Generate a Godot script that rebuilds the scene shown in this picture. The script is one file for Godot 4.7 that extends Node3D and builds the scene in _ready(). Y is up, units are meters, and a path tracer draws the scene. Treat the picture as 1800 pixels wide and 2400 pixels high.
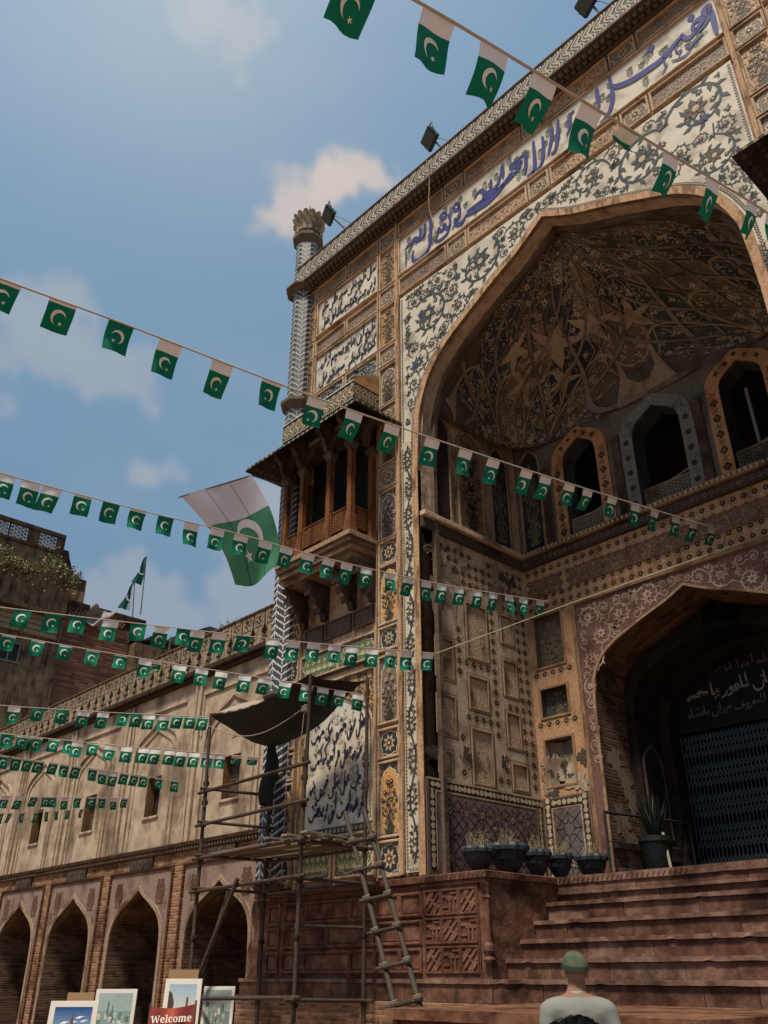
extends Node3D

const XC := -6.36            # centre line of the gateway
var rng := RandomNumberGenerator.new()
var M := {}                  # materials
var origin_of := {}          # node -> world origin, so that meshes are written in world metres
var used := {}


func _ready() -> void:
	rng.seed = 20260814
	make_stage()
	make_materials()
	make_ground()
	make_gateway()
	make_gallery()
	make_houses()
	make_stairs()
	make_objects()
	make_scaffold()
	make_bunting()
	make_people()


# ---------------------------------------------------------------- mesh builder
class MB:
	var v := PackedVector3Array()
	var n := PackedVector3Array()
	var c := PackedColorArray()
	var col := Color.WHITE
	var T := Transform3D.IDENTITY
	var warp: Callable
	var lay := 0.004

	func tri(a: Vector3, b: Vector3, d: Vector3) -> void:      # counter-clockwise as seen from the front
		if warp.is_valid():
			a = warp.call(a)
			b = warp.call(b)
			d = warp.call(d)
		a = T * a
		b = T * b
		d = T * d
		var k := (b - a).cross(d - a)
		if k.length_squared() < 1e-14:
			return
		k = k.normalized()
		v.append(a)
		v.append(d)
		v.append(b)
		for i in 3:
			n.append(k)
			c.append(col)

	func smooth(a: Vector3, na: Vector3, b: Vector3, nb: Vector3, d: Vector3, nd: Vector3) -> void:
		if (b - a).cross(d - a).length_squared() < 1e-14:
			return
		v.append(T * a)
		v.append(T * d)
		v.append(T * b)
		n.append((T.basis * na).normalized())
		n.append((T.basis * nd).normalized())
		n.append((T.basis * nb).normalized())
		for i in 3:
			c.append(col)

	func quad(a: Vector3, b: Vector3, d: Vector3, e: Vector3) -> void:
		tri(a, b, d)
		tri(a, d, e)

	func box(lo: Vector3, hi: Vector3, bev := 0.0) -> void:
		if bev > 0.0:
			var r := [lo, lo + Vector3.ONE * bev, hi - Vector3.ONE * bev, hi]
			# six faces inset, twelve chamfers, eight corners
			for ax in 3:
				var p := (ax + 1) % 3
				var q := (ax + 2) % 3
				for s in 2:
					var o := PackedVector3Array()
					for k in [[1, 1], [2, 1], [2, 2], [1, 2]]:
						var w := Vector3.ZERO
						w[ax] = r[3 * s][ax]
						w[p] = r[k[0]][p]
						w[q] = r[k[1]][q]
						o.append(w)
					if s == 1:
						quad(o[0], o[1], o[2], o[3])
					else:
						quad(o[3], o[2], o[1], o[0])
			for ax in 3:
				var p := (ax + 1) % 3
				var q := (ax + 2) % 3
				for s in 2:
					for t in 2:
						var o := PackedVector3Array()
						for k in [[0, 1], [0, 2], [1, 2], [1, 1]]:
							var w := Vector3.ZERO
							w[ax] = r[k[1]][ax]
							w[p] = r[(3 * s) if k[0] == 0 else (2 if s == 1 else 1)][p]
							w[q] = r[(2 if t == 1 else 1) if k[0] == 0 else 3 * t][q]
							o.append(w)
						if s == t:
							quad(o[3], o[2], o[1], o[0])
						else:
							quad(o[0], o[1], o[2], o[3])
			return
		var a := Vector3(lo.x, lo.y, lo.z)
		var b := Vector3(hi.x, lo.y, lo.z)
		var d := Vector3(hi.x, hi.y, lo.z)
		var e := Vector3(lo.x, hi.y, lo.z)
		var f := Vector3(lo.x, lo.y, hi.z)
		var g := Vector3(hi.x, lo.y, hi.z)
		var h := Vector3(hi.x, hi.y, hi.z)
		var i := Vector3(lo.x, hi.y, hi.z)
		quad(f, g, h, i)
		quad(b, a, e, d)
		quad(g, b, d, h)
		quad(a, f, i, e)
		quad(i, h, d, e)
		quad(a, b, g, f)

	func poly(pts: PackedVector2Array, z := 0.0) -> void:     # filled outline in the plane z
		var ix := Geometry2D.triangulate_polygon(pts)
		var flip := Geometry2D.is_polygon_clockwise(pts)
		for k in range(0, ix.size(), 3):
			var a := pts[ix[k]]
			var b := pts[ix[k + 1]]
			var d := pts[ix[k + 2]]
			if (b - a).cross(d - a) < 0.0:
				var t := b
				b = d
				d = t
			tri(Vector3(a.x, a.y, z), Vector3(b.x, b.y, z), Vector3(d.x, d.y, z))

	func fan(pts: PackedVector2Array, z := 0.0) -> void:      # convex or star-shaped about its mean
		var m := Vector2.ZERO
		for p in pts:
			m += p
		m /= pts.size()
		for k in pts.size():
			var a := pts[k]
			var b := pts[(k + 1) % pts.size()]
			if (a - m).cross(b - m) < 0.0:
				tri(Vector3(m.x, m.y, z), Vector3(b.x, b.y, z), Vector3(a.x, a.y, z))
			else:
				tri(Vector3(m.x, m.y, z), Vector3(a.x, a.y, z), Vector3(b.x, b.y, z))

	func area(pts: PackedVector2Array) -> float:
		var s := 0.0
		for k in pts.size():
			s += pts[k].cross(pts[(k + 1) % pts.size()])
		return s

	func prism(pts: PackedVector2Array, z0: float, z1: float, cap := true) -> void:      # an outline pushed from z0 (back) to z1 (front)
		if cap:
			var ix := Geometry2D.triangulate_polygon(pts)
			for k in range(0, ix.size(), 3):
				var a := pts[ix[k]]
				var b := pts[ix[k + 1]]
				var d := pts[ix[k + 2]]
				if (b - a).cross(d - a) < 0.0:
					var t := b
					b = d
					d = t
				tri(Vector3(a.x, a.y, z1), Vector3(b.x, b.y, z1), Vector3(d.x, d.y, z1))
				tri(Vector3(a.x, a.y, z0), Vector3(d.x, d.y, z0), Vector3(b.x, b.y, z0))
		var ccw := area(pts) > 0.0
		for k in pts.size():
			var a := pts[k]
			var b := pts[(k + 1) % pts.size()]
			if not ccw:
				var t := a
				a = b
				b = t
			quad(Vector3(a.x, a.y, z0), Vector3(b.x, b.y, z0), Vector3(b.x, b.y, z1), Vector3(a.x, a.y, z1))

	func ring(outer: PackedVector2Array, inner: PackedVector2Array, z: float) -> void:
		for k in outer.size():
			var j := (k + 1) % outer.size()
			var a := outer[k]
			var b := outer[j]
			var d := inner[j]
			var e := inner[k]
			if (b - a).cross(d - a) < 0.0:
				quad(Vector3(a.x, a.y, z), Vector3(e.x, e.y, z), Vector3(d.x, d.y, z), Vector3(b.x, b.y, z))
			else:
				quad(Vector3(a.x, a.y, z), Vector3(b.x, b.y, z), Vector3(d.x, d.y, z), Vector3(e.x, e.y, z))

	func tube(pts: PackedVector3Array, r0: float, r1 := -1.0, sides := 8, capped := true) -> void:
		if r1 < 0.0:
			r1 = r0
		var rings := []
		var dirs := []
		var last_x := Vector3.ZERO
		for i in pts.size():
			var d := (pts[mini(i + 1, pts.size() - 1)] - pts[maxi(i - 1, 0)]).normalized()
			var up := Vector3.UP if absf(d.y) < 0.95 else Vector3.RIGHT
			var x := d.cross(up).normalized() if last_x == Vector3.ZERO else (last_x - d * last_x.dot(d)).normalized()
			last_x = x
			var y := d.cross(x).normalized()
			var r := lerpf(r0, r1, float(i) / maxf(1.0, pts.size() - 1))
			var ro := PackedVector3Array()
			var rn := PackedVector3Array()
			for k in sides:
				var a := TAU * k / sides
				rn.append(x * cos(a) + y * sin(a))
				ro.append(pts[i] + rn[k] * r)
			rings.append(ro)
			dirs.append(rn)
		for i in pts.size() - 1:
			for k in sides:
				var j := (k + 1) % sides
				smooth(rings[i][k], dirs[i][k], rings[i][j], dirs[i][j], rings[i + 1][j], dirs[i + 1][j])
				smooth(rings[i][k], dirs[i][k], rings[i + 1][j], dirs[i + 1][j], rings[i + 1][k], dirs[i + 1][k])
		if capped:
			for e in [0, pts.size() - 1]:
				for k in range(1, sides - 1):
					if e == 0:
						tri(rings[e][0], rings[e][k + 1], rings[e][k])
					else:
						tri(rings[e][0], rings[e][k], rings[e][k + 1])

	func lathe(at: Vector3, prof: PackedVector2Array, sides := 16, phase := 0.0, flat := false, flute := 0.0, flutes := 0) -> void:   # profile of (radius, height) from the bottom up
		for i in prof.size() - 1:
			var p := prof[i]
			var q := prof[i + 1]
			var slope := (q - p)
			var nn := Vector2(slope.y, -slope.x).normalized()
			for k in sides:
				var a := TAU * k / sides + phase
				var b := TAU * (k + 1) / sides + phase
				var fa := 1.0 + flute * cos(a * flutes)
				var fb := 1.0 + flute * cos(b * flutes)
				var ca := Vector3(cos(a), 0, -sin(a))
				var cb := Vector3(cos(b), 0, -sin(b))
				var p0 := at + ca * p.x * fa + Vector3.UP * p.y
				var p1 := at + cb * p.x * fb + Vector3.UP * p.y
				var q1 := at + cb * q.x * fb + Vector3.UP * q.y
				var q0 := at + ca * q.x * fa + Vector3.UP * q.y
				if flat or flute > 0.0:
					quad(p0, p1, q1, q0)
				else:
					var na := ca * nn.x + Vector3.UP * nn.y
					var nb := cb * nn.x + Vector3.UP * nn.y
					smooth(p0, na, p1, nb, q1, nb)
					smooth(p0, na, q1, nb, q0, na)

	func grid(f: Callable, nu: int, nv: int) -> void:          # f(u, v) -> point, smooth shaded
		var p := []
		for j in nv + 1:
			var row := PackedVector3Array()
			for i in nu + 1:
				row.append(f.call(float(i) / nu, float(j) / nv))
			p.append(row)
		var nr := []
		for j in nv + 1:
			var row := PackedVector3Array()
			for i in nu + 1:
				var du: Vector3 = p[j][mini(i + 1, nu)] - p[j][maxi(i - 1, 0)]
				var dv: Vector3 = p[mini(j + 1, nv)][i] - p[maxi(j - 1, 0)][i]
				row.append(du.cross(dv).normalized())
			nr.append(row)
		for j in nv:
			for i in nu:
				smooth(p[j][i], nr[j][i], p[j][i + 1], nr[j][i + 1], p[j + 1][i + 1], nr[j + 1][i + 1])
				smooth(p[j][i], nr[j][i], p[j + 1][i + 1], nr[j + 1][i + 1], p[j + 1][i], nr[j + 1][i])

	# ---- flat ornament, drawn in (u, v), each layer a few millimetres above the last
	func ribbon(pts: PackedVector2Array, w0: float, w1: float, layer: float) -> void:
		var m := pts.size()
		var l := PackedVector2Array()
		var r := PackedVector2Array()
		for i in m:
			var d := (pts[mini(i + 1, m - 1)] - pts[maxi(i - 1, 0)]).normalized()
			var t := float(i) / (m - 1)
			var w := lerpf(w0, w1, t) * 0.5
			var o := Vector2(-d.y, d.x) * w
			l.append(pts[i] + o)
			r.append(pts[i] - o)
		var z := layer * lay
		for i in m - 1:
			quad(Vector3(r[i].x, r[i].y, z), Vector3(r[i + 1].x, r[i + 1].y, z), Vector3(l[i + 1].x, l[i + 1].y, z), Vector3(l[i].x, l[i].y, z))

	func brush(pts: PackedVector2Array, w: float, layer: float) -> void:      # a stroke that swells in the middle and thins at both ends
		var m := pts.size()
		var l := PackedVector2Array()
		var r := PackedVector2Array()
		for i in m:
			var d := (pts[mini(i + 1, m - 1)] - pts[maxi(i - 1, 0)]).normalized()
			var t := float(i) / (m - 1)
			var k := (0.42 + 0.58 * sin(PI * clampf(t * 0.9 + 0.08, 0.0, 1.0))) * (0.8 + 0.3 * absf(d.dot(Vector2(0.80, -0.6))))
			var o := Vector2(-d.y, d.x) * w * 0.5 * k
			l.append(pts[i] + o)
			r.append(pts[i] - o)
		var z := layer * lay
		for i in m - 1:
			quad(Vector3(r[i].x, r[i].y, z), Vector3(r[i + 1].x, r[i + 1].y, z), Vector3(l[i + 1].x, l[i + 1].y, z), Vector3(l[i].x, l[i].y, z))

	func nib(pts: PackedVector2Array, ang: float, w: float, thin: float, layer: float) -> void:      # a broad pen held at one angle
		var m := pts.size()
		var o := Vector2(cos(ang), sin(ang)) * w * 0.5
		var z := layer * lay
		for i in m - 1:
			var a := pts[i]
			var b := pts[i + 1]
			var d := (b - a).normalized()
			var across := absf(d.cross(o.normalized()))
			var e := Vector2(-d.y, d.x) * maxf(thin * 0.5, across * w * 0.5)
			var s := o if across > 0.3 else e
			if (b - a).cross(s) < 0.0:
				s = -s
			quad(Vector3(a.x - s.x, a.y - s.y, z), Vector3(b.x - s.x, b.y - s.y, z), Vector3(b.x + s.x, b.y + s.y, z), Vector3(a.x + s.x, a.y + s.y, z))

	func leaf(p: Vector2, ang: float, ln: float, wd: float, layer: float) -> void:
		var d := Vector2(cos(ang), sin(ang))
		var q := Vector2(-d.y, d.x)
		var z := layer * lay
		var a := p + d * ln * 0.35 - q * wd * 0.5
		var b := p + d * ln
		var e := p + d * ln * 0.45 + q * wd * 0.5
		tri(Vector3(p.x, p.y, z), Vector3(a.x, a.y, z), Vector3(b.x, b.y, z))
		tri(Vector3(p.x, p.y, z), Vector3(b.x, b.y, z), Vector3(e.x, e.y, z))

	func flower(p: Vector2, r: float, petals: int, layer: float, heart: Color, turn := 0.0) -> void:
		var own := col
		for k in petals:
			leaf(p, turn + TAU * k / petals, r, r * 4.2 / petals, layer)
		col = heart
		var z := (layer + 1.0) * lay
		for k in 6:
			var a := TAU * k / 6
			var b := TAU * (k + 1) / 6
			tri(Vector3(p.x, p.y, z), Vector3(p.x + cos(a) * r * 0.3, p.y + sin(a) * r * 0.3, z), Vector3(p.x + cos(b) * r * 0.3, p.y + sin(b) * r * 0.3, z))
		col = own

	func rect(x0: float, y0: float, x1: float, y1: float, layer: float) -> void:
		var z := layer * lay
		quad(Vector3(x0, y0, z), Vector3(x1, y0, z), Vector3(x1, y1, z), Vector3(x0, y1, z))

	func diamond(p: Vector2, rx: float, ry: float, layer: float) -> void:
		var z := layer * lay
		quad(Vector3(p.x - rx, p.y, z), Vector3(p.x, p.y - ry, z), Vector3(p.x + rx, p.y, z), Vector3(p.x, p.y + ry, z))


# ---------------------------------------------------------------- nodes
func soft(hex: String) -> Color:                            # aged, dusty version of a colour
	var c := Color.html(hex)
	var g := c.r * 0.35 + c.g * 0.5 + c.b * 0.15
	return c.lerp(Color(g, g, g), 0.24)


func lin(hex: String) -> Color:
	return soft(hex).srgb_to_linear()


func vary(hue: Color, amount: float) -> Color:
	var k := 1.0 + rng.randf_range(-amount, amount)
	return Color(hue.r * k, hue.g * k * (1.0 + rng.randf_range(-amount, amount) * 0.15), hue.b * k * (1.0 + rng.randf_range(-amount, amount) * 0.25))


func name_for(called: String, parent: Node) -> String:
	if parent != self:
		return called
	if not used.has(called):
		used[called] = 0
		return called
	used[called] += 1
	return "%s_%03d" % [called, used[called]]


func tag(o: Node, label := "", category := "", group := "", kind := "") -> Node:
	if label: o.set_meta("label", label)
	if category: o.set_meta("category", category)
	if group: o.set_meta("group", group)
	if kind: o.set_meta("kind", kind)
	return o


func thing(called: String, label: String, category: String, at: Vector3, group := "") -> Node3D:
	var o := Node3D.new()
	o.name = name_for(called, self)
	add_child(o, true)
	o.position = at
	origin_of[o] = at
	tag(o, label, category, group)
	return o


func holder(called: String, parent: Node) -> Node3D:      # a part that is a set of sub-parts
	var o := Node3D.new()
	o.name = called
	parent.add_child(o, true)
	origin_of[o] = origin_of.get(parent, Vector3.ZERO)
	return o


func put(called: String, mb: MB, m: Material, parent: Node = self, kind := "") -> MeshInstance3D:
	var o := MeshInstance3D.new()
	o.name = name_for(called, parent)
	var org: Vector3 = origin_of.get(parent, Vector3.ZERO)
	var a := []
	a.resize(Mesh.ARRAY_MAX)
	if org != Vector3.ZERO:
		var moved := mb.v.duplicate()
		for i in moved.size():
			moved[i] = moved[i] - org
		a[Mesh.ARRAY_VERTEX] = moved
	else:
		a[Mesh.ARRAY_VERTEX] = mb.v
	a[Mesh.ARRAY_NORMAL] = mb.n
	a[Mesh.ARRAY_COLOR] = mb.c
	if mb.v.size() > 0:
		var am := ArrayMesh.new()
		am.add_surface_from_arrays(Mesh.PRIMITIVE_TRIANGLES, a)
		am.surface_set_material(0, m)
		o.mesh = am
	parent.add_child(o, true)
	origin_of[o] = org
	if kind: o.set_meta("kind", kind)
	return o


func B(hue := Color.WHITE) -> MB:
	var m := MB.new()
	m.col = hue
	return m


func box_part(called: String, lo: Vector3, hi: Vector3, m: Material, parent: Node, hue := Color.WHITE, bev := 0.0) -> MeshInstance3D:
	var b := B(hue)
	b.box(lo, hi, bev)
	return put(called, b, m, parent)


# ---------------------------------------------------------------- curves
const ARCH := [[1.0, 0.0], [0.985, 0.235], [0.967, 0.348], [0.887, 0.512], [0.747, 0.634], [0.568, 0.726], [0.369, 0.818], [0.179, 0.898], [0.0, 1.0]]


func arch_points(cx: float, a: float, spring: float, apex: float, steps := 3) -> PackedVector2Array:   # left springing over the point to the right one
	var half := PackedVector2Array()
	for i in ARCH.size() - 1:
		var p0: Array = ARCH[maxi(i - 1, 0)]
		var p1: Array = ARCH[i]
		var p2: Array = ARCH[i + 1]
		var p3: Array = ARCH[mini(i + 2, ARCH.size() - 1)]
		for s in steps:
			var t := float(s) / steps
			half.append(Vector2(cubic_interpolate(p1[0], p2[0], p0[0], p3[0], t), cubic_interpolate(p1[1], p2[1], p0[1], p3[1], t)))
	var o := PackedVector2Array()
	for p in half:
		o.append(Vector2(cx - p.x * a, spring + p.y * (apex - spring)))
	o.append(Vector2(cx, apex))
	for k in half.size():
		var p := half[half.size() - 1 - k]
		o.append(Vector2(cx + p.x * a, spring + p.y * (apex - spring)))
	return o


func arch_y(x: float, cx: float, a: float, spring: float, apex: float) -> float:
	var t := absf(x - cx) / a
	if t >= 1.0:
		return spring
	for i in ARCH.size() - 1:
		if t <= ARCH[i][0] and t >= ARCH[i + 1][0]:
			var k: float = (ARCH[i][0] - t) / maxf(1e-6, ARCH[i][0] - ARCH[i + 1][0])
			return spring + (apex - spring) * lerpf(ARCH[i][1], ARCH[i + 1][1], k)
	return apex


func arch_half(h: float) -> float:                            # half width at a height, both from 0 to 1
	for i in ARCH.size() - 1:
		if h >= ARCH[i][1] and h <= ARCH[i + 1][1]:
			return lerpf(ARCH[i][0], ARCH[i + 1][0], (h - ARCH[i][1]) / (ARCH[i + 1][1] - ARCH[i][1]))
	return 0.0 if h > 1.0 else 1.0


# a wall in the plane z with arched or square openings {cx, a, y0, spring, apex}; faces +z
func wall_with(mb: MB, x0: float, x1: float, y0: float, y1: float, z: float, ops: Array) -> void:
	var xs := [x0, x1]
	for o in ops:
		var m := 24 if o.apex > o.spring else 1
		for k in m + 1:
			var t := -cos(PI * k / m) if m > 1 else -1.0 + 2.0 * k
			xs.append(clampf(o.cx + o.a * t, x0, x1))
	xs.sort()
	for i in xs.size() - 1:
		var l: float = xs[i]
		var r: float = xs[i + 1]
		if r - l < 1e-5:
			continue
		var mid := (l + r) * 0.5
		var cl := y0
		var cr := y0
		var hit := ops.filter(func(o): return absf(mid - o.cx) < o.a)
		hit.sort_custom(func(p, q): return p.y0 < q.y0)
		for o in hit:
			if o.y0 > cl + 1e-4:
				mb.quad(Vector3(l, cl, z), Vector3(r, cr, z), Vector3(r, o.y0, z), Vector3(l, o.y0, z))
			cl = arch_y(l, o.cx, o.a, o.spring, o.apex) if o.apex > o.spring else o.spring
			cr = arch_y(r, o.cx, o.a, o.spring, o.apex) if o.apex > o.spring else o.spring
		mb.quad(Vector3(l, cl, z), Vector3(r, cr, z), Vector3(r, y1, z), Vector3(l, y1, z))


# the inside faces of an opening, from z0 (back) to z1 (front)
func reveal(mb: MB, o: Dictionary, z0: float, z1: float, sill := true) -> void:
	var pts := PackedVector2Array([Vector2(o.cx - o.a, o.y0)])
	if o.apex > o.spring:
		pts.append_array(arch_points(o.cx, o.a, o.spring, o.apex))
	else:
		pts.append(Vector2(o.cx - o.a, o.spring))
		pts.append(Vector2(o.cx + o.a, o.spring))
	pts.append(Vector2(o.cx + o.a, o.y0))
	for i in pts.size() - 1:
		var p := pts[i]
		var q := pts[i + 1]
		mb.quad(Vector3(p.x, p.y, z1), Vector3(p.x, p.y, z0), Vector3(q.x, q.y, z0), Vector3(q.x, q.y, z1))
	if sill:
		mb.quad(Vector3(o.cx - o.a, o.y0, z1), Vector3(o.cx + o.a, o.y0, z1), Vector3(o.cx + o.a, o.y0, z0), Vector3(o.cx - o.a, o.y0, z0))


func arch_band(mb: MB, cx: float, a: float, y0: float, spring: float, apex: float, wide: float, z0: float, z1: float) -> void:   # a raised strip round an opening
	var inner := PackedVector2Array([Vector2(cx - a, y0)])
	inner.append_array(arch_points(cx, a, spring, apex))
	inner.append(Vector2(cx + a, y0))
	var outer := PackedVector2Array([Vector2(cx - a - wide, y0)])
	outer.append_array(arch_points(cx, a + wide, spring, apex + wide * 1.05))
	outer.append(Vector2(cx + a + wide, y0))
	for i in inner.size() - 1:
		var p := inner[i]
		var q := inner[i + 1]
		var r := outer[i + 1]
		var s := outer[i]
		mb.quad(Vector3(p.x, p.y, z1), Vector3(q.x, q.y, z1), Vector3(r.x, r.y, z1), Vector3(s.x, s.y, z1)) if (q - p).cross(r - p) > 0.0 else mb.quad(Vector3(p.x, p.y, z1), Vector3(s.x, s.y, z1), Vector3(r.x, r.y, z1), Vector3(q.x, q.y, z1))
		mb.quad(Vector3(s.x, s.y, z1), Vector3(r.x, r.y, z1), Vector3(r.x, r.y, z0), Vector3(s.x, s.y, z0))
		mb.quad(Vector3(p.x, p.y, z1), Vector3(p.x, p.y, z0), Vector3(q.x, q.y, z0), Vector3(q.x, q.y, z1))


func rect_frame(mb: MB, x0: float, y0: float, x1: float, y1: float, wide: float, z0: float, z1: float) -> void:      # four bars round a panel, mitred
	var o := PackedVector2Array([Vector2(x0 - wide, y0 - wide), Vector2(x1 + wide, y0 - wide), Vector2(x1 + wide, y1 + wide), Vector2(x0 - wide, y1 + wide)])
	var i := PackedVector2Array([Vector2(x0, y0), Vector2(x1, y0), Vector2(x1, y1), Vector2(x0, y1)])
	var c := minf(wide, z1 - z0) * 0.25
	var oc := PackedVector2Array([o[0] + Vector2(c, c), o[1] + Vector2(-c, c), o[2] + Vector2(-c, -c), o[3] + Vector2(c, -c)])
	var ic := PackedVector2Array([i[0] - Vector2(c, c), i[1] - Vector2(-c, c), i[2] - Vector2(-c, -c), i[3] - Vector2(c, -c)])
	mb.ring(oc, ic, z1)
	for k in 4:
		var j := (k + 1) % 4
		mb.quad(Vector3(oc[k].x, oc[k].y, z1), Vector3(o[k].x, o[k].y, z1 - c), Vector3(o[j].x, o[j].y, z1 - c), Vector3(oc[j].x, oc[j].y, z1))
		mb.quad(Vector3(o[k].x, o[k].y, z1 - c), Vector3(o[k].x, o[k].y, z0), Vector3(o[j].x, o[j].y, z0), Vector3(o[j].x, o[j].y, z1 - c))
		mb.quad(Vector3(ic[k].x, ic[k].y, z1), Vector3(ic[j].x, ic[j].y, z1), Vector3(i[j].x, i[j].y, z1 - c), Vector3(i[k].x, i[k].y, z1 - c))
		mb.quad(Vector3(i[k].x, i[k].y, z1 - c), Vector3(i[j].x, i[j].y, z1 - c), Vector3(i[j].x, i[j].y, z0), Vector3(i[k].x, i[k].y, z0))


# transform that maps (u, v, layer) onto a wall: "front" faces +z, "left" is a wall facing +x (u runs to the back), "right" faces -x
func on_front(x: float, y: float, z: float) -> Transform3D:
	return Transform3D(Basis.IDENTITY, Vector3(x, y, z))


func on_plus_x(x: float) -> Transform3D:                      # u = -z, v = y, faces +x
	return Transform3D(Basis(Vector3(0, 0, -1), Vector3.UP, Vector3.RIGHT), Vector3(x, 0, 0))


func on_minus_x(x: float) -> Transform3D:                     # u = z, v = y, faces -x
	return Transform3D(Basis(Vector3(0, 0, 1), Vector3.UP, Vector3.LEFT), Vector3(x, 0, 0))


# ---------------------------------------------------------------- camera, sky, sun
func make_stage() -> void:
	var cam := Camera3D.new()
	cam.name = "camera"
	add_child(cam)
	var hd := deg_to_rad(43.198)
	var pit := deg_to_rad(28.294)
	var eye := Vector3(0, 1.6, 10)
	cam.look_at_from_position(eye, eye + Vector3(-cos(hd) * cos(pit), sin(pit), -sin(hd) * cos(pit)), Vector3.UP)
	cam.fov = 61.56
	cam.near = 0.05
	cam.far = 600.0
	cam.current = true

	var env := Environment.new()
	env.background_mode = Environment.BG_SKY
	env.tonemap_mode = Environment.TONE_MAPPER_LINEAR
	env.tonemap_exposure = 1.4
	env.sdfgi_enabled = true
	env.ssao_enabled = true
	env.ssil_enabled = true
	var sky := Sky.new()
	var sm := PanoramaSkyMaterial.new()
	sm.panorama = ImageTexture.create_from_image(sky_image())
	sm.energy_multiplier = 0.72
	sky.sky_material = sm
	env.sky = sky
	var we := WorldEnvironment.new()
	we.name = "world_environment"
	we.environment = env
	add_child(we)

	var sun := DirectionalLight3D.new()
	sun.name = "sun"
	add_child(sun)
	sun.look_at_from_position(Vector3.ZERO, -Vector3(0.13, 0.89, 0.43), Vector3.RIGHT)
	sun.light_energy = 1.3
	sun.light_color = Color(1.0, 0.95, 0.87)
	sun.light_angular_distance = 9.0
	sun.shadow_enabled = true


func sky_image() -> Image:
	var w := 1024
	var h := 512
	var im := Image.create(w, h, false, Image.FORMAT_RGBAF)
	var big := FastNoiseLite.new()
	big.seed = 5
	big.frequency = 1.6
	big.fractal_octaves = 6
	big.fractal_gain = 0.55
	var puff := FastNoiseLite.new()
	puff.seed = 11
	puff.frequency = 5.5
	puff.fractal_octaves = 6
	puff.fractal_gain = 0.55
	var to_sun := Vector3(0.13, 0.89, 0.43).normalized()
	# cumulus banks: direction, angular half width, half height, strength
	var banks := []
	for k in SKY_CLOUDS:
		banks.append([Vector3(k[0], k[1], k[2]).normalized(), k[3], k[4], k[5]])
	var zenith := Color(0.185, 0.30, 0.45)
	var middle := Color(0.175, 0.30, 0.445)
	var low := Color(0.165, 0.262, 0.40)
	var haze := Color(0.24, 0.30, 0.38)
	var glow_dir := Vector3(-0.50, 0.87, -0.17).normalized()
	for j in h:
		var el := PI * (0.5 - (j + 0.5) / h)
		var y := sin(el)
		var ce := cos(el)
		for i in w:
			var a := TAU * (i + 0.5) / w
			var d := Vector3(sin(a) * ce, y, -cos(a) * ce)
			var k := clampf(y, 0.0, 1.0)
			var s := haze.lerp(low, smoothstep(0.0, 0.16, k))
			s = s.lerp(middle, smoothstep(0.12, 0.5, k))
			s = s.lerp(zenith, smoothstep(0.6, 1.0, k))
			if y < 0.0:
				s = haze.lerp(Color(0.16, 0.14, 0.12), smoothstep(0.0, -0.15, y))
			elif y > -0.05:
				# the bright veil high on the left and thin drifting haze everywhere
				var g := maxf(0.0, d.dot(glow_dir))
				var n := big.get_noise_3d(d.x * 1.2, d.y * 2.2, d.z * 1.2) * 0.5 + 0.5
				var veil := pow(g, 22.0) * (0.3 + 0.75 * n) * 0.45 + pow(g, 70.0) * 0.25
				s = s.lerp(Color(0.46, 0.51, 0.535), clampf(veil, 0.0, 0.8))
				var wisp := smoothstep(0.52, 0.85, n) * 0.16
				s = s.lerp(Color(0.40, 0.42, 0.48), wisp * smoothstep(0.02, 0.2, y))
				var den := 0.0
				for b in banks:
					var c: Vector3 = b[0]
					if d.dot(c) < 0.8:
						continue
					var right := c.cross(Vector3.UP).normalized()
					var up := right.cross(c)
					var u: float = d.dot(right) / b[1]
					var v: float = d.dot(up) / b[2]
					var r := sqrt(u * u + v * v)
					var q := puff.get_noise_3d(d.x * 2.0, d.y * 2.0, d.z * 2.0) * 1.15
					den = maxf(den, smoothstep(1.0, 0.45, r + q * 1.1) * b[3])
				s = s.lerp(Color(0.60, 0.53, 0.49), clampf(den, 0.0, 1.0))
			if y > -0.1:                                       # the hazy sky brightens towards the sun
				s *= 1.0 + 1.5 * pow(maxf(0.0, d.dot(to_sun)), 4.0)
			im.set_pixel(i, j, s)
	return im


# ---------------------------------------------------------------- materials
var tex := {}


func noise_tex(key: String, freq: float, oct: int, lo: float, hi: float, cell := false, w := 512, h := 512, gain := 0.5) -> NoiseTexture2D:
	var n := FastNoiseLite.new()
	n.seed = key.hash() % 10000
	n.noise_type = FastNoiseLite.TYPE_CELLULAR if cell else FastNoiseLite.TYPE_SIMPLEX_SMOOTH
	n.frequency = freq
	n.fractal_octaves = oct
	n.fractal_gain = gain
	var t := NoiseTexture2D.new()
	t.width = w
	t.height = h
	t.seamless = true
	t.seamless_blend_skirt = 0.25
	t.normalize = true
	t.noise = n
	var g := Gradient.new()
	g.set_color(0, Color(lo, lo, lo))
	g.set_color(1, Color(hi, hi, hi))
	t.color_ramp = g
	tex[key] = t
	return t


func ramp_tex(key: String, freq: float, oct: int, stops: Array, w := 512, h := 512) -> NoiseTexture2D:    # stops: [offset, hex]
	var t := noise_tex(key, freq, oct, 0, 1, false, w, h, 0.58)
	var g := Gradient.new()
	g.offsets = PackedFloat32Array()
	var off := PackedFloat32Array()
	var cols := PackedColorArray()
	for s in stops:
		off.append(s[0])
		cols.append(Color.html(s[1]))
	g.offsets = off
	g.colors = cols
	t.color_ramp = g
	return t


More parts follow.
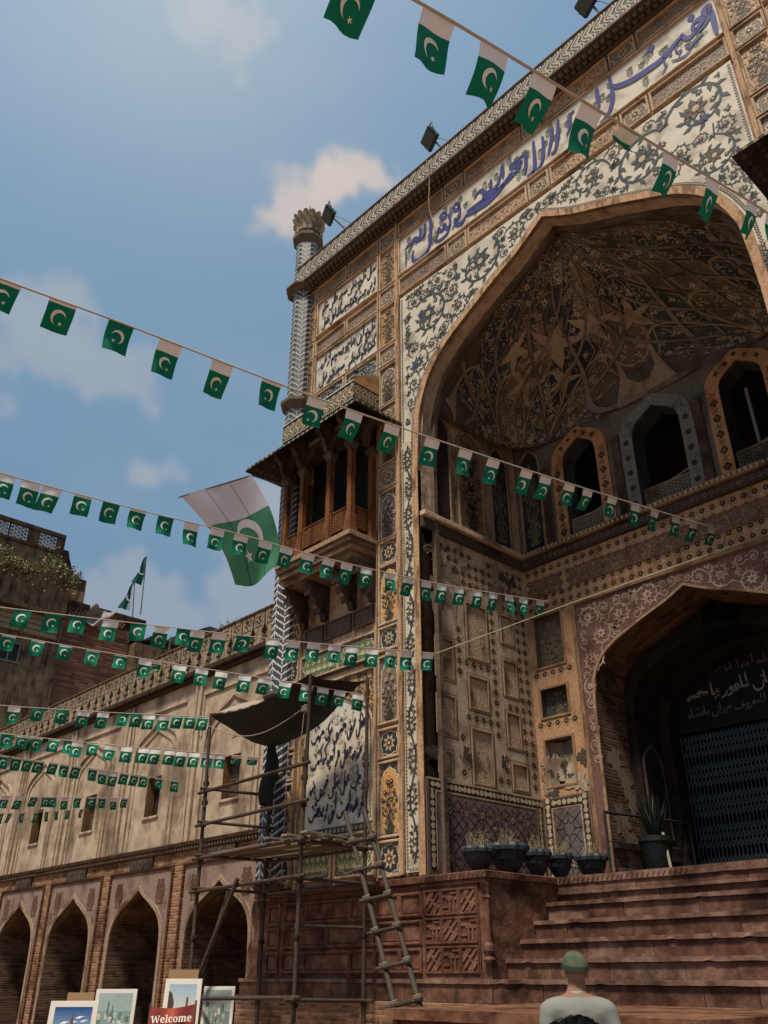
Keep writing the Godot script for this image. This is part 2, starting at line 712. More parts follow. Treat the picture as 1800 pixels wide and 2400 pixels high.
func brick_images() -> void:
	# thin hand-made bricks: 1.6 m by 0.8 m of wall, 8 stretchers by 14 courses, every brick its own tone
	var w := 768
	var h := 384
	var tone := Image.create(w, h, false, Image.FORMAT_RGB8)
	var high := Image.create(w, h, false, Image.FORMAT_L8)
	var r := RandomNumberGenerator.new()
	r.seed = 77
	var n := FastNoiseLite.new()
	n.seed = 3
	n.frequency = 0.05
	n.fractal_octaves = 4
	var courses := 14
	var per := 8
	var tones := []
	for j in courses:
		var row := []
		for i in per + 1:
			row.append(r.randf_range(0.62, 1.0))
		tones.append(row)
	for y in h:
		var fy := float(y) / h * courses
		var j := int(fy) % courses
		for x in w:
			var wob := n.get_noise_2d(x, y)
			var fx := float(x) / w * per + (0.5 if j % 2 == 1 else 0.0) + wob * 0.03
			var i := int(floor(fx)) % per
			var gy = fy - floor(fy) + wob * 0.06
			var gx = fx - floor(fx)
			var edge := minf(minf(gx, 1.0 - gx) * 4.2, minf(gy, 1.0 - gy) * 1.1)
			var face := smoothstep(0.07, 0.2, edge)
			var k: float = tones[j][i] * (0.9 + 0.25 * n.get_noise_2d(x * 3.1, y * 3.1))
			var mortar := 0.78 + 0.15 * wob
			var c := Color(1.0, 0.87, 0.77) * clampf(k, 0.3, 1.0)
			c = Color(mortar, mortar * 0.92, mortar * 0.82).lerp(c, face)
			tone.set_pixel(x, y, c)
			high.set_pixel(x, y, Color(face * (0.8 + 0.2 * k), 0, 0))
	tex["brick"] = ImageTexture.create_from_image(tone)
	tex["brick_high"] = ImageTexture.create_from_image(high)


func mat(key: String, hex: String, o := {}) -> StandardMaterial3D:
	var m := StandardMaterial3D.new()
	m.resource_name = key
	m.albedo_color = soft(hex)
	m.roughness = o.get("rough", 0.85)
	m.metallic = o.get("metal", 0.0)
	m.metallic_specular = o.get("spec", 0.3)
	m.vertex_color_use_as_albedo = true
	m.uv1_triplanar = true
	m.uv1_world_triplanar = true
	m.uv1_triplanar_sharpness = 4.0
	var sc: float = o.get("scale", 0.7)
	m.uv1_scale = o.get("scale3", Vector3(sc, sc, sc))
	if o.has("tex"):
		m.albedo_texture = tex[o.tex]
	if o.has("bump"):
		m.heightmap_enabled = true
		m.heightmap_texture = tex[o.bump]
		m.heightmap_scale = o.get("relief", 0.5)
	if o.has("stain"):
		m.detail_enabled = true
		m.detail_blend_mode = BaseMaterial3D.BLEND_MODE_MUL
		m.detail_uv_layer = BaseMaterial3D.DETAIL_UV_2
		m.detail_albedo = tex[o.stain]
		m.uv2_triplanar = true
		m.uv2_world_triplanar = true
		m.uv2_triplanar_sharpness = 4.0
		m.uv2_scale = o.get("stain_scale", Vector3(0.16, 0.16, 0.16))
	if o.has("back"):
		m.backlight_enabled = true
		m.backlight = o.back
		m.cull_mode = BaseMaterial3D.CULL_DISABLED
	M[key] = m
	return m


func make_materials() -> void:
	noise_tex("grain", 0.03, 5, 0.78, 1.0)
	noise_tex("fine", 0.09, 4, 0.88, 1.0)
	noise_tex("high", 0.035, 6, 0.0, 1.0)
	noise_tex("rough_high", 0.016, 6, 0.0, 1.0, false, 512, 512, 0.62)
	ramp_tex("stain", 0.010, 6, [[0.0, "6e6660"], [0.32, "b4aca4"], [0.5, "eeeae6"], [1.0, "ffffff"]])
	ramp_tex("faint", 0.010, 6, [[0.0, "a49c94"], [0.3, "d4cec8"], [0.5, "f6f4f0"], [1.0, "ffffff"]])
	ramp_tex("streak", 0.020, 6, [[0.0, "6a625a"], [0.34, "c0b8ae"], [0.52, "f4f0ec"], [1.0, "ffffff"]])
	ramp_tex("mottle", 0.014, 6, [[0.0, "9a8880"], [0.35, "c0aca2"], [0.6, "e0d0c6"], [1.0, "fbf2ea"]])
	ramp_tex("plaster", 0.012, 6, [[0.0, "bcb2a8"], [0.4, "dfd8d0"], [0.6, "f4eee8"], [1.0, "ffffff"]])
	brick_images()
	var tall := Vector3(0.9, 0.10, 0.9)                    # drips: stretched down the wall
	mat("buff", "cba984", {"tex": "grain", "bump": "high", "relief": 0.5, "stain": "stain", "stain_scale": Vector3(0.3, 0.2, 0.3)})
	mat("band", "c99a6c", {"tex": "grain", "bump": "high", "relief": 0.4, "stain": "streak", "stain_scale": Vector3(0.5, 0.12, 0.5)})
	mat("tile", "ffffff", {"tex": "fine", "scale": 1.1, "rough": 0.42, "spec": 0.4, "stain": "faint", "stain_scale": Vector3(0.28, 0.28, 0.28)})
	mat("ink", "ffffff", {"tex": "fine", "scale": 1.6, "rough": 0.5})
	mat("fresco", "ffffff", {"tex": "grain", "scale": 0.9, "rough": 0.9, "stain": "faint", "stain_scale": Vector3(0.33, 0.25, 0.33)})
	mat("old_plaster", "bda88c", {"tex": "plaster", "scale": 0.55, "bump": "rough_high", "relief": 0.8, "stain": "faint", "stain_scale": Vector3(0.24, 0.16, 0.24)})
	mat("dark_stone", "ffffff", {"tex": "grain", "bump": "rough_high", "relief": 0.8, "stain": "stain"})
	mat("dark_stone_brown", "5e4c40", {"tex": "grain", "bump": "high", "relief": 0.5})
	mat("old_plaster_dark", "8a7c70", {"tex": "plaster", "scale": 0.4, "bump": "rough_high", "relief": 1.0, "stain": "stain", "stain_scale": Vector3(0.4, 0.4, 0.4)})
	mat("gate_iron", "46535a", {"tex": "fine", "scale": 3.0, "rough": 0.5, "metal": 0.3})
	mat("sandstone", "957768", {"tex": "mottle", "scale": 0.42, "bump": "rough_high", "relief": 1.3, "stain": "stain", "stain_scale": Vector3(0.22, 0.2, 0.22)})
	mat("cream", "b8a68e", {"tex": "plaster", "scale": 0.33, "bump": "rough_high", "relief": 0.5, "stain": "stain", "stain_scale": Vector3(0.13, 0.05, 0.13)})
	mat("cloth_body", "ffffff", {"tex": "fine", "scale": 5.0, "rough": 0.9})
	mat("glossy", "ffffff", {"rough": 0.15, "spec": 0.5})
	mat("banner_white", "ece4da", {"rough": 0.8})
	M.banner_white.vertex_color_use_as_albedo = false
	mat("cream_dark", "b09474", {"tex": "plaster", "scale": 0.33})
	mat("marble", "ffffff", {"tex": "plaster", "scale": 1.2, "rough": 0.4, "stain": "stain", "stain_scale": Vector3(0.6, 0.6, 0.6)})
	mat("parapet_stone", "a08a6e", {"tex": "grain", "bump": "high", "relief": 0.5, "stain": "streak", "stain_scale": Vector3(0.6, 0.2, 0.6)})
	mat("brick", "b89c84", {"tex": "brick", "scale3": Vector3(0.625, 1.25, 0.625), "bump": "brick_high", "relief": 0.9, "stain": "stain", "stain_scale": Vector3(0.2, 0.2, 0.2)})
	mat("dark_brick", "86746a", {"tex": "brick", "scale3": Vector3(0.625, 1.25, 0.625), "bump": "brick_high", "relief": 0.9, "stain": "stain", "stain_scale": Vector3(0.2, 0.2, 0.2)})
	mat("house_brick", "a0766a", {"tex": "brick", "scale3": Vector3(0.25, 0.5, 0.25), "bump": "brick_high", "relief": 2.0})
	mat("cement", "b4a894", {"tex": "plaster", "scale": 0.2, "bump": "rough_high", "relief": 1.0, "stain": "streak", "stain_scale": Vector3(0.25, 0.07, 0.25)})
	mat("paint", "ffffff", {"tex": "fine", "scale": 1.3, "rough": 0.6})
	mat("wood", "ffffff", {"tex": "grain", "scale3": Vector3(6, 0.8, 6), "rough": 0.7})
	mat("rust_pipe", "544a42", {"tex": "mottle", "scale": 3.0, "rough": 0.7, "bump": "high", "relief": 0.1})
	mat("iron", "2c2e30", {"tex": "fine", "scale": 3.0, "rough": 0.55})
	mat("cloth", "ffffff", {"tex": "fine", "scale": 4.0, "rough": 0.9})
	mat("flag_cloth", "ffffff", {"rough": 0.75, "back": Color(0.3, 0.3, 0.3)})
	mat("cord", "d8d0c6", {"rough": 0.8, "back": Color(0.5, 0.48, 0.45)})
	mat("tarp", "ffffff", {"tex": "fine", "scale": 3.0, "rough": 0.8})
	mat("leafy", "ffffff", {"rough": 0.6, "back": Color(0.15, 0.18, 0.06)})
	mat("skin", "ffffff", {"tex": "fine", "scale": 7.0, "rough": 0.55})
	mat("hair", "ffffff", {"rough": 0.7, "spec": 0.12})
	mat("pot", "ffffff", {"tex": "stain", "scale3": Vector3(3.0, 1.2, 3.0), "rough": 0.45, "bump": "high", "relief": 0.4})


func make_ground() -> void:
	var b := B(lin("a89480"))
	b.quad(Vector3(-260, 0, 200), Vector3(260, 0, 200), Vector3(260, 0, -260), Vector3(-260, 0, -260))
	tag(put("ground", b, mat("ground_earth", "ffffff", {"tex": "mottle", "scale": 0.3, "bump": "rough_high", "relief": 1.0})), "", "", "", "structure")
	b = B(lin("cdb49c"))
	b.quad(Vector3(-40, 0.006, 14), Vector3(22, 0.006, 14), Vector3(22, 0.006, -0.4), Vector3(-40, 0.006, -0.4))
	tag(put("pavement", b, mat("paving", "ffffff", {"tex": "brick", "scale3": Vector3(0.5, 0.5, 1.0), "bump": "brick_high", "relief": 0.8})), "", "", "", "structure")


const SKY_CLOUDS := [
	[-0.509, 0.759, -0.407, 0.062, 0.04, 1.0],
	[-0.538, 0.74, -0.402, 0.055, 0.045, 0.85],
	[-0.485, 0.765, -0.423, 0.035, 0.035, 0.9],
	[-0.531, 0.762, -0.371, 0.05, 0.02, 0.5],
	[-0.78, 0.588, -0.213, 0.13, 0.06, 0.3],
	[-0.778, 0.577, -0.247, 0.06, 0.04, 0.22],
	[-0.745, 0.591, -0.307, 0.06, 0.035, 0.25],
	[-0.785, 0.494, -0.373, 0.035, 0.022, 0.33],
	[-0.852, 0.365, -0.375, 0.1, 0.05, 0.28],
	[-0.826, 0.367, -0.428, 0.08, 0.05, 0.28],
	[-0.766, 0.38, -0.518, 0.12, 0.06, 0.28],
	[-0.715, 0.479, -0.509, 0.05, 0.05, 0.35],
	[-0.485, 0.837, -0.254, 0.07, 0.05, 0.3],
	[-0.495, 0.84, -0.221, 0.08, 0.06, 0.2],
	[0.086, 0.182, 0.98, 0.15, 0.05, 0.33],
	[-0.547, 0.741, 0.389, 0.22, 0.09, 0.41],
	[0.459, 0.184, 0.869, 0.12, 0.1, 0.71],
	[0.257, 0.675, -0.692, 0.11, 0.06, 0.61],
	[0.719, 0.169, -0.675, 0.18, 0.08, 0.55],
	[0.389, 0.461, 0.798, 0.1, 0.1, 0.73],
	[0.713, 0.529, -0.46, 0.23, 0.09, 0.55],
	[-0.718, 0.547, 0.431, 0.15, 0.05, 0.45],
	[0.38, 0.134, -0.915, 0.09, 0.08, 0.44],
	[-0.343, 0.782, 0.52, 0.11, 0.06, 0.4]
]


# the broad pen strokes of the great inscription over the arch: pen width, then points along the stroke (metres on the wall)
const THULUTH := [
	[0.05, [Vector2(-9.98, 15.83), Vector2(-9.97, 15.60), Vector2(-9.98, 15.36)]],
	[0.12, [Vector2(-9.37, 16.21), Vector2(-9.37, 16.01), Vector2(-9.46, 15.86), Vector2(-9.59, 15.88), Vector2(-9.67, 15.99), Vector2(-9.74, 15.97), Vector2(-9.82, 15.94), Vector2(-9.91, 15.95), Vector2(-9.99, 15.86)]],
	[0.1, [Vector2(-9.52, 16.20), Vector2(-9.51, 16.02), Vector2(-9.59, 15.90)]],
	[0.13, [Vector2(-9.21, 16.29), Vector2(-9.20, 15.98), Vector2(-9.22, 15.65), Vector2(-9.27, 15.42), Vector2(-9.42, 15.31), Vector2(-9.60, 15.29), Vector2(-9.74, 15.38), Vector2(-9.77, 15.56), Vector2(-9.73, 15.68)]],
	[0.1, [Vector2(-8.78, 16.12), Vector2(-8.86, 16.10), Vector2(-8.90, 16.05), Vector2(-8.83, 15.95), Vector2(-8.75, 15.96), Vector2(-8.76, 16.07), Vector2(-8.72, 15.97)]],
	[0.1, [Vector2(-8.67, 15.94), Vector2(-8.63, 15.73), Vector2(-8.67, 15.57), Vector2(-8.76, 15.61), Vector2(-8.80, 15.75), Vector2(-8.84, 15.63), Vector2(-8.92, 15.65), Vector2(-8.97, 15.76), Vector2(-8.99, 15.63), Vector2(-9.09, 15.48)]],
	[0.09, [Vector2(-8.65, 15.60), Vector2(-8.73, 15.43), Vector2(-8.92, 15.39), Vector2(-9.09, 15.45)]],
	[0.1, [Vector2(-8.39, 16.07), Vector2(-8.46, 16.09), Vector2(-8.52, 15.99), Vector2(-8.45, 15.89), Vector2(-8.37, 15.92), Vector2(-8.39, 16.05), Vector2(-8.35, 15.81), Vector2(-8.39, 15.66), Vector2(-8.49, 15.55), Vector2(-8.59, 15.43)]],
	[0.13, [Vector2(-8.20, 15.52), Vector2(-8.30, 15.43), Vector2(-8.42, 15.45), Vector2(-8.49, 15.56), Vector2(-8.50, 15.70)]],
	[0.18, [Vector2(-6.93, 15.76), Vector2(-7.07, 15.66), Vector2(-7.31, 15.53), Vector2(-7.59, 15.45), Vector2(-7.87, 15.48), Vector2(-8.15, 15.52), Vector2(-8.18, 15.49)]],
	[0.07, [Vector2(-7.71, 15.71), Vector2(-7.71, 15.52)]],
	[0.12, [Vector2(-7.18, 16.13), Vector2(-7.24, 15.87), Vector2(-7.37, 15.69), Vector2(-7.54, 15.68), Vector2(-7.67, 15.75), Vector2(-7.73, 15.88), Vector2(-7.84, 15.91), Vector2(-7.95, 15.81)]],
	[0.08, [Vector2(-7.48, 16.01), Vector2(-7.49, 15.79), Vector2(-7.57, 15.69)]],
	[0.07, [Vector2(-7.15, 16.19), Vector2(-7.15, 15.93), Vector2(-7.18, 15.76)]],
	[0.12, [Vector2(-6.61, 15.99), Vector2(-6.84, 15.97), Vector2(-6.97, 15.93), Vector2(-6.85, 15.84), Vector2(-6.71, 15.84), Vector2(-6.83, 15.70), Vector2(-7.07, 15.61), Vector2(-7.37, 15.57), Vector2(-7.78, 15.61), Vector2(-8.17, 15.62)]],
	[0.11, [Vector2(-6.57, 15.99), Vector2(-6.60, 15.68), Vector2(-6.64, 15.43)]],
	[0.11, [Vector2(-6.37, 16.14), Vector2(-6.38, 15.74), Vector2(-6.41, 15.41), Vector2(-6.51, 15.33), Vector2(-6.60, 15.35)]],
	[0.11, [Vector2(-6.15, 16.08), Vector2(-6.16, 15.73), Vector2(-6.22, 15.45), Vector2(-6.32, 15.33), Vector2(-6.48, 15.34)]],
	[0.11, [Vector2(-5.90, 16.10), Vector2(-5.97, 15.78), Vector2(-6.08, 15.47)]],
	[0.11, [Vector2(-5.76, 16.20), Vector2(-5.80, 15.91), Vector2(-5.84, 15.66), Vector2(-5.92, 15.46), Vector2(-6.01, 15.45)]],
	[0.1, [Vector2(-5.39, 16.11), Vector2(-5.47, 16.08), Vector2(-5.53, 15.96), Vector2(-5.54, 15.76), Vector2(-5.63, 15.61)]],
	[0.11, [Vector2(-4.87, 16.21), Vector2(-4.88, 15.98), Vector2(-4.88, 15.70)]],
	[0.12, [Vector2(-4.59, 16.27), Vector2(-4.58, 15.93), Vector2(-4.60, 15.66), Vector2(-4.68, 15.45), Vector2(-4.76, 15.36), Vector2(-4.87, 15.30), Vector2(-4.92, 15.32)]],
	[0.17, [Vector2(-4.58, 15.98), Vector2(-4.41, 15.84), Vector2(-4.18, 15.75), Vector2(-3.92, 15.71), Vector2(-3.67, 15.69), Vector2(-3.46, 15.75), Vector2(-3.30, 15.84), Vector2(-3.16, 15.90)]],
	[0.13, [Vector2(-3.17, 15.94), Vector2(-3.13, 15.78), Vector2(-3.05, 15.71), Vector2(-2.95, 15.75), Vector2(-2.86, 15.81), Vector2(-2.78, 15.88), Vector2(-2.83, 15.97), Vector2(-2.92, 15.97), Vector2(-2.97, 15.88), Vector2(-2.91, 15.74)]],
	[0.14, [Vector2(-2.60, 16.04), Vector2(-2.64, 16.11), Vector2(-2.72, 16.09), Vector2(-2.73, 16.00), Vector2(-2.67, 15.95), Vector2(-2.62, 15.98), Vector2(-2.68, 15.83), Vector2(-2.77, 15.73), Vector2(-2.89, 15.68)]],
	[0.13, [Vector2(-2.60, 15.92), Vector2(-2.62, 15.66), Vector2(-2.63, 15.31)]],
	[0.05, [Vector2(-3.09, 15.59), Vector2(-3.13, 15.55), Vector2(-3.08, 15.46), Vector2(-3.04, 15.49), Vector2(-2.94, 15.53), Vector2(-2.84, 15.56), Vector2(-2.75, 15.57)]],
	[0.05, [Vector2(-3.07, 15.45), Vector2(-3.18, 15.38), Vector2(-3.32, 15.41), Vector2(-3.44, 15.49)]],
	[0.05, [Vector2(-3.26, 15.75), Vector2(-3.32, 15.70), Vector2(-3.31, 15.59), Vector2(-3.22, 15.58)]],
	[0.05, [Vector2(-3.23, 15.57), Vector2(-3.31, 15.48)]],
	[0.05, [Vector2(-3.54, 15.73), Vector2(-3.56, 15.59), Vector2(-3.55, 15.44)]],
	[0.04, [Vector2(-3.50, 15.51), Vector2(-3.60, 15.39), Vector2(-3.65, 15.37)]],
]
const THULUTH_DOTS := [[Vector2(-2.95, 16.14), 0.11], [Vector2(-3.73, 16.16), 0.12], [Vector2(-3.43, 15.65), 0.06]]


# bunting: label, flag width, points along the cord (the first two and the last give its run), places of the flags along it
const STRINGS := [
	["nearest bunting string, its large flags crossing the sky and inscription at the top right", 0.26, [Vector3(-1.87, 6.17, 7.95), Vector3(-1.85, 6.34, 7.49), Vector3(-1.82, 6.71, 6.5), Vector3(-1.79, 7.11, 5.43), Vector3(-1.75, 7.66, 4.02)], [-0.108, 0.03, 0.146, 0.271, 0.404, 0.529, 0.679, 0.859, 1.058, 1.171], [Vector3(-1.95, 5.55, 9.6), Vector3(-1.72, 8.3, 2.4), Vector3(-1.7, 9.3, 0.62)]],
	["bunting string that runs from the left edge past the balcony to the recess windows", 0.225, [Vector3(-5.64, 6.31, 8.76), Vector3(-5.62, 6.45, 7.7), Vector3(-5.6, 6.62, 6.21), Vector3(-5.58, 6.84, 4.63), Vector3(-5.54, 7.28, 1.91), Vector3(-5.5, 7.65, -0.21), Vector3(-5.45, 8.31, -3.8)], [0.005, 0.04, 0.08, 0.117, 0.159, 0.203, 0.247, 0.286, 0.329, 0.379, 0.423, 0.463, 0.514, 0.545, 0.586, 0.619, 0.667, 0.714, 0.757, 0.807, 0.852, 0.9, 0.943, 0.99], [Vector3(-5.66, 6.25, 9.6)]],
	["bunting string crossing in front of the big flag and balcony base", 0.2, [Vector3(-8.39, 6.23, 7.64), Vector3(-8.34, 6.28, 6.74), Vector3(-8.29, 6.36, 5.74), Vector3(-8.24, 6.46, 4.71), Vector3(-8.17, 6.54, 3.33), Vector3(-8.06, 6.76, 1.24), Vector3(-7.93, 7.14, -1.25)], [0.007, 0.037, 0.063, 0.101, 0.138, 0.175, 0.214, 0.252, 0.291, 0.33, 0.37, 0.406, 0.446, 0.484, 0.518, 0.557, 0.605, 0.644, 0.685, 0.72, 0.762, 0.807, 0.847, 0.889, 0.928, 0.977], [Vector3(-8.43, 6.2, 8.6)]],
	["bunting string from the brick house across the green tile panels", 0.21, [Vector3(-10.84, 5.74, 6.55), Vector3(-10.34, 5.84, 4.72), Vector3(-9.76, 5.97, 2.58), Vector3(-9.14, 6.17, 0.3)], [0.043, 0.1, 0.15, 0.214, 0.271, 0.32, 0.369, 0.399, 0.448, 0.505, 0.573, 0.624, 0.674, 0.727, 0.773, 0.826, 0.879, 0.922, 0.983], [Vector3(-11.1, 5.7, 7.5)]],
	["bunting string that passes over the brick house to the top of the tarpaulin", 0.2, [Vector3(-12.95, 6.14, 5.8), Vector3(-12.08, 5.99, 3.75), Vector3(-11.12, 5.86, 1.5), Vector3(-10.69, 5.78, 0.5)], [0.023, 0.096, 0.167, 0.238, 0.311, 0.377, 0.404, 0.472, 0.533, 0.588, 0.655, 0.712, 0.773, 0.837, 0.885, 0.937, 0.992], [Vector3(-13.4, 6.25, 6.8)]],
	["bunting string tied to the left end of the black tarpaulin", 0.2, [Vector3(-15.37, 5.74, 4.74), Vector3(-14.66, 5.78, 3.1), Vector3(-13.94, 5.85, 1.45)], [0.064, 0.177, 0.285, 0.389, 0.482, 0.581, 0.644, 0.709, 0.784, 0.849, 0.912, 0.978], [Vector3(-15.9, 5.75, 6.0)]],
	["bunting string across the blind arches ending beside the turret", 0.2, [Vector3(-16.06, 5.43, 4.4), Vector3(-14.95, 5.32, 2.45), Vector3(-13.74, 5.24, 0.35)], [0.026, 0.083, 0.136, 0.2, 0.257, 0.288, 0.346, 0.415, 0.477, 0.543, 0.589, 0.645, 0.691, 0.741, 0.794, 0.842, 0.91, 0.975], [Vector3(-16.7, 5.5, 5.6)]],
	["bunting string slanting down over the blind arches, below the turret one", 0.2, [Vector3(-17.24, 5.31, 3.9), Vector3(-17.36, 5.35, 2.01), Vector3(-17.51, 5.4, -0.3)], [0.013, 0.077, 0.133, 0.189, 0.259, 0.317, 0.377, 0.467, 0.521, 0.581, 0.643, 0.7, 0.753, 0.842, 0.942], [Vector3(-17.1, 5.3, 5.2)]],
	["lower level bunting string above the third gallery window", 0.19, [Vector3(-19.1, 4.9, 3.07), Vector3(-19.76, 5.33, -0.3)], [0.036, 0.128, 0.228, 0.312, 0.362, 0.455, 0.55, 0.655, 0.741, 0.837, 0.927], [Vector3(-18.7, 4.7, 5.0)]],
	["lowest and shortest bunting string over the leftmost gallery windows", 0.19, [Vector3(-19.76, 4.66, 2.76), Vector3(-22.31, 5.39, -0.3)], [0.018, 0.09, 0.231, 0.381, 0.501, 0.622, 0.77, 0.958], [Vector3(-18.0, 4.3, 5.0)]],
]

const BIG_FLAG := [Vector3(-13.15, 9.68, 2.99), Vector3(-12.09, 10.04, 2.14), Vector3(-12.08, 8.35, 1.35), Vector3(-12.98, 8.14, 1.70)]


# ---------------------------------------------------------------- painted and inlaid ornament (flat print, cut as thin shapes)
func curl(mb: MB, p: Vector2, r: float, a0: float, turn: float, w: float, layer: float, leafc: Color, stemc: Color, bloom: Color, heart: Color) -> Vector2:
	var pts := PackedVector2Array()
	var m := 22
	for i in m + 1:
		var t := float(i) / m
		var a := a0 + turn * t * TAU * 1.15
		var rr := r * (1.0 - 0.78 * t)
		pts.append(p + Vector2(cos(a), sin(a)) * rr)
	mb.col = stemc
	mb.ribbon(pts, w, w * 0.45, layer)
	mb.col = leafc
	for i in range(1, m - 1):
		var d := (pts[i + 1] - pts[i - 1]).angle()
		var side := -1.0 if i % 2 == 0 else 1.0
		mb.leaf(pts[i], d + side * turn * 0.85, r * 0.36, r * 0.15, layer + 1)
		if r > 0.25 and i % 4 == 0:
			var q := pts[i] + Vector2(cos(d + side * 1.5), sin(d + side * 1.5)) * r * 0.24
			mb.flower(q, r * 0.13, 6, layer + 1, heart, a0)
			mb.col = leafc
	mb.col = bloom
	mb.flower(p + Vector2(cos(a0 + turn * 7.0), sin(a0 + turn * 7.0)) * r * 0.1, r * 0.40, 7, layer + 2, heart, a0)
	mb.col = stemc
	mb.flower(p + Vector2(cos(a0 + turn * 7.0), sin(a0 + turn * 7.0)) * r * 0.1, r * 0.2, 5, layer + 2.4, heart, a0 + 0.4)
	return pts[0]


func arabesque(mb: MB, x0: float, y0: float, x1: float, y1: float, inside: Callable, sizes: Array, layer: float, stemc: Color, leafc: Color, blooms: Array, heart: Color, fill := 1.0) -> void:
	var put_at := []
	for r in sizes:
		for k in int(fill * (x1 - x0) * (y1 - y0) / (r * r) * 3.0) + 6:
			var p := Vector2(rng.randf_range(x0, x1), rng.randf_range(y0, y1))
			if not inside.call(p, r * 0.82):
				continue
			var free := true
			for q in put_at:
				if p.distance_to(q[0]) < (r + q[1]) * 0.93:
					free = false
					break
			if free:
				put_at.append([p, r])
	for q in put_at:
		var near: Variant = null
		var best := 1e9
		for o in put_at:
			var d: float = q[0].distance_to(o[0])
			if o != q and o[1] >= q[1] and d < best:
				best = d
				near = o
		var a0 := rng.randf() * TAU
		var turn := 1.0 if rng.randf() < 0.5 else -1.0
		if near != null and best < 1.4:
			a0 = (near[0] - q[0]).angle() + turn * 0.8
		var start := curl(mb, q[0], q[1], a0, turn, maxf(0.02, q[1] * 0.12), layer, vary(leafc, 0.12), stemc, blooms[rng.randi() % blooms.size()], heart)
		if near != null and best < 1.4:
			var e: Vector2 = near[0] + (start - near[0]).normalized() * near[1] * 0.9
			var mid: Vector2 = (start + e) * 0.5 + (e - start).orthogonal() * 0.25 * turn
			mb.col = stemc
			mb.ribbon(PackedVector2Array([start, start.lerp(mid, 0.55), mid, mid.lerp(e, 0.6), e]), maxf(0.016, q[1] * 0.09), maxf(0.014, q[1] * 0.07), layer)
	# small sprigs in what is left
	for k in int(fill * (x1 - x0) * (y1 - y0) * 130.0):
		var p := Vector2(rng.randf_range(x0, x1), rng.randf_range(y0, y1))
		if not inside.call(p, 0.045):
			continue
		var gap := 1e9
		for q in put_at:
			gap = minf(gap, p.distance_to(q[0]) - q[1])
		if gap < 0.02:
			continue
		var a := rng.randf() * TAU
		mb.col = vary(leafc, 0.15)
		mb.leaf(p, a, 0.12, 0.05, layer + 1)
		mb.leaf(p, a + 1.2, 0.10, 0.04, layer + 1)
		mb.leaf(p, a - 1.0, 0.08, 0.035, layer + 1)
		if k % 5 == 0:
			mb.col = blooms[0]
			mb.flower(p, 0.05, 6, layer + 2, heart, a)


func plant(mb: MB, w: float, h: float, layer: float, stemc: Color, leafc: Color, bloom: Color, heart: Color, n := 7) -> void:    # a flowering bush rising from the foot of a panel
	var cx := w * 0.5
	var s := minf(w, h * 0.6)
	for k in n:
		var t := (float(k) / (n - 1) - 0.5) * 2.0
		var top := Vector2(cx + t * w * 0.36, h * (0.92 - 0.34 * t * t - 0.06 * (k % 2)))
		var pts := PackedVector2Array()
		for i in 9:
			var u := i / 8.0
			pts.append(Vector2(lerpf(cx + t * s * 0.08, top.x, pow(u, 1.5)), h * 0.05 + (top.y - h * 0.05) * u))
		mb.col = stemc
		mb.ribbon(pts, s * 0.035, s * 0.018, layer)
		mb.col = leafc
		for i in range(1, 8):
			var side := 1.0 if i % 2 == 0 else -1.0
			mb.leaf(pts[i], PI / 2 + side * 0.85 - t * 0.4, s * 0.20, s * 0.065, layer + 1)
		mb.col = bloom
		mb.flower(top, s * 0.11, 6, layer + 2, heart, t)
		if k % 2 == 0:
			mb.flower(pts[5] + Vector2(t * s * 0.12, 0), s * 0.075, 6, layer + 2, heart, t)
	mb.col = leafc
	for k in 9:
		var a := lerpf(0.25, PI - 0.25, k / 8.0)
		mb.leaf(Vector2(cx, h * 0.03), a, s * (0.3 + 0.12 * (k % 2)), s * 0.07, layer + 1)


func foil(cx: float, cy: float, rx: float, ry: float, lobes := 8, depth := 0.07, square := 0.62) -> PackedVector2Array:
	var o := PackedVector2Array()
	for k in 48:
		var a := TAU * k / 48
		var c := cos(a)
		var s := sin(a)
		var q := 1.0 + depth * cos(a * lobes)
		o.append(Vector2(cx + signf(c) * pow(absf(c), square) * rx * q, cy + signf(s) * pow(absf(s), square) * ry * q))
	return o


func niche(w: float, h: float, m: float) -> PackedVector2Array:         # a tall field with a cusped ogee head
	var o := PackedVector2Array([Vector2(m, m), Vector2(w - m, m)])
	var right := [[1.0, 0.70], [0.90, 0.76], [0.96, 0.81], [0.72, 0.85], [0.62, 0.90], [0.32, 0.92], [0.0, 0.985]]
	for p in right:
		o.append(Vector2(w * 0.5 + (w * 0.5 - m) * p[0], m + (h - 2 * m) * p[1]))
	for k in range(right.size() - 2, -1, -1):
		var p: Array = right[k]
		o.append(Vector2(w * 0.5 - (w * 0.5 - m) * p[0], m + (h - 2 * m) * p[1]))
	return o


func outline(mb: MB, pts: PackedVector2Array, w: float, layer: float) -> void:
	var closed := pts.duplicate()
	closed.append(pts[0])
	closed.append(pts[1])
	mb.ribbon(closed, w, w, layer)


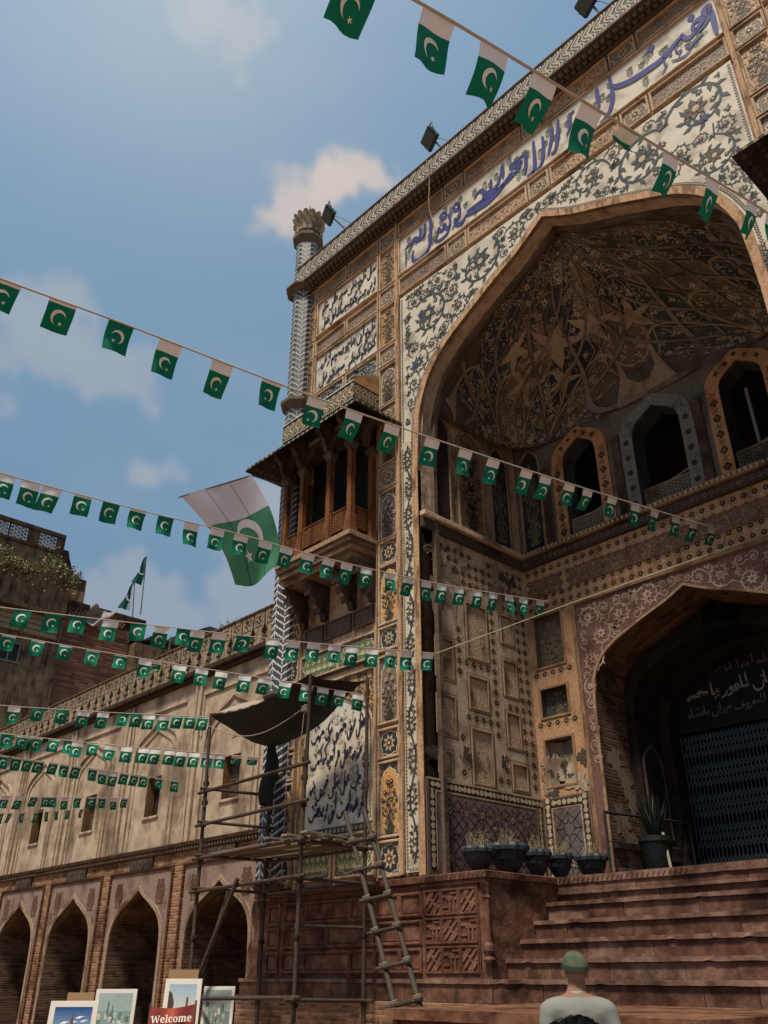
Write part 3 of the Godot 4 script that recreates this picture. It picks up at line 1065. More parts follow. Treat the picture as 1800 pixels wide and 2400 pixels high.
func scatter(mb: MB, w: float, h: float, step: float, layer: float, leafc: Color, bloom: Color, heart: Color, region := PackedVector2Array()) -> void:
	var ny := maxi(1, int(round(h / step)))
	var nx := maxi(1, int(round(w / step)))
	for j in ny:
		for i in nx:
			var p := Vector2((i + 0.5 + rng.randf_range(-0.2, 0.2)) * w / nx, (j + 0.5 + rng.randf_range(-0.2, 0.2)) * h / ny)
			if region.size() > 0 and not Geometry2D.is_point_in_polygon(p, region):
				continue
			var a := rng.randf() * TAU
			mb.col = vary(leafc, 0.15)
			for k in 3:
				var b := a + TAU * k / 3 + rng.randf_range(-0.3, 0.3)
				mb.leaf(p + Vector2(cos(b), sin(b)) * step * 0.16, b + 0.6, step * 0.5, step * 0.16, layer)
			if (i + j) % 2 == 0:
				mb.col = bloom
				mb.flower(p, step * 0.24, 6, layer + 1, heart, a)


func wave_band(mb: MB, length: float, h: float, pitch: float, layer: float, pale: Color, core: Color) -> void:      # upright snaking bands side by side
	var m := int(round(length / pitch))
	var p := length / m
	for k in m:
		var x := p * (k + 0.5)
		var a := PackedVector2Array()
		var b := PackedVector2Array()
		for i in 15:
			var t := i / 14.0
			var wob := sin(t * TAU * 1.3 + 0.4) * p * 0.30
			a.append(Vector2(x - p * 0.14 + wob, h * (0.03 + 0.94 * t)))
			b.append(Vector2(x + p * 0.26 + wob, h * (0.03 + 0.94 * t)))
		mb.col = vary(pale, 0.1)
		mb.ribbon(a, p * 0.40, p * 0.40, layer)
		mb.col = vary(pale, 0.1)
		mb.ribbon(b, p * 0.13, p * 0.13, layer + 0.5)
		mb.col = core
		mb.ribbon(a, p * 0.14, p * 0.14, layer + 1)
		for t in [0.28, 0.7]:
			mb.diamond(Vector2(x + p * 0.34, h * t), p * 0.07, p * 0.13, layer + 1)


func diamond_chain(mb: MB, a: Vector2, b: Vector2, size: float, layer: float, hue: Color, eye: Color) -> void:
	var m := maxi(1, int(round(a.distance_to(b) / (size * 2.1))))
	for k in m:
		var p := a.lerp(b, (k + 0.5) / m)
		mb.col = hue
		mb.diamond(p, size, size, layer)
		mb.col = eye
		mb.diamond(p, size * 0.42, size * 0.42, layer + 0.6)


func vine_strip(mb: MB, w: float, h: float, layer: float, vine: Color, leafc: Color, bloom: Color, heart: Color) -> void:      # a running vine up a border
	var turns := int(round(h / 0.62))
	var pts := PackedVector2Array()
	var m := turns * 12
	for i in m + 1:
		var t := float(i) / m
		pts.append(Vector2(w * 0.5 + sin(t * turns * PI) * w * 0.33, t * h))
	mb.col = vine
	mb.ribbon(pts, w * 0.16, w * 0.16, layer)
	for k in turns:
		var y := (k + 0.5) * h / turns
		var side := -1.0 if k % 2 == 0 else 1.0
		var p := Vector2(w * 0.5 - side * w * 0.10, y)
		mb.col = bloom
		mb.flower(p, w * 0.36, 6, layer + 1.5, heart, k)
		for j in 12:
			var a := TAU * j / 12.0 + k
			mb.col = vary(leafc, 0.2)
			mb.leaf(p + Vector2(cos(a) * w * 0.2, sin(a) * 0.15), a + side * 0.8, w * 0.5, w * 0.2, layer + 1)
			mb.leaf(p + Vector2(cos(a + 0.4) * w * 0.3, sin(a + 0.4) * 0.22), a - side * 0.9, w * 0.4, w * 0.17, layer + 1)
		mb.col = vine
		mb.leaf(Vector2(w * 0.5 + side * w * 0.36, y + 0.1), PI / 2 + side * 0.9, w * 0.3, w * 0.13, layer + 1)
		mb.leaf(Vector2(w * 0.5 + side * w * 0.34, y - 0.12), -PI / 2 - side * 0.7, w * 0.3, w * 0.13, layer + 1)


# ---- a small pen alphabet: strokes written right to left, unit = height of an alif
const JOINLESS := "ادذرزژوآء"


func glyph(ch: String, joined: bool, joins: bool) -> Array:      # [strokes, advance, dots above, dots below]
	var up := 0
	var down := 0
	var base := ch
	match ch:
		"ب": down = 1
		"پ": down = 3; base = "ب"
		"ت": up = 2; base = "ب"
		"ث": up = 3; base = "ب"
		"ن": up = 1; base = "ن" if not joins else "ب"
		"ی", "ي": down = 0 if not joins else 2; base = "ی" if not joins else "ب"
		"ج": down = 1; base = "ح"
		"چ": down = 3; base = "ح"
		"خ": up = 1; base = "ح"
		"ش": up = 3; base = "س"
		"ض": up = 1; base = "ص"
		"ذ": up = 1; base = "د"
		"ز": up = 1; base = "ر"
		"غ": up = 1; base = "ع"
		"ف": up = 1
		"ق": up = 2; base = "ق" if not joins else "ف"
		"آ": base = "ا"; up = 1
	var s := []
	var adv := 0.3
	match base:
		"ا":
			s = [[0, 0, -0.10, 0.03, -0.14, 0.3, -0.15, 0.95]] if joined else [[-0.08, 0.98, -0.06, 0.5, -0.10, 0.0]]
			adv = 0.24
		"ب":
			if joins:
				s = [[0, 0, -0.08, 0.04, -0.11, 0.22, -0.14, 0.04, -0.3, 0.0]]
				adv = 0.3
			else:
				s = [[0, 0.2, -0.04, 0.0, -0.2, -0.10, -0.55, -0.12, -0.85, -0.03, -0.95, 0.16]]
				adv = 1.0
		"ح":
			if joins:
				s = [[0.02, 0.18, -0.1, 0.34, -0.4, 0.2], [-0.1, 0.3, -0.22, 0.05, -0.42, 0.0]]
				adv = 0.42
			else:
				s = [[0.02, 0.16, -0.12, 0.32, -0.42, 0.22, -0.2, 0.02, -0.32, -0.32, -0.2, -0.56, 0.08, -0.6]]
				adv = 0.46
		"د":
			s = [[0.0, 0.38, -0.1, 0.16, -0.26, 0.0, -0.05, -0.02]]
			adv = 0.32
		"ر":
			s = [[0, 0.1, -0.08, -0.05, -0.22, -0.24, -0.42, -0.34]]
			adv = 0.3
		"س":
			if joins:
				s = [[0, 0.02, -0.08, 0.16, -0.12, 0.0, -0.2, 0.15, -0.25, 0.0, -0.34, 0.14, -0.4, 0.0, -0.62, 0.0]]
				adv = 0.62
			else:
				s = [[0, 0.02, -0.08, 0.16, -0.12, 0.0, -0.2, 0.15, -0.26, -0.06, -0.4, -0.34, -0.66, -0.34, -0.78, -0.02]]
				adv = 0.84
		"ص":
			s = [[0, 0, -0.1, 0.18, -0.34, 0.24, -0.46, 0.06, -0.2, 0.0, -0.5, 0.0]]
			adv = 0.54
			if not joins:
				s.append([-0.46, 0.05, -0.5, -0.24, -0.72, -0.34, -0.9, -0.1])
				adv = 0.94
		"ط":
			s = [[0, 0, -0.1, 0.18, -0.3, 0.22, -0.4, 0.04, -0.15, 0.0, -0.45, 0.0], [-0.16, 0.95, -0.15, 0.05]]
			adv = 0.5
		"ع":
			s = [[-0.02, 0.28, -0.2, 0.34, -0.28, 0.2, -0.1, 0.06, -0.34, 0.0]]
			adv = 0.36
			if not joins:
				s.append([-0.2, 0.08, -0.34, -0.2, -0.2, -0.5, 0.06, -0.52])
		"ف":
			s = [[0, 0.02, -0.1, 0.26, -0.24, 0.2, -0.14, 0.08, -0.06, 0.18], [-0.1, 0.0, -0.34, 0.0]]
			adv = 0.34
			if not joins:
				s.append([-0.2, 0.0, -0.7, -0.1, -0.95, 0.12])
				adv = 1.0
		"ق":
			s = [[0, 0.1, -0.1, 0.26, -0.22, 0.16, -0.08, 0.06], [-0.06, 0.1, -0.16, -0.26, -0.4, -0.34, -0.6, -0.05]]
			adv = 0.64
		"ک", "ك":
			s = [[0.0, 0.0, -0.06, 0.3, -0.2, 0.66, 0.34, 1.0], [-0.02, 0.0, -0.32, 0.0]]
			adv = 0.34
			if not joins:
				s[1] = [-0.02, 0.05, -0.2, -0.08, -0.6, -0.1, -0.85, 0.1]
				adv = 0.9
		"گ":
			s = [[0.0, 0.0, -0.06, 0.3, -0.2, 0.66, 0.34, 1.0], [-0.1, 0.86, 0.3, 1.16], [-0.02, 0.0, -0.32, 0.0]]
			adv = 0.34
		"ل":
			if joins:
				s = [[0, 0, -0.1, 0.04, -0.12, 0.98], [-0.12, 0.3, -0.15, 0.03, -0.3, 0.0]]
				adv = 0.28
			else:
				s = [[-0.04, 0.98, -0.06, 0.3, -0.12, -0.1, -0.3, -0.36, -0.54, -0.3, -0.64, -0.02]]
				adv = 0.68
		"م":
			s = [[0, 0.0, -0.08, 0.18, -0.2, 0.14, -0.2, 0.0, -0.06, -0.02, -0.3, 0.0]]
			adv = 0.3
			if not joins:
				s.append([-0.18, 0.02, -0.26, -0.2, -0.24, -0.6])
		"ن":
			s = [[0, 0.24, -0.04, -0.06, -0.18, -0.32, -0.42, -0.36, -0.58, -0.16, -0.6, 0.12]]
			adv = 0.64
		"و":
			s = [[0, 0.1, -0.08, 0.26, -0.2, 0.18, -0.08, 0.06, -0.02, 0.14], [-0.02, 0.12, -0.12, -0.18, -0.42, -0.34]]
			adv = 0.34
		"ه", "ہ":
			if joins:
				s = [[0, 0, -0.1, 0.3, -0.28, 0.26, -0.22, 0.04, -0.1, 0.1, -0.24, -0.12, -0.4, 0.0]]
				adv = 0.4
			else:
				s = [[0, 0.0, -0.08, 0.24, -0.26, 0.16, -0.2, 0.0, -0.04, 0.02]]
				adv = 0.3
		"ی":
			s = [[0.0, 0.14, -0.12, 0.22, -0.2, 0.06, -0.14, -0.14, -0.34, -0.36, -0.72, -0.36, -0.9, -0.1]]
			adv = 0.86
	return [s, adv, up, down]


func write(mb: MB, words: String, right: float, base: float, unit: float, width: float, pen: float, layer: float, drop := 0.0) -> void:    # right-to-left, fitted to a width
	for pass_no in 2:
		var x := 0.0
		var fit := 1.0
		if pass_no == 1:
			fit = width / maxf(0.01, measure(words) * unit)
		for word in words.split(" "):
			var m := word.length()
			for i in m:
				var joined := i > 0 and JOINLESS.find(word[i - 1]) < 0
				var joins := i < m - 1 and JOINLESS.find(word[i]) < 0
				var g := glyph(word[i], joined, joins)
				if pass_no == 1:
					var lift := (1.0 - float(i) / maxf(1.0, m)) * drop
					var at := Vector2(right - x * unit * fit, base + lift * unit)
					for st in g[0]:
						var pts := PackedVector2Array()
						for k in range(0, st.size(), 2):
							pts.append(at + Vector2(st[k] * fit, st[k + 1]) * unit)
						var fine := PackedVector2Array()
						for k in pts.size() - 1:
							for u in 3:
								fine.append(pts[k].cubic_interpolate(pts[k + 1], pts[maxi(k - 1, 0)], pts[mini(k + 2, pts.size() - 1)], u / 3.0))
						fine.append(pts[pts.size() - 1])
						mb.brush(fine, pen, layer)
					for k in g[2]:
						mb.diamond(at + Vector2((-0.14 - 0.16 * k + 0.1) * fit, 0.5 + 0.12 * (k % 2) + 0.06 * g[2]) * unit, pen * 0.62, pen * 0.62, layer + 0.5)
					for k in g[3]:
						mb.diamond(at + Vector2((-0.12 - 0.16 * k) * fit, -0.26 - 0.12 * (k % 2)) * unit, pen * 0.62, pen * 0.62, layer + 0.5)
				x += g[1]
			x += 0.16


func measure(words: String) -> float:
	var x := 0.0
	for word in words.split(" "):
		var m := word.length()
		for i in m:
			x += glyph(word[i], i > 0 and JOINLESS.find(word[i - 1]) < 0, i < m - 1 and JOINLESS.find(word[i]) < 0)[1]
		x += 0.16
	return x


# ---------------------------------------------------------------- the gateway
var G: Node3D
const ROWS := [[2.98, 3.45, "knot"], [3.57, 4.70, "orange"], [4.82, 5.25, "knot"], [5.40, 6.54, "brown"], [6.70, 7.08, "knot"], [7.20, 8.30, "orange"], [8.38, 8.80, "knot"],
	[8.90, 9.90, "brown"], [10.02, 10.46, "knot"], [10.58, 11.46, "brown"], [11.56, 11.92, "knot"], [12.02, 12.93, "brown"], [13.05, 13.43, "knot"], [13.55, 14.57, "sprig"], [14.68, 15.08, "knot"], [15.22, 16.28, "sprig"], [16.41, 16.78, "knot"]]


func tile_panel(x0: float, y0: float, x1: float, y1: float, style: String, called := "tile_panel") -> MeshInstance3D:
	var w := x1 - x0
	var h := y1 - y0
	var grounds := {"knot": "a08a6a", "orange": "4e4a44", "brown": "6a584a", "sprig": "c08a4a", "meadow": "9a7a5a", "gold": "c09462", "green": "4c4a40", "night": "3c3e40", "white": "cfc2ac", "blue": "464e58", "corner": "bd8648"}
	var b := B(vary(lin(grounds[style]), 0.08))
	b.box(Vector3(x0, y0, -0.079), Vector3(x1, y1, -0.046))
	var p := put(called, b, M.tile, G)
	var f := B()
	rect_frame(f, x0, y0, x1, y1, 0.045, -0.08, 0.0)
	put("frame", f, M.buff, p)
	var o := B()
	o.T = on_front(x0, y0, -0.046)
	var dark := lin("3a3c3c")
	var pale := lin("cdbb98")
	match style:
		"knot":
			o.col = lin("34363c") if rng.randf() < 0.5 else lin("4c4238")
			scatter(o, w, h, 0.10, 1, dark, pale, dark)
			o.col = lin("c9b48c")
			o.fan(foil(w / 2, h / 2, w * 0.45, h * 0.45), 2 * o.lay)
			o.col = lin("33363e") if y0 < 9.0 else lin("7a6650")
			o.fan(foil(w / 2, h / 2, w * 0.41, h * 0.40), 3 * o.lay)
			o.col = lin("b89a6a")
			o.flower(Vector2(w / 2, h / 2), minf(w, h) * 0.36, 8, 4, lin("7c4a3a"), 0.2)
			o.col = lin("6a4638")
			o.flower(Vector2(w / 2, h / 2), minf(w, h) * 0.2, 6, 5, pale, 0.5)
		"orange", "brown":
			scatter(o, w, h, 0.085, 1, lin("b9a47c"), lin("c9b48c"), dark)
			var n := niche(w, h, 0.022)
			o.col = lin("d4c19a")
			outline(o, n, 0.02, 2.6)
			o.col = lin("cf8f42") if style == "orange" else lin("7c6450")
			o.poly(n, 2 * o.lay)
			if style == "orange":
				plant(o, w, h * 0.84, 3, lin("4a4a38"), lin("43473a"), lin("38363a"), lin("d8b060"))
			else:
				plant(o, w, h * 0.84, 3, lin("4e4436"), lin("463c32"), lin("c0a888"), lin("7a4a38"), 5)
		"sprig":
			plant(o, w, h, 1, lin("5a4c34"), lin("54483a"), lin("4a4038"), lin("c8a878"), 7)
			scatter(o, w, h, 0.12, 1, lin("5e503c"), lin("50443a"), pale)
		"meadow":
			scatter(o, w, h, 0.085, 1, lin("5c4c3c"), lin("c8a880"), lin("a85c34"))
		"gold":
			scatter(o, w, h, 0.10, 1, lin("4c4234"), lin("6a4e34"), lin("d8b478"))
		"green":
			scatter(o, w, h, 0.09, 1, lin("c2b48c"), lin("b0a070"), dark)
			o.col = lin("cfc29a")
			o.fan(foil(w / 2, h / 2, w * 0.45, h * 0.43, 10, 0.06), 2 * o.lay)
			o.col = lin("5f6c4c")
			o.fan(foil(w / 2, h / 2, w * 0.43, h * 0.40, 10, 0.06), 3 * o.lay)
			for k in 5:
				var q := Vector2(w * (0.18 + 0.16 * k), h * 0.2)
				o.col = lin("b6b478")
				for j in 5:
					o.leaf(q, 0.5 + j * 0.54, h * 0.34, h * 0.07, 4)
				o.col = lin("d2b860")
				o.flower(q + Vector2(0, h * 0.42), h * 0.11, 6, 5, lin("7a6a34"))
		"night", "blue":
			scatter(o, w, h, 0.13, 1, lin("a8a288"), lin("c4ae84"), lin("6e4434"))
			o.col = lin("b4a684")
			outline(o, foil(w / 2, h / 2, w * 0.45, h * 0.42, 10, 0.06), 0.02, 3)
	put("ornament", o, M.ink, p)
	return p


func inscription(x0: float, y0: float, x1: float, y1: float, lines: Array) -> void:
	var p := tile_panel(x0, y0, x1, y1, "white", "inscription_panel")
	var o := B()
	var w := x1 - x0
	var h := y1 - y0
	o.T = on_front(x0, y0, -0.046)
	var n := int(w * h * 9)
	for k in n:
		var q := Vector2(rng.randf_range(0.08, w - 0.08), rng.randf_range(0.08, h - 0.1))
		o.col = lin("8d8a78")
		for j in 5:
			o.leaf(q, 0.5 + j * 0.54, 0.11, 0.022, 1)
	o.col = lin("3e4348")
	outline(o, PackedVector2Array([Vector2(0.02, 0.02), Vector2(w - 0.02, 0.02), Vector2(w - 0.02, h - 0.02), Vector2(0.02, h - 0.02)]), 0.012, 1)
	o.col = lin("2f3540")
	var step := h / lines.size()
	for k in lines.size():
		write(o, lines[k], w - 0.08, h - step * (k + 0.74), step * 0.56, w - 0.2, step * 0.10, 3, 0.35)
	put("lettering", o, M.ink, p)


func row_of(y0: float, y1: float, cuts: Array, styles: Array) -> void:
	for k in cuts.size():
		tile_panel(cuts[k][0], y0, cuts[k][1], y1, styles[k % styles.size()])


func make_gateway() -> void:
	G = thing("mosque_gateway", "towering brick and tile mosque gateway with a deep arched recess and painted floral panels", "gateway", Vector3(XC, 0, 0))
	gateway_mass()
	gateway_face()
	gateway_spandrel()
	gateway_recess()
	gateway_vault()
	for s in 2:
		turret(-13.6 if s == 0 else 2 * XC + 13.6)
	balcony(0.0)
	balcony(2.0 * (XC + 11.975))


func gateway_mass() -> void:
	# the brick body: two piers, the wall over the arch, back and roof, all with thickness
	var b := B()
	b.box(Vector3(-13.75, 0, -8.0), Vector3(-9.74, 16.95, -0.08))
	put("pier", b, M.buff, G)
	b = B()
	b.box(Vector3(2 * XC + 9.74, 0, -8.0), Vector3(2 * XC + 13.75, 16.95, -0.08))
	put("pier", b, M.buff, G)
	b = B()
	wall_with(b, -9.74, 2 * XC + 9.74, 2.9, 16.95, -0.08, [{"cx": XC, "a": 3.36, "y0": 0.0, "spring": 10.0, "apex": 14.02}])
	put("arch_wall", b, M.buff, G)
	b = B()
	b.box(Vector3(-9.74, 14.3, -8.0), Vector3(2 * XC + 9.74, 16.95, -0.5))
	b.box(Vector3(-9.74, 0, -8.4), Vector3(2 * XC + 9.74, 16.95, -8.0))
	put("roof_mass", b, M.dark_brick, G)
	# cornice with hanging leaves, then the parapet with its snaking tile band
	b = B()
	b.box(Vector3(-13.95, 16.955, -0.4), Vector3(1.2, 17.0, 0.335), 0.008)
	b.box(Vector3(-13.9, 16.87, -0.4), Vector3(1.15, 16.954, 0.06))
	put("cornice", b, M.dark_stone_brown, G)
	b = B(lin("7c6450"))
	for k in 108:
		var x := -13.7 + k * 0.137
		for r in 2:
			b.T = Transform3D(Basis.IDENTITY, Vector3(x + 0.068 * r, 16.955, 0.10 + 0.11 * r))
			b.prism(PackedVector2Array([Vector2(-0.05, 0), Vector2(-0.052, -0.06), Vector2(0, -0.12), Vector2(0.052, -0.06), Vector2(0.05, 0)]), 0.0, 0.05)
	b.T = Transform3D.IDENTITY
	put("cornice_leaves", b, M.dark_stone, G, "stuff")
	b = B(lin("5b5c52"))
	b.box(Vector3(-13.55, 17.002, -0.35), Vector3(1.0, 17.56, 0.30))
	var p := put("parapet", b, M.tile, G)
	b = B()
	b.T = on_front(-13.55, 17.03, 0.302)
	wave_band(b, 14.5, 0.5, 0.25, 1, lin("b5a78a"), lin("6c4c3a"))
	put("tile_band", b, M.ink, p)
	b = B(lin("8a7c66"))
	b.box(Vector3(-13.6, 17.56, -0.38), Vector3(1.05, 17.60, 0.33), 0.01)
	put("coping", b, M.dark_stone, p)
	# a cable that hangs down from the roof edge over the inscription
	b = B()
	var pts := PackedVector3Array()
	for i in 9:
		pts.append(Vector3(-8.9 + 0.05 * sin(i), 17.5 - i * 0.28, 0.36 - 0.02 * i))
	b.tube(pts, 0.012, -1, 5)
	put("cable", b, M.buff, G)


func gateway_face() -> void:
	# small panels up both sides of each pier; the grid of buff bars is made by their frames
	for r in ROWS:
		tile_panel(-10.78, r[0], -10.33, r[1], r[2])
		tile_panel(-13.62, r[0], -13.17, r[1], r[2])
	for r in ROWS:
		if r[0] > 10.0:
			tile_panel(2 * XC + 10.33, r[0], 2 * XC + 10.78, r[1], r[2])
	row_of(16.43, 16.79, [[-13.04, -12.03], [-11.9, -10.9]], ["meadow"])
	inscription(-13.04, 15.28, -10.9, 16.28, ["سال تاریخ بنای مسجد عالی مقام", "از خرد جستم بگفتا سجده گاه اهل فضل"])
	row_of(14.69, 15.03, [[-13.04, -12.03], [-11.9, -10.9]], ["meadow"])
	inscription(-13.04, 13.55, -10.9, 14.56, ["تاریخ این بنا چو پرسیدم از خرد", "گفتا بگو که بانی مسجد وزیر خان"])
	row_of(12.83, 13.43, [[-13.04, -12.03], [-11.9, -10.9]], ["blue"])
	inscription(2 * XC + 10.9, 15.28, 2 * XC + 13.04, 16.28, ["محمد عربی کابروی هر دو سراست", "کسی که خاک درش نیست"])
	row_of(16.43, 16.79, [[2 * XC + 10.9, 2 * XC + 11.9]], ["meadow"])
	row_of(14.69, 15.03, [[2 * XC + 10.9, 2 * XC + 11.9]], ["meadow"])
	# over and under the great inscription
	var cuts := [[-10.15, -8.82], [-8.70, -8.24], [-8.12, -6.68], [-6.56, -6.16], [-6.04, -4.62], [-4.49, -4.02], [-3.90, -2.57]]
	row_of(16.43, 16.79, cuts, ["meadow", "knot", "gold", "knot", "gold", "knot", "meadow"])
	row_of(14.68, 15.08, cuts, ["meadow", "knot", "gold", "knot", "gold", "knot", "meadow"])
	var p := tile_panel(-10.16, 15.25, -2.53, 16.30, "white", "great_inscription")
	var o := B()
	o.T = on_front(-10.16, 15.25, -0.046)
	for k in 70:
		var q := Vector2(rng.randf_range(0.15, 7.5), rng.randf_range(0.04, 0.75))
		o.col = lin("6d6f62")
		var hgt := rng.randf_range(0.16, 0.3)
		o.ribbon(PackedVector2Array([q, q + Vector2(0.01, hgt)]), 0.012, 0.008, 1)
		for j in 5:
			var y := hgt * (0.15 + 0.17 * j)
			o.leaf(q + Vector2(0, y), PI / 2 + 0.8, 0.1, 0.024, 1)
			o.leaf(q + Vector2(0, y), PI / 2 - 0.8, 0.1, 0.024, 1)
		o.flower(q + Vector2(0.01, hgt), 0.045, 6, 2, lin("8a7458"))
	put("sprays", o, M.ink, p)
	o = B(lin("3c3f86"))
	o.T = on_front(0, 0, -0.034)
	for s in THULUTH:
		var raw: Array = s[1]
		var pts := PackedVector2Array()
		for k in raw.size() - 1:
			for u in 5:
				pts.append(raw[k].cubic_interpolate(raw[k + 1], raw[maxi(k - 1, 0)], raw[mini(k + 2, raw.size() - 1)], u / 5.0))
		pts.append(raw[raw.size() - 1])
		o.brush(pts, s[0] * 0.78 + 0.008, 1)
	for d in THULUTH_DOTS:
		o.diamond(d[0], d[1] * 0.7, d[1] * 0.85, 1)
	put("lettering", o, M.ink, p)
	# plain pilaster strips between the columns of panels
	for s in [[-10.285, -10.205], [-10.858, -10.842], [-13.112, -13.098]]:
		box_part("pilaster_strip", Vector3(s[0], 2.95, -0.08), Vector3(s[1], 16.86, 0.018), M.band, G, Color.WHITE, 0.008)
		box_part("pilaster_strip", Vector3(2 * XC - s[1], 2.95, -0.08), Vector3(2 * XC - s[0], 16.86, 0.018), M.band, G, Color.WHITE, 0.008)
	# the tall white border with its running vine, and the mirrored one
	for s in 2:
		var x0 := -10.18 if s == 0 else 2 * XC + 9.81
		var bb := B(lin("cbbd9e"))
		bb.box(Vector3(x0, 2.98, -0.079), Vector3(x0 + 0.37, 10.75, -0.03))
		var bp := put("border_strip", bb, M.tile, G)
		o = B()
		o.T = on_front(x0 + 0.075, 3.1, -0.03)
		vine_strip(o, 0.22, 7.6, 1, lin("2f365e"), lin("4c4a40"), lin("5a4c3c"), lin("c2a878"))
		o.T = on_front(x0, 2.98, -0.03)
		diamond_chain(o, Vector2(0.035, 0.03), Vector2(0.035, 7.7), 0.026, 1, lin("4e4038"), lin("cdb896"))
		diamond_chain(o, Vector2(0.335, 0.03), Vector2(0.335, 7.7), 0.026, 1, lin("3d4150"), lin("cdb896"))
		diamond_chain(o, Vector2(0.07, 0.04), Vector2(0.30, 0.04), 0.026, 1, lin("3d4150"), lin("cdb896"))
		put("running_vine", o, M.ink, bp)
	# the lower field under the balcony
	row_of(6.66, 7.08, [[-13.04, -11.98], [-11.9, -10.92]], ["green"])
	row_of(3.04, 3.54, [[-12.95, -12.02], [-11.87, -10.95]], ["green"])
	for s in [[-12.97, -12.47], [-12.33, -11.65], [-11.52, -11.02]]:
		var b := B(lin("6a5848"))
		rect_frame(b, s[0], 7.34, s[1], 7.64, 0.03, -0.08, -0.02)
		b.box(Vector3(s[0], 7.34, -0.079), Vector3(s[1], 7.64, -0.055))
		b.T = on_front(s[0], 7.34, -0.055)
		scatter(b, s[1] - s[0], 0.3, 0.1, 1, lin("86705a"), lin("8e785e"), lin("54463a"))
		put("carved_panel", b, M.dark_stone, G)
	var t := B(lin("8c6a4e"))
	for k in 62:
		t.box(Vector3(-13.05 + k * 0.0345, 6.50, -0.08), Vector3(-13.05 + k * 0.0345 + 0.02, 6.60, -0.035))
	t.box(Vector3(-13.06, 6.47, -0.08), Vector3(-10.9, 6.502, -0.02))
	put("dentil_band", t, M.dark_stone, G)
	verse_panel()


func verse_panel() -> void:
	var x0 := -12.97
	var x1 := -10.93
	var p := tile_panel(x0, 3.70, x1, 6.42, "corner", "verse_panel")
	var o := B()
	o.T = on_front(0, 0, -0.046)
	var cx := -11.92
	var inside := func(q: Vector2, r: float) -> bool:
		return q.x > x0 + r and q.x < x1 - r and q.y < 6.42 - r and q.y > arch_y(q.x, cx, 0.96, 5.25, 6.2) + r
	arabesque(o, x0, 5.2, x1, 6.42, inside, [0.16, 0.1, 0.07], 1, lin("4a4034"), lin("4c4438"), [lin("7c5a3a"), lin("4a3a34")], lin("d8b478"), 1.6)
	put("corner_vine", o, M.ink, p)
	o = B(lin("cbb892"))
	o.T = on_front(0, 0, -0.046)
	arch_band(o, cx, 0.86, 3.84, 5.25, 6.08, 0.095, 0.0, 0.016)
	put("arch_border", o, M.tile, p)
	o = B(lin("d2c6b0"))
	o.T = on_front(0, 0, -0.046)
	var f := PackedVector2Array([Vector2(cx - 0.86, 3.84)])
	f.append_array(arch_points(cx, 0.86, 5.25, 6.08))
	f.append(Vector2(cx + 0.86, 3.84))
	o.poly(f, 0.008)
	put("white_field", o, M.tile, p)
	o = B()
	o.T = on_front(0, 0, -0.038)
	var ap := arch_points(cx, 0.905, 5.25, 6.13, 4)
	for q in ap:
		o.col = lin("453c3c")
		o.diamond(q, 0.026, 0.04, 2.5)
		o.col = lin("7a5a44")
		o.diamond(q, 0.013, 0.02, 3)
	o.col = lin("453c3c")
	diamond_chain(o, Vector2(cx - 0.905, 3.88), Vector2(cx - 0.905, 5.25), 0.03, 2.5, lin("453c3c"), lin("cbb892"))
	diamond_chain(o, Vector2(cx + 0.905, 3.88), Vector2(cx + 0.905, 5.25), 0.03, 2.5, lin("453c3c"), lin("cbb892"))
	# sprays between the lines of the verse
	for k in 46:
		var q := Vector2(rng.randf_range(cx - 0.78, cx + 0.78), rng.randf_range(3.9, 5.85))
		if q.y > arch_y(q.x, cx, 0.8, 5.2, 5.9) - 0.1:
			continue
		o.col = vary(lin("a3957f"), 0.12)
		for j in 5:
			o.leaf(q, 0.45 + j * 0.56, 0.12, 0.022, 1)
		o.leaf(q + Vector2(0, 0.07), PI / 2, 0.12, 0.02, 1)
		o.leaf(q + Vector2(0, 0.08), PI / 2 + 0.6, 0.08, 0.02, 1)
		o.flower(q + Vector2(0.02, 0.18), 0.032, 5, 2, lin("a08060"))
	put("flower_sprays", o, M.ink, p)
	o = B(lin("2b3148"))
	o.T = on_front(0, 0, -0.034)
	var lines := [["دهقان درین بحشری نیک سرشت", 5.36, 0.80], ["در مزرعه جهان هر آنچه که کشت", 4.88, 0.80], ["در باب عمل بنای خیری بنه", 4.40, 0.79], ["کآخر همه راهیست ازین در به بهشت", 3.98, 0.79]]
	for l in lines:
		write(o, l[0], cx + l[2], l[1], 0.30, l[2] * 2.0 - 0.04, 0.042, 2, 0.5)
	put("lettering", o, M.ink, p)
	o = B()
	o.T = on_front(x0 + 0.08, 3.715, -0.046)
	o.col = lin("3e3c3a")
	o.rect(0, 0, x1 - x0 - 0.16, 0.115, 1)
	for k in 17:
		o.col = lin("c4b08a")
		o.flower(Vector2(0.06 + k * 0.112, 0.057), 0.045, 6, 2, lin("6a4a3a"), k)
	put("flower_border", o, M.ink, p)


func spandrel_inside(q: Vector2, r: float) -> bool:
	if q.y > 14.50 - r or q.x < -10.02 + r or q.x > 2 * XC + 10.02 - r:
		return false
	for k in 8:
		var a := TAU * k / 8
		var e := q + Vector2(cos(a), sin(a)) * r
		if absf(e.x - XC) < 3.62 and e.y < arch_y(e.x, XC, 3.62, 10.0, 14.28):
			return false
		if absf(e.x - XC) >= 3.62 and e.y < 10.75:
			return false
	return true


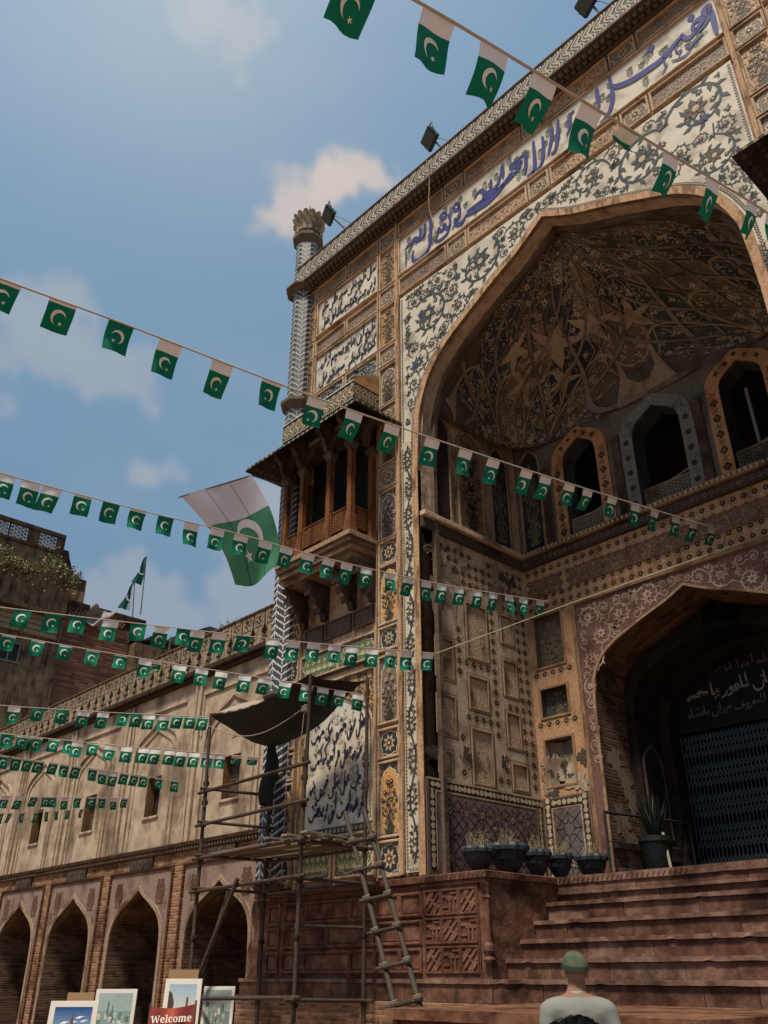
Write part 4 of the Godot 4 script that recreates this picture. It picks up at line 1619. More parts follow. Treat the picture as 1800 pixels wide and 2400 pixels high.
func gateway_spandrel() -> void:
	# white mosaic field over the arch
	var b := B(lin("cfc1a6"))
	var xs := []
	for k in 97:
		xs.append(-10.17 + (2 * (XC + 10.17)) * k / 96.0)
	for k in 96:
		var l: float = xs[k]
		var r: float = xs[k + 1]
		var yl := 10.76 if absf(l - XC) > 3.5 else arch_y(l, XC, 3.5, 10.0, 14.16)
		var yr := 10.76 if absf(r - XC) > 3.5 else arch_y(r, XC, 3.5, 10.0, 14.16)
		b.quad(Vector3(l, maxf(yl, 10.0), -0.03), Vector3(r, maxf(yr, 10.0), -0.03), Vector3(r, 14.55, -0.03), Vector3(l, 14.55, -0.03))
	b.quad(Vector3(-10.17, 14.55, -0.03), Vector3(2 * XC + 10.17, 14.55, -0.03), Vector3(2 * XC + 10.17, 14.55, -0.08), Vector3(-10.17, 14.55, -0.08))
	var p := put("spandrel", b, M.tile, G)
	var o := B()
	o.T = on_front(0, 0, -0.03)
	var stemc := lin("3c4648")
	var leafc := lin("474d45")
	arabesque(o, -10.1, 10.8, 2 * XC + 10.1, 14.5, spandrel_inside, [0.58, 0.40, 0.28, 0.19, 0.13], 1, stemc, leafc, [lin("5c5046"), lin("434a4c"), lin("644c40")], lin("c2a06c"), 1.5)
	for q in [[-9.55, 13.72], [2 * XC + 9.55, 13.72], [-9.75, 12.5], [-8.5, 14.05]]:
		o.col = lin("45487a")
		o.flower(Vector2(q[0], q[1]), 0.1, 5, 4, lin("45487a"), 0.4)
	put("arabesque", o, M.ink, p)
	# small knotted edging beside the field and along the arch
	o = B()
	o.T = on_front(0, 0, -0.03)
	diamond_chain(o, Vector2(-10.12, 10.8), Vector2(-10.12, 14.5), 0.032, 1, lin("54504a"), lin("c4ad86"))
	diamond_chain(o, Vector2(2 * XC + 10.12, 10.8), Vector2(2 * XC + 10.12, 14.5), 0.032, 1, lin("54504a"), lin("c4ad86"))
	var ap := arch_points(XC, 3.56, 10.0, 14.22, 14)
	for k in ap.size() - 1:
		var m := maxi(1, int(ap[k].distance_to(ap[k + 1]) / 0.085))
		for i in m:
			var q := ap[k].lerp(ap[k + 1], float(i) / m)
			o.col = lin("54483c")
			o.diamond(q, 0.036, 0.036, 1)
			o.col = lin("cdb48a")
			o.diamond(q, 0.015, 0.015, 1.6)
	put("knot_edging", o, M.ink, p)
	# the plain orange band that follows the arch down to the plinth, and the grey stone soffit behind it
	b = B()
	arch_band(b, XC, 3.36, 2.92, 10.0, 14.02, 0.14, -0.08, 0.012)
	put("arch_moulding", b, M.band, G)
	b = B()
	reveal(b, {"cx": XC, "a": 3.36, "y0": 2.92, "spring": 10.0, "apex": 14.02}, -0.34, 0.0, false)
	put("arch_soffit", b, M.old_plaster, G)
	b = B(lin("6e5c48"))
	arch_band(b, XC, 3.26, 2.92, 10.0, 13.90, 0.11, -0.42, -0.335)
	put("inner_moulding", b, M.dark_stone, G)


func rosette_field(mb: MB, u0: float, v0: float, u1: float, v1: float, step: float, keep: Callable) -> void:
	var nu := int(round((u1 - u0) / step))
	var nv := int(round((v1 - v0) / step))
	var su := (u1 - u0) / nu
	var sv := (v1 - v0) / nv
	for j in nv:
		for i in nu:
			var p := Vector2(u0 + (i + 0.5) * su, v0 + (j + 0.5) * sv)
			if not keep.call(p):
				continue
			mb.col = vary(lin("c39a68"), 0.1)
			for k in 4:
				var a := p + Vector2(su * 0.5, 0).rotated(PI / 2 * k)
				var b := p + Vector2(0, sv * 0.5).rotated(PI / 2 * k)
				mb.ribbon(PackedVector2Array([a, a.lerp(b, 0.5) * 0.92 + p * 0.08, b]), 0.016, 0.016, 1)
			mb.col = vary(lin("4e3b34"), 0.15)
			mb.flower(p, su * 0.36, 8, 1, lin("a87a50"), 0.2)
			mb.col = vary(lin("d0a878"), 0.1)
			mb.diamond(p + Vector2(su * 0.5, sv * 0.5), su * 0.16, sv * 0.16, 1)


func cartouche_band(mb: MB, a: Vector2, b: Vector2, wide: float, layer: float) -> void:       # long and round cream tablets in turn along a dark band
	var along := (b - a)
	var ln := along.length()
	var d := along / ln
	var q := Vector2(-d.y, d.x)
	mb.col = lin("3a3330")
	mb.ribbon(PackedVector2Array([a, b]), wide, wide, layer)
	var m := maxi(1, int(round(ln / 0.31)))
	for k in m:
		var c := a + along * ((k + 0.4) / m)
		var e := a + along * ((k + 0.9) / m)
		mb.col = vary(lin("c4ac86"), 0.1)
		var pts := PackedVector2Array()
		for t in [[-0.1, 0.0], [-0.085, 0.3], [-0.05, 0.36], [-0.03, 0.2], [0.03, 0.2], [0.05, 0.36], [0.085, 0.3], [0.1, 0.0], [0.085, -0.3], [0.05, -0.36], [0.03, -0.2], [-0.03, -0.2], [-0.05, -0.36], [-0.085, -0.3]]:
			pts.append(c + d * t[0] * 1.05 + q * t[1] * wide)
		mb.fan(pts, (layer + 1) * mb.lay)
		var ro := PackedVector2Array()
		for t in 10:
			ro.append(e + Vector2(cos(TAU * t / 10), sin(TAU * t / 10)) * wide * 0.36)
		mb.fan(ro, (layer + 1) * mb.lay)


func star_field(mb: MB, u0: float, v0: float, u1: float, v1: float, layer: float, step: float) -> void:     # strapwork of crossing lines with cream blossoms
	var line := lin("2e2626")
	var nu := int(round((u1 - u0) / step))
	var nv := maxi(1, int(round((v1 - v0) / step)))
	var su := (u1 - u0) / nu
	var sv := (v1 - v0) / nv
	for j in nv:
		for i in nu:
			var c := Vector2(u0 + (i + 0.5) * su, v0 + (j + 0.5) * sv)
			mb.col = line
			var inner := PackedVector2Array()
			for k in 17:
				var a := TAU * k / 16.0
				inner.append(c + Vector2(cos(a) * su, sin(a) * sv) * (0.26 if k % 2 == 0 else 0.17))
			mb.ribbon(inner, 0.014, 0.014, layer)
			for k in 8:
				var a := TAU * k / 8.0
				var o := c + Vector2(cos(a) * su, sin(a) * sv) * 0.26
				var e := c + Vector2(signf(roundf(cos(a) * 10.0)) * su, signf(roundf(sin(a) * 10.0)) * sv) * 0.5
				mb.ribbon(PackedVector2Array([o, e]), 0.014, 0.014, layer)
			mb.ribbon(PackedVector2Array([c + Vector2(-su * 0.5, 0), c + Vector2(0, sv * 0.5), c + Vector2(su * 0.5, 0), c + Vector2(0, -sv * 0.5), c + Vector2(-su * 0.5, 0)]), 0.012, 0.012, layer)
			if (i + j) % 2 == 0:
				mb.col = lin("b09c78")
				mb.flower(c, su * 0.16, 6, layer + 1, lin("4a3430"))


func blotch(mb: MB, c: Vector2, rx: float, ry: float, hue: Color, layer: float) -> void:       # a patch where the plaster has come away
	var pts := PackedVector2Array()
	var ph := rng.randf() * TAU
	for k in 22:
		var a := TAU * k / 22
		var q := 0.72 + 0.2 * sin(a * 3 + ph) + 0.16 * sin(a * 7 + ph * 2.0) + rng.randf_range(-0.08, 0.08)
		pts.append(c + Vector2(cos(a) * rx, sin(a) * ry) * q)
	mb.col = hue
	mb.fan(pts, layer * mb.lay)


func gateway_recess() -> void:
	var zb := -3.0
	var xl := -9.72
	# left wall, with its small niches
	var ops := []
	for n in [[0.35, 0.77, 6.10, 6.77], [0.35, 0.77, 5.14, 5.75], [0.36, 0.64, 4.50, 4.80], [1.20, 1.73, 6.62, 7.63], [1.20, 1.67, 5.70, 6.24], [1.21, 1.70, 4.42, 5.30], [2.18, 2.50, 7.13, 7.65], [2.18, 2.52, 6.12, 6.75], [2.19, 2.52, 5.18, 5.76], [2.25, 2.62, 4.46, 4.86]]:
		ops.append({"cx": (n[0] + n[1]) / 2, "a": (n[1] - n[0]) / 2, "y0": n[2], "spring": n[3], "apex": n[3]})
	var b := B(lin("cdb294"))
	b.T = on_plus_x(xl)
	wall_with(b, 0.0, 3.02, 2.9, 9.0, 0.0, ops)
	var lw := put("side_wall", b, M.fresco, G)
	for o in ops:
		b = B(lin("8c7262") if rng.randf() < 0.7 else lin("7a6c5e"))
		b.T = on_plus_x(xl)
		reveal(b, o, -0.13, 0.0)
		b.quad(Vector3(o.cx - o.a, o.y0, -0.13), Vector3(o.cx + o.a, o.y0, -0.13), Vector3(o.cx + o.a, o.spring, -0.13), Vector3(o.cx - o.a, o.spring, -0.13))
		b.T = on_plus_x(xl) * Transform3D(Basis.IDENTITY, Vector3(o.cx - o.a, o.y0, -0.13))
		plant(b, o.a * 2, o.spring - o.y0, 1, lin("4a3e34"), lin("4e4438"), lin("8a6a50"), lin("4a3e34"), 5)
		b.T = on_plus_x(xl)
		b.col = lin("a3815c")
		rect_frame(b, o.cx - o.a, o.y0, o.cx + o.a, o.spring, 0.035, -0.01, 0.014)
		b.col = lin("54423a")
		for e in 2:
			b.ribbon(PackedVector2Array([Vector2(o.cx - o.a - 0.07, o.y0 - 0.07), Vector2(o.cx - o.a - 0.07, o.spring + 0.07), Vector2(o.cx + o.a + 0.07, o.spring + 0.07), Vector2(o.cx + o.a + 0.07, o.y0 - 0.07), Vector2(o.cx - o.a - 0.07, o.y0 - 0.07)]), 0.014, 0.014, 1)
		put("niche", b, M.fresco, lw)
	var clear_of := func(list: Array, p: Vector2, m: float) -> bool:
		for o in list:
			if absf(p.x - o.cx) < o.a + m and p.y > o.y0 - m and p.y < (arch_y(p.x, o.cx, o.a, o.spring, o.apex) if o.apex > o.spring else o.spring) + m:
				return false
		return true
	var worn := FastNoiseLite.new()
	worn.seed = 9
	worn.frequency = 0.7
	worn.fractal_octaves = 3
	var o := B()
	o.T = on_plus_x(xl)
	rosette_field(o, 0.1, 4.45, 2.95, 8.7, 0.19, func(p): return clear_of.call(ops, p, 0.13) and worn.get_noise_2d(p.x * 1.6, p.y) + (p.x - 1.25) * 0.33 > 0.0)
	for k in 26:
		var p := Vector2(rng.randf_range(0.1, 2.7), rng.randf_range(4.4, 8.6))
		if clear_of.call(ops, p, 0.3):
			blotch(o, p, rng.randf_range(0.1, 0.4), rng.randf_range(0.1, 0.45), vary(lin(["9a856c", "a8967c", "8a6c54"][k % 3]), 0.1), 3 + 0.02 * k)
	for k in 20:
		var p := Vector2(rng.randf_range(0.05, 2.7), rng.randf_range(4.4, 4.9) if k < 12 else rng.randf_range(8.2, 8.6))
		if clear_of.call(ops, p, 0.12):
			blotch(o, p, rng.randf_range(0.05, 0.2), rng.randf_range(0.05, 0.2), vary(lin(["4c4038", "5c4a3c", "c0ac90"][k % 3]), 0.1), 4 + 0.02 * k)
	put("faded_rosettes", o, M.fresco, lw)
	# right wall
	b = B(lin("c8a880"))
	b.T = on_minus_x(2 * XC - xl)
	wall_with(b, -3.02, 0.0, 2.9, 9.0, 0.0, [])
	put("side_wall", b, M.fresco, G)
	# back wall: three windows above the ledge, the great doorway below
	var wins := [{"cx": -8.08, "a": 0.40, "y0": 9.12, "spring": 10.72, "apex": 11.30}, {"cx": XC, "a": 0.50, "y0": 9.12, "spring": 10.55, "apex": 11.22}, {"cx": 2 * XC + 8.08, "a": 0.40, "y0": 9.12, "spring": 10.72, "apex": 11.30}]
	var door := {"cx": XC, "a": 2.0, "y0": 2.9, "spring": 5.7, "apex": 7.46}
	var back_niches := []
	for n in [[-9.55, -8.93, 6.74, 7.74], [-9.53, -8.95, 5.79, 6.30], [-9.53, -8.94, 4.56, 5.36]]:
		back_niches.append({"cx": (n[0] + n[1]) / 2, "a": (n[1] - n[0]) / 2, "y0": n[2], "spring": n[3], "apex": n[3]})
	var all := [door]
	all.append_array(back_niches)
	b = B(lin("c48f62"))
	wall_with(b, xl, 2 * XC - xl, 2.9, 9.0, zb, all)
	var bw := put("back_wall", b, M.fresco, G)
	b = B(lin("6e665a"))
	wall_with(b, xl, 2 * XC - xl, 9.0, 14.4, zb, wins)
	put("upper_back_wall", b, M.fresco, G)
	for n in back_niches:
		var bare: bool = n.spring < 5.5
		b = B(lin("a58e74") if bare else (lin("6e6048") if n.spring > 7 else lin("484a48")))
		reveal(b, n, zb - 0.13, zb)
		b.quad(Vector3(n.cx - n.a, n.y0, zb - 0.13), Vector3(n.cx + n.a, n.y0, zb - 0.13), Vector3(n.cx + n.a, n.spring, zb - 0.13), Vector3(n.cx - n.a, n.spring, zb - 0.13))
		b.T = on_front(n.cx - n.a, n.y0, zb - 0.13)
		if bare:
			blotch(b, Vector2(0.25, 0.1), 0.2, 0.12, lin("c0ae92"), 1)
			blotch(b, Vector2(0.3, 0.8), 0.35, 0.06, lin("4a3c34"), 2)
		else:
			plant(b, n.a * 2, (n.spring - n.y0) * 0.95, 1, lin("8e7c5c"), lin("847458"), lin("a8906a"), lin("6a4a3a"), 7)
		b.T = Transform3D.IDENTITY
		b.col = lin("a3764e")
		rect_frame(b, n.cx - n.a, n.y0, n.cx + n.a, n.spring, 0.05, zb - 0.01, zb + 0.02)
		put("niche", b, M.fresco, bw)
	o = B()
	o.T = on_front(0, 0, zb)
	var keep := func(p: Vector2) -> bool:
		if not clear_of.call(back_niches, p, 0.13):
			return false
		if p.y < 4.75 and worn.get_noise_2d(p.x * 2.0, p.y * 2.0) < 0.1:
			return false
		return p.x < -8.72 or p.x > 2 * XC + 8.72 or p.y > 7.86
	rosette_field(o, xl + 0.03, 4.42, 2 * XC - xl - 0.03, 8.78, 0.19, keep)
	for k in 14:
		blotch(o, Vector2(rng.randf_range(-9.6, -8.7), rng.randf_range(4.4, 5.0)), rng.randf_range(0.06, 0.3), rng.randf_range(0.05, 0.25), vary(lin(["9c8870", "58483c", "b8a48a"][k % 3]), 0.1), 3 + 0.02 * k)
	put("rosettes", o, M.fresco, bw)
	# three long fields of painted birds and branches above the doorway
	for s in [[-9.55, -8.85], [-8.6, 2 * XC + 8.6], [2 * XC + 8.85, 2 * XC + 9.55]]:
		b = B(lin("7c5a44"))
		b.box(Vector3(s[0], 8.17, zb - 0.01), Vector3(s[1], 8.5, zb + 0.012))
		b.T = on_front(s[0], 8.17, zb + 0.012)
		scatter(b, s[1] - s[0], 0.33, 0.15, 1, lin("a8845c"), lin("b8946a"), lin("6a4030"))
		b.T = Transform3D.IDENTITY
		b.col = lin("8c5c40")
		rect_frame(b, s[0], 8.17, s[1], 8.5, 0.02, zb - 0.01, zb + 0.02)
		put("painted_field", b, M.fresco, bw)
	# the doorway's own frame and carved spandrels
	b = B(lin("a27a54"))
	rect_frame(b, -8.58, 2.6, 2 * XC + 8.58, 7.74, 0.08, zb - 0.02, zb + 0.05)
	put("door_frame", b, M.dark_stone, bw)
	b = B(lin("7c564e"))
	wall_with(b, -8.58, 2 * XC + 8.58, 2.92, 7.74, zb + 0.006, [door])
	var sp := put("door_spandrel", b, M.fresco, bw)
	o = B()
	o.T = on_front(0, 0, zb + 0.006)
	var in_sp := func(q: Vector2, r: float) -> bool:
		return q.x > -8.55 + r and q.x < 2 * XC + 8.55 - r and q.y < 7.7 - r and q.y > 4.7 and q.y > (arch_y(q.x, XC, 2.08, 5.7, 7.54) if absf(q.x - XC) < 2.08 else 4.7) + r * 0.9
	arabesque(o, -8.55, 4.8, 2 * XC + 8.55, 7.7, in_sp, [0.24, 0.15, 0.1, 0.07], 1, lin("c8a48c"), lin("b8967e"), [lin("d4b498"), lin("bc947c")], lin("8a5c50"), 1.8)
	put("scrolls", o, M.fresco, sp)
	b = B(lin("ae8a64"))
	arch_band(b, XC, 2.0, 2.92, 5.7, 7.46, 0.05, zb - 0.02, zb + 0.03)
	put("door_moulding", b, M.dark_stone, bw)
	# dado of inlaid strapwork
	b = B(lin("7c5e54"))
	b.box(Vector3(xl - 0.1, 2.9, zb), Vector3(xl + 0.025, 4.36, -0.02))
	var da := put("dado", b, M.fresco, G)
	o = B()
	o.T = on_plus_x(xl + 0.025)
	o.col = lin("806664")
	o.rect(0.28, 3.1, 2.75, 4.12, 0.5)
	star_field(o, 0.34, 3.02, 2.7, 4.08, 1.5, 0.38)
	cartouche_band(o, Vector2(0.14, 3.0), Vector2(0.14, 4.34), 0.13, 1)
	cartouche_band(o, Vector2(0.08, 4.26), Vector2(2.95, 4.26), 0.13, 2)
	cartouche_band(o, Vector2(2.87, 3.0), Vector2(2.87, 4.18), 0.13, 1)
	o.col = lin("c0a47c")
	for l in [0.22, 2.79]:
		o.ribbon(PackedVector2Array([Vector2(l, 3.0), Vector2(l, 4.18)]), 0.025, 0.025, 1.6)
	o.ribbon(PackedVector2Array([Vector2(0.22, 4.17), Vector2(2.79, 4.17)]), 0.025, 0.025, 1.8)
	o.ribbon(PackedVector2Array([Vector2(0.02, 4.345), Vector2(3.0, 4.345)]), 0.03, 0.03, 3.5)
	put("strapwork", o, M.fresco, da)
	for s in 2:
		var u0 := xl + 0.03 if s == 0 else 2 * XC + 8.68
		b = B(lin("7c5e54"))
		b.box(Vector3(u0, 2.9, zb - 0.05), Vector3(u0 + 1.0, 4.36, zb + 0.025))
		da = put("dado", b, M.fresco, G)
		o = B()
		o.T = on_front(u0, 0, zb + 0.025)
		o.col = lin("6c6260")
		o.rect(0.24, 3.1, 0.8, 4.12, 0.5)
		star_field(o, 0.25, 3.0, 0.79, 4.08, 1.5, 0.54)
		cartouche_band(o, Vector2(0.11, 3.0), Vector2(0.11, 4.34), 0.13, 1)
		cartouche_band(o, Vector2(0.9, 3.0), Vector2(0.9, 4.34), 0.13, 1)
		cartouche_band(o, Vector2(0.17, 4.26), Vector2(0.84, 4.26), 0.13, 2)
		o.col = lin("c0a47c")
		o.ribbon(PackedVector2Array([Vector2(0.2, 3.0), Vector2(0.2, 4.17), Vector2(0.81, 4.17), Vector2(0.81, 3.0)]), 0.025, 0.025, 1.6)
		put("strapwork", o, M.fresco, da)
	# the ledge that runs round under the windows
	for s in [[Vector3(xl, 9.02, zb), Vector3(xl + 0.14, 9.13, -0.02), "d2b48e"], [Vector3(xl, 8.80, zb), Vector3(xl + 0.07, 9.018, -0.03), "5a4838"], [Vector3(xl + 0.14, 9.02, zb), Vector3(2 * XC - xl, 9.13, zb + 0.14), "a8845c"], [Vector3(xl + 0.07, 8.80, zb), Vector3(2 * XC - xl, 9.018, zb + 0.07), "4c3e34"]]:
		b = B(lin(s[2]))
		b.box(s[0], s[1], 0.015)
		put("ledge", b, M.dark_stone, G)
	o = B()
	o.T = on_front(xl + 0.07, 8.82, zb + 0.07)
	for k in 54:
		o.col = vary(lin("7a6248"), 0.15)
		o.flower(Vector2(0.06 + k * 0.123, 0.09), 0.06, 6, 1, lin("3a302a"), k)
	for k in 130:
		o.col = lin("d0b48c") if k % 2 == 0 else lin("6a523e")
		o.diamond(Vector2(0.1 + k * 0.05, 0.255), 0.022, 0.03, 18.5)
	put("ledge_flowers", o, M.fresco, G)
	windows_of(wins, zb)
	alcoves(xl, zb)
	vestibule(door, zb)


func lattice(mb: MB, x0: float, y0: float, x1: float, y1: float, step: float, wide: float, z: float) -> void:       # a pierced stone screen: three sets of thin bars clipped to the frame
	for f in 3:
		var a := PI / 6 + PI / 3 * f
		var d := Vector2(cos(a), sin(a))
		var q := Vector2(-d.y, d.x)
		var c := Vector2((x0 + x1) / 2, (y0 + y1) / 2)
		var reach := Vector2(x1 - x0, y1 - y0).length() / 2
		var m := int(reach / step)
		for k in range(-m, m + 1):
			var p := c + q * step * k
			var lo := -1e9
			var hi := 1e9
			for ax in 2:
				if absf(d[ax]) < 1e-6:
					if p[ax] < [x0, y0][ax] or p[ax] > [x1, y1][ax]:
						hi = -1e9
					continue
				var t0: float = ([x0, y0][ax] - p[ax]) / d[ax]
				var t1: float = ([x1, y1][ax] - p[ax]) / d[ax]
				lo = maxf(lo, minf(t0, t1))
				hi = minf(hi, maxf(t0, t1))
			if hi - lo < 0.02:
				continue
			var e := p + d * lo
			var g := p + d * hi
			var o := q * wide * 0.5
			var zz := z + 0.0015 * f
			mb.prism(PackedVector2Array([e - o, g - o, g + o, e + o]), zz - 0.018, zz + 0.018)


func windows_of(wins: Array, zb: float) -> void:
	for k in 3:
		var w: Dictionary = wins[k]
		var grey := k == 1
		var h := holder("window", G)
		var b := B(lin("7c7a70") if grey else lin("c48a50"))
		arch_band(b, w.cx, w.a, 9.135, w.spring, w.apex, 0.26, zb - 0.02, zb + 0.035)
		put("painted_surround", b, M.fresco, h)
		var o := B()
		o.T = on_front(0, 0, zb + 0.035)
		for s in [-1, 1]:
			for j in 5:
				var p := Vector2(w.cx + s * (w.a + 0.13), 9.3 + j * 0.33)
				o.col = lin("43352c")
				if grey:
					o.flower(p, 0.08, 8, 1, lin("4a4a44"))
				else:
					o.diamond(p, 0.085, 0.10, 1)
					o.col = lin("7a4c34")
					o.diamond(p, 0.055, 0.065, 2)
				o.col = lin("6a4c34") if not grey else lin("74726a")
				for i in 4:
					o.leaf(p + Vector2(0, 0.165), TAU * i / 4 + 0.5, 0.09, 0.03, 1)
		for j in 5:
			var t := lerpf(-0.72, 0.72, j / 4.0)
			var p := Vector2(w.cx + t * (w.a + 0.13), arch_y(w.cx + t * (w.a + 0.13), w.cx, w.a + 0.13, w.spring, w.apex + 0.13))
			o.col = lin("5e402e") if not grey else lin("8a8a80")
			o.diamond(p, 0.06, 0.06, 1)
		put("painted_lozenges", o, M.fresco, h, "stuff")
		b = B(lin("4a4e50"))
		reveal(b, w, zb - 0.42, zb)
		put("reveal", b, M.fresco, h)
		b = B(lin("8a7c66"))
		rect_frame(b, w.cx - w.a + 0.05, 9.19, w.cx + w.a - 0.05, 9.53, 0.045, zb - 0.16, zb - 0.08)
		lattice(b, w.cx - w.a + 0.05, 9.19, w.cx + w.a - 0.05, 9.53, 0.062, 0.014, zb - 0.12)
		put("stone_screen", b, M.dark_stone, h)
		b = B(lin("8a8c8e"))
		if k == 2:
			b.tube(PackedVector3Array([Vector3(w.cx - 0.1, 9.6, zb - 0.5), Vector3(w.cx - 0.12, 11.0, zb - 0.5)]), 0.035)
		b.tube(PackedVector3Array([Vector3(w.cx - 0.4, 9.75, zb - 0.52), Vector3(w.cx + 0.45, 9.95, zb - 0.52)]), 0.02)
		put("inner_bar", b, M.paint, h)
	# the unlit upper room behind them: floor, ceiling and partition
	var b := B(lin("5a5048"))
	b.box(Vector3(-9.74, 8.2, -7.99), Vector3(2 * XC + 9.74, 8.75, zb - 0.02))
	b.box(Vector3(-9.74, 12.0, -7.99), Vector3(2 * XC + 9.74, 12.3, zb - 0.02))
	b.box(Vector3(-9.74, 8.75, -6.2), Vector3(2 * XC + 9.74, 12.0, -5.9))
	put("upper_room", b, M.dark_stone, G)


func alcoves(xl: float, zb: float) -> void:
	# tall painted blind arches beside the windows
	var spec := [["plus", 0.64, 0.22, "3e2c2a", "none"], ["plus", 1.50, 0.34, "8c6c50", "plant"], ["plus", 2.40, 0.26, "3a3634", "plant"], ["front", -9.32, 0.24, "2e3030", "plant"], ["front", 2 * XC + 9.32, 0.24, "2e3030", "plant"], ["minus", -1.50, 0.34, "8c6c50", "plant"], ["minus", -0.64, 0.22, "3e2c2a", "none"]]
	for s in spec:
		var T0: Transform3D = on_plus_x(xl) if s[0] == "plus" else (on_minus_x(2 * XC - xl) if s[0] == "minus" else on_front(0, 0, zb))
		var c: float = s[1]
		var a: float = s[2]
		var b := B(lin(s[3]))
		b.T = T0
		var f := PackedVector2Array([Vector2(c - a, 9.14)])
		f.append_array(arch_points(c, a, 11.0, 11.5))
		f.append(Vector2(c + a, 9.14))
		b.poly(f, 0.012)
		var p := put("blind_arch", b, M.fresco, G)
		b = B(lin("9a7c5a"))
		b.T = T0
		arch_band(b, c, a, 9.14, 11.0, 11.5, 0.055, 0.0, 0.05)
		put("arch_rib", b, M.dark_stone, p)
		if s[4] == "plant":
			var o := B()
			o.T = T0 * Transform3D(Basis.IDENTITY, Vector3(c - a, 9.2, 0.012))
			var lightc := lin("3a3a2a") if s[3] == "8c6c50" else lin("7a6c54")
			plant(o, a * 2, 2.1, 1, lightc, lightc, lightc, lin("8a5a44"), 5)
			for k in 4:
				o.T = T0 * Transform3D(Basis.IDENTITY, Vector3(c - a * 0.8, 9.25 + k * 0.42, 0.014))
				plant(o, a * 1.6, 0.7, 1, lightc, lightc, lin("8a6a50"), lin("8a5a44"), 3)
			put("painted_bush", o, M.fresco, p)
	for x in [-8.92, -7.22, 2 * XC + 7.22, 2 * XC + 8.92]:
		var b := B(lin("5e4638"))
		b.box(Vector3(x - 0.09, 9.14, zb), Vector3(x + 0.09, 10.9, zb + 0.07), 0.02)
		put("pilaster", b, M.dark_stone, G)


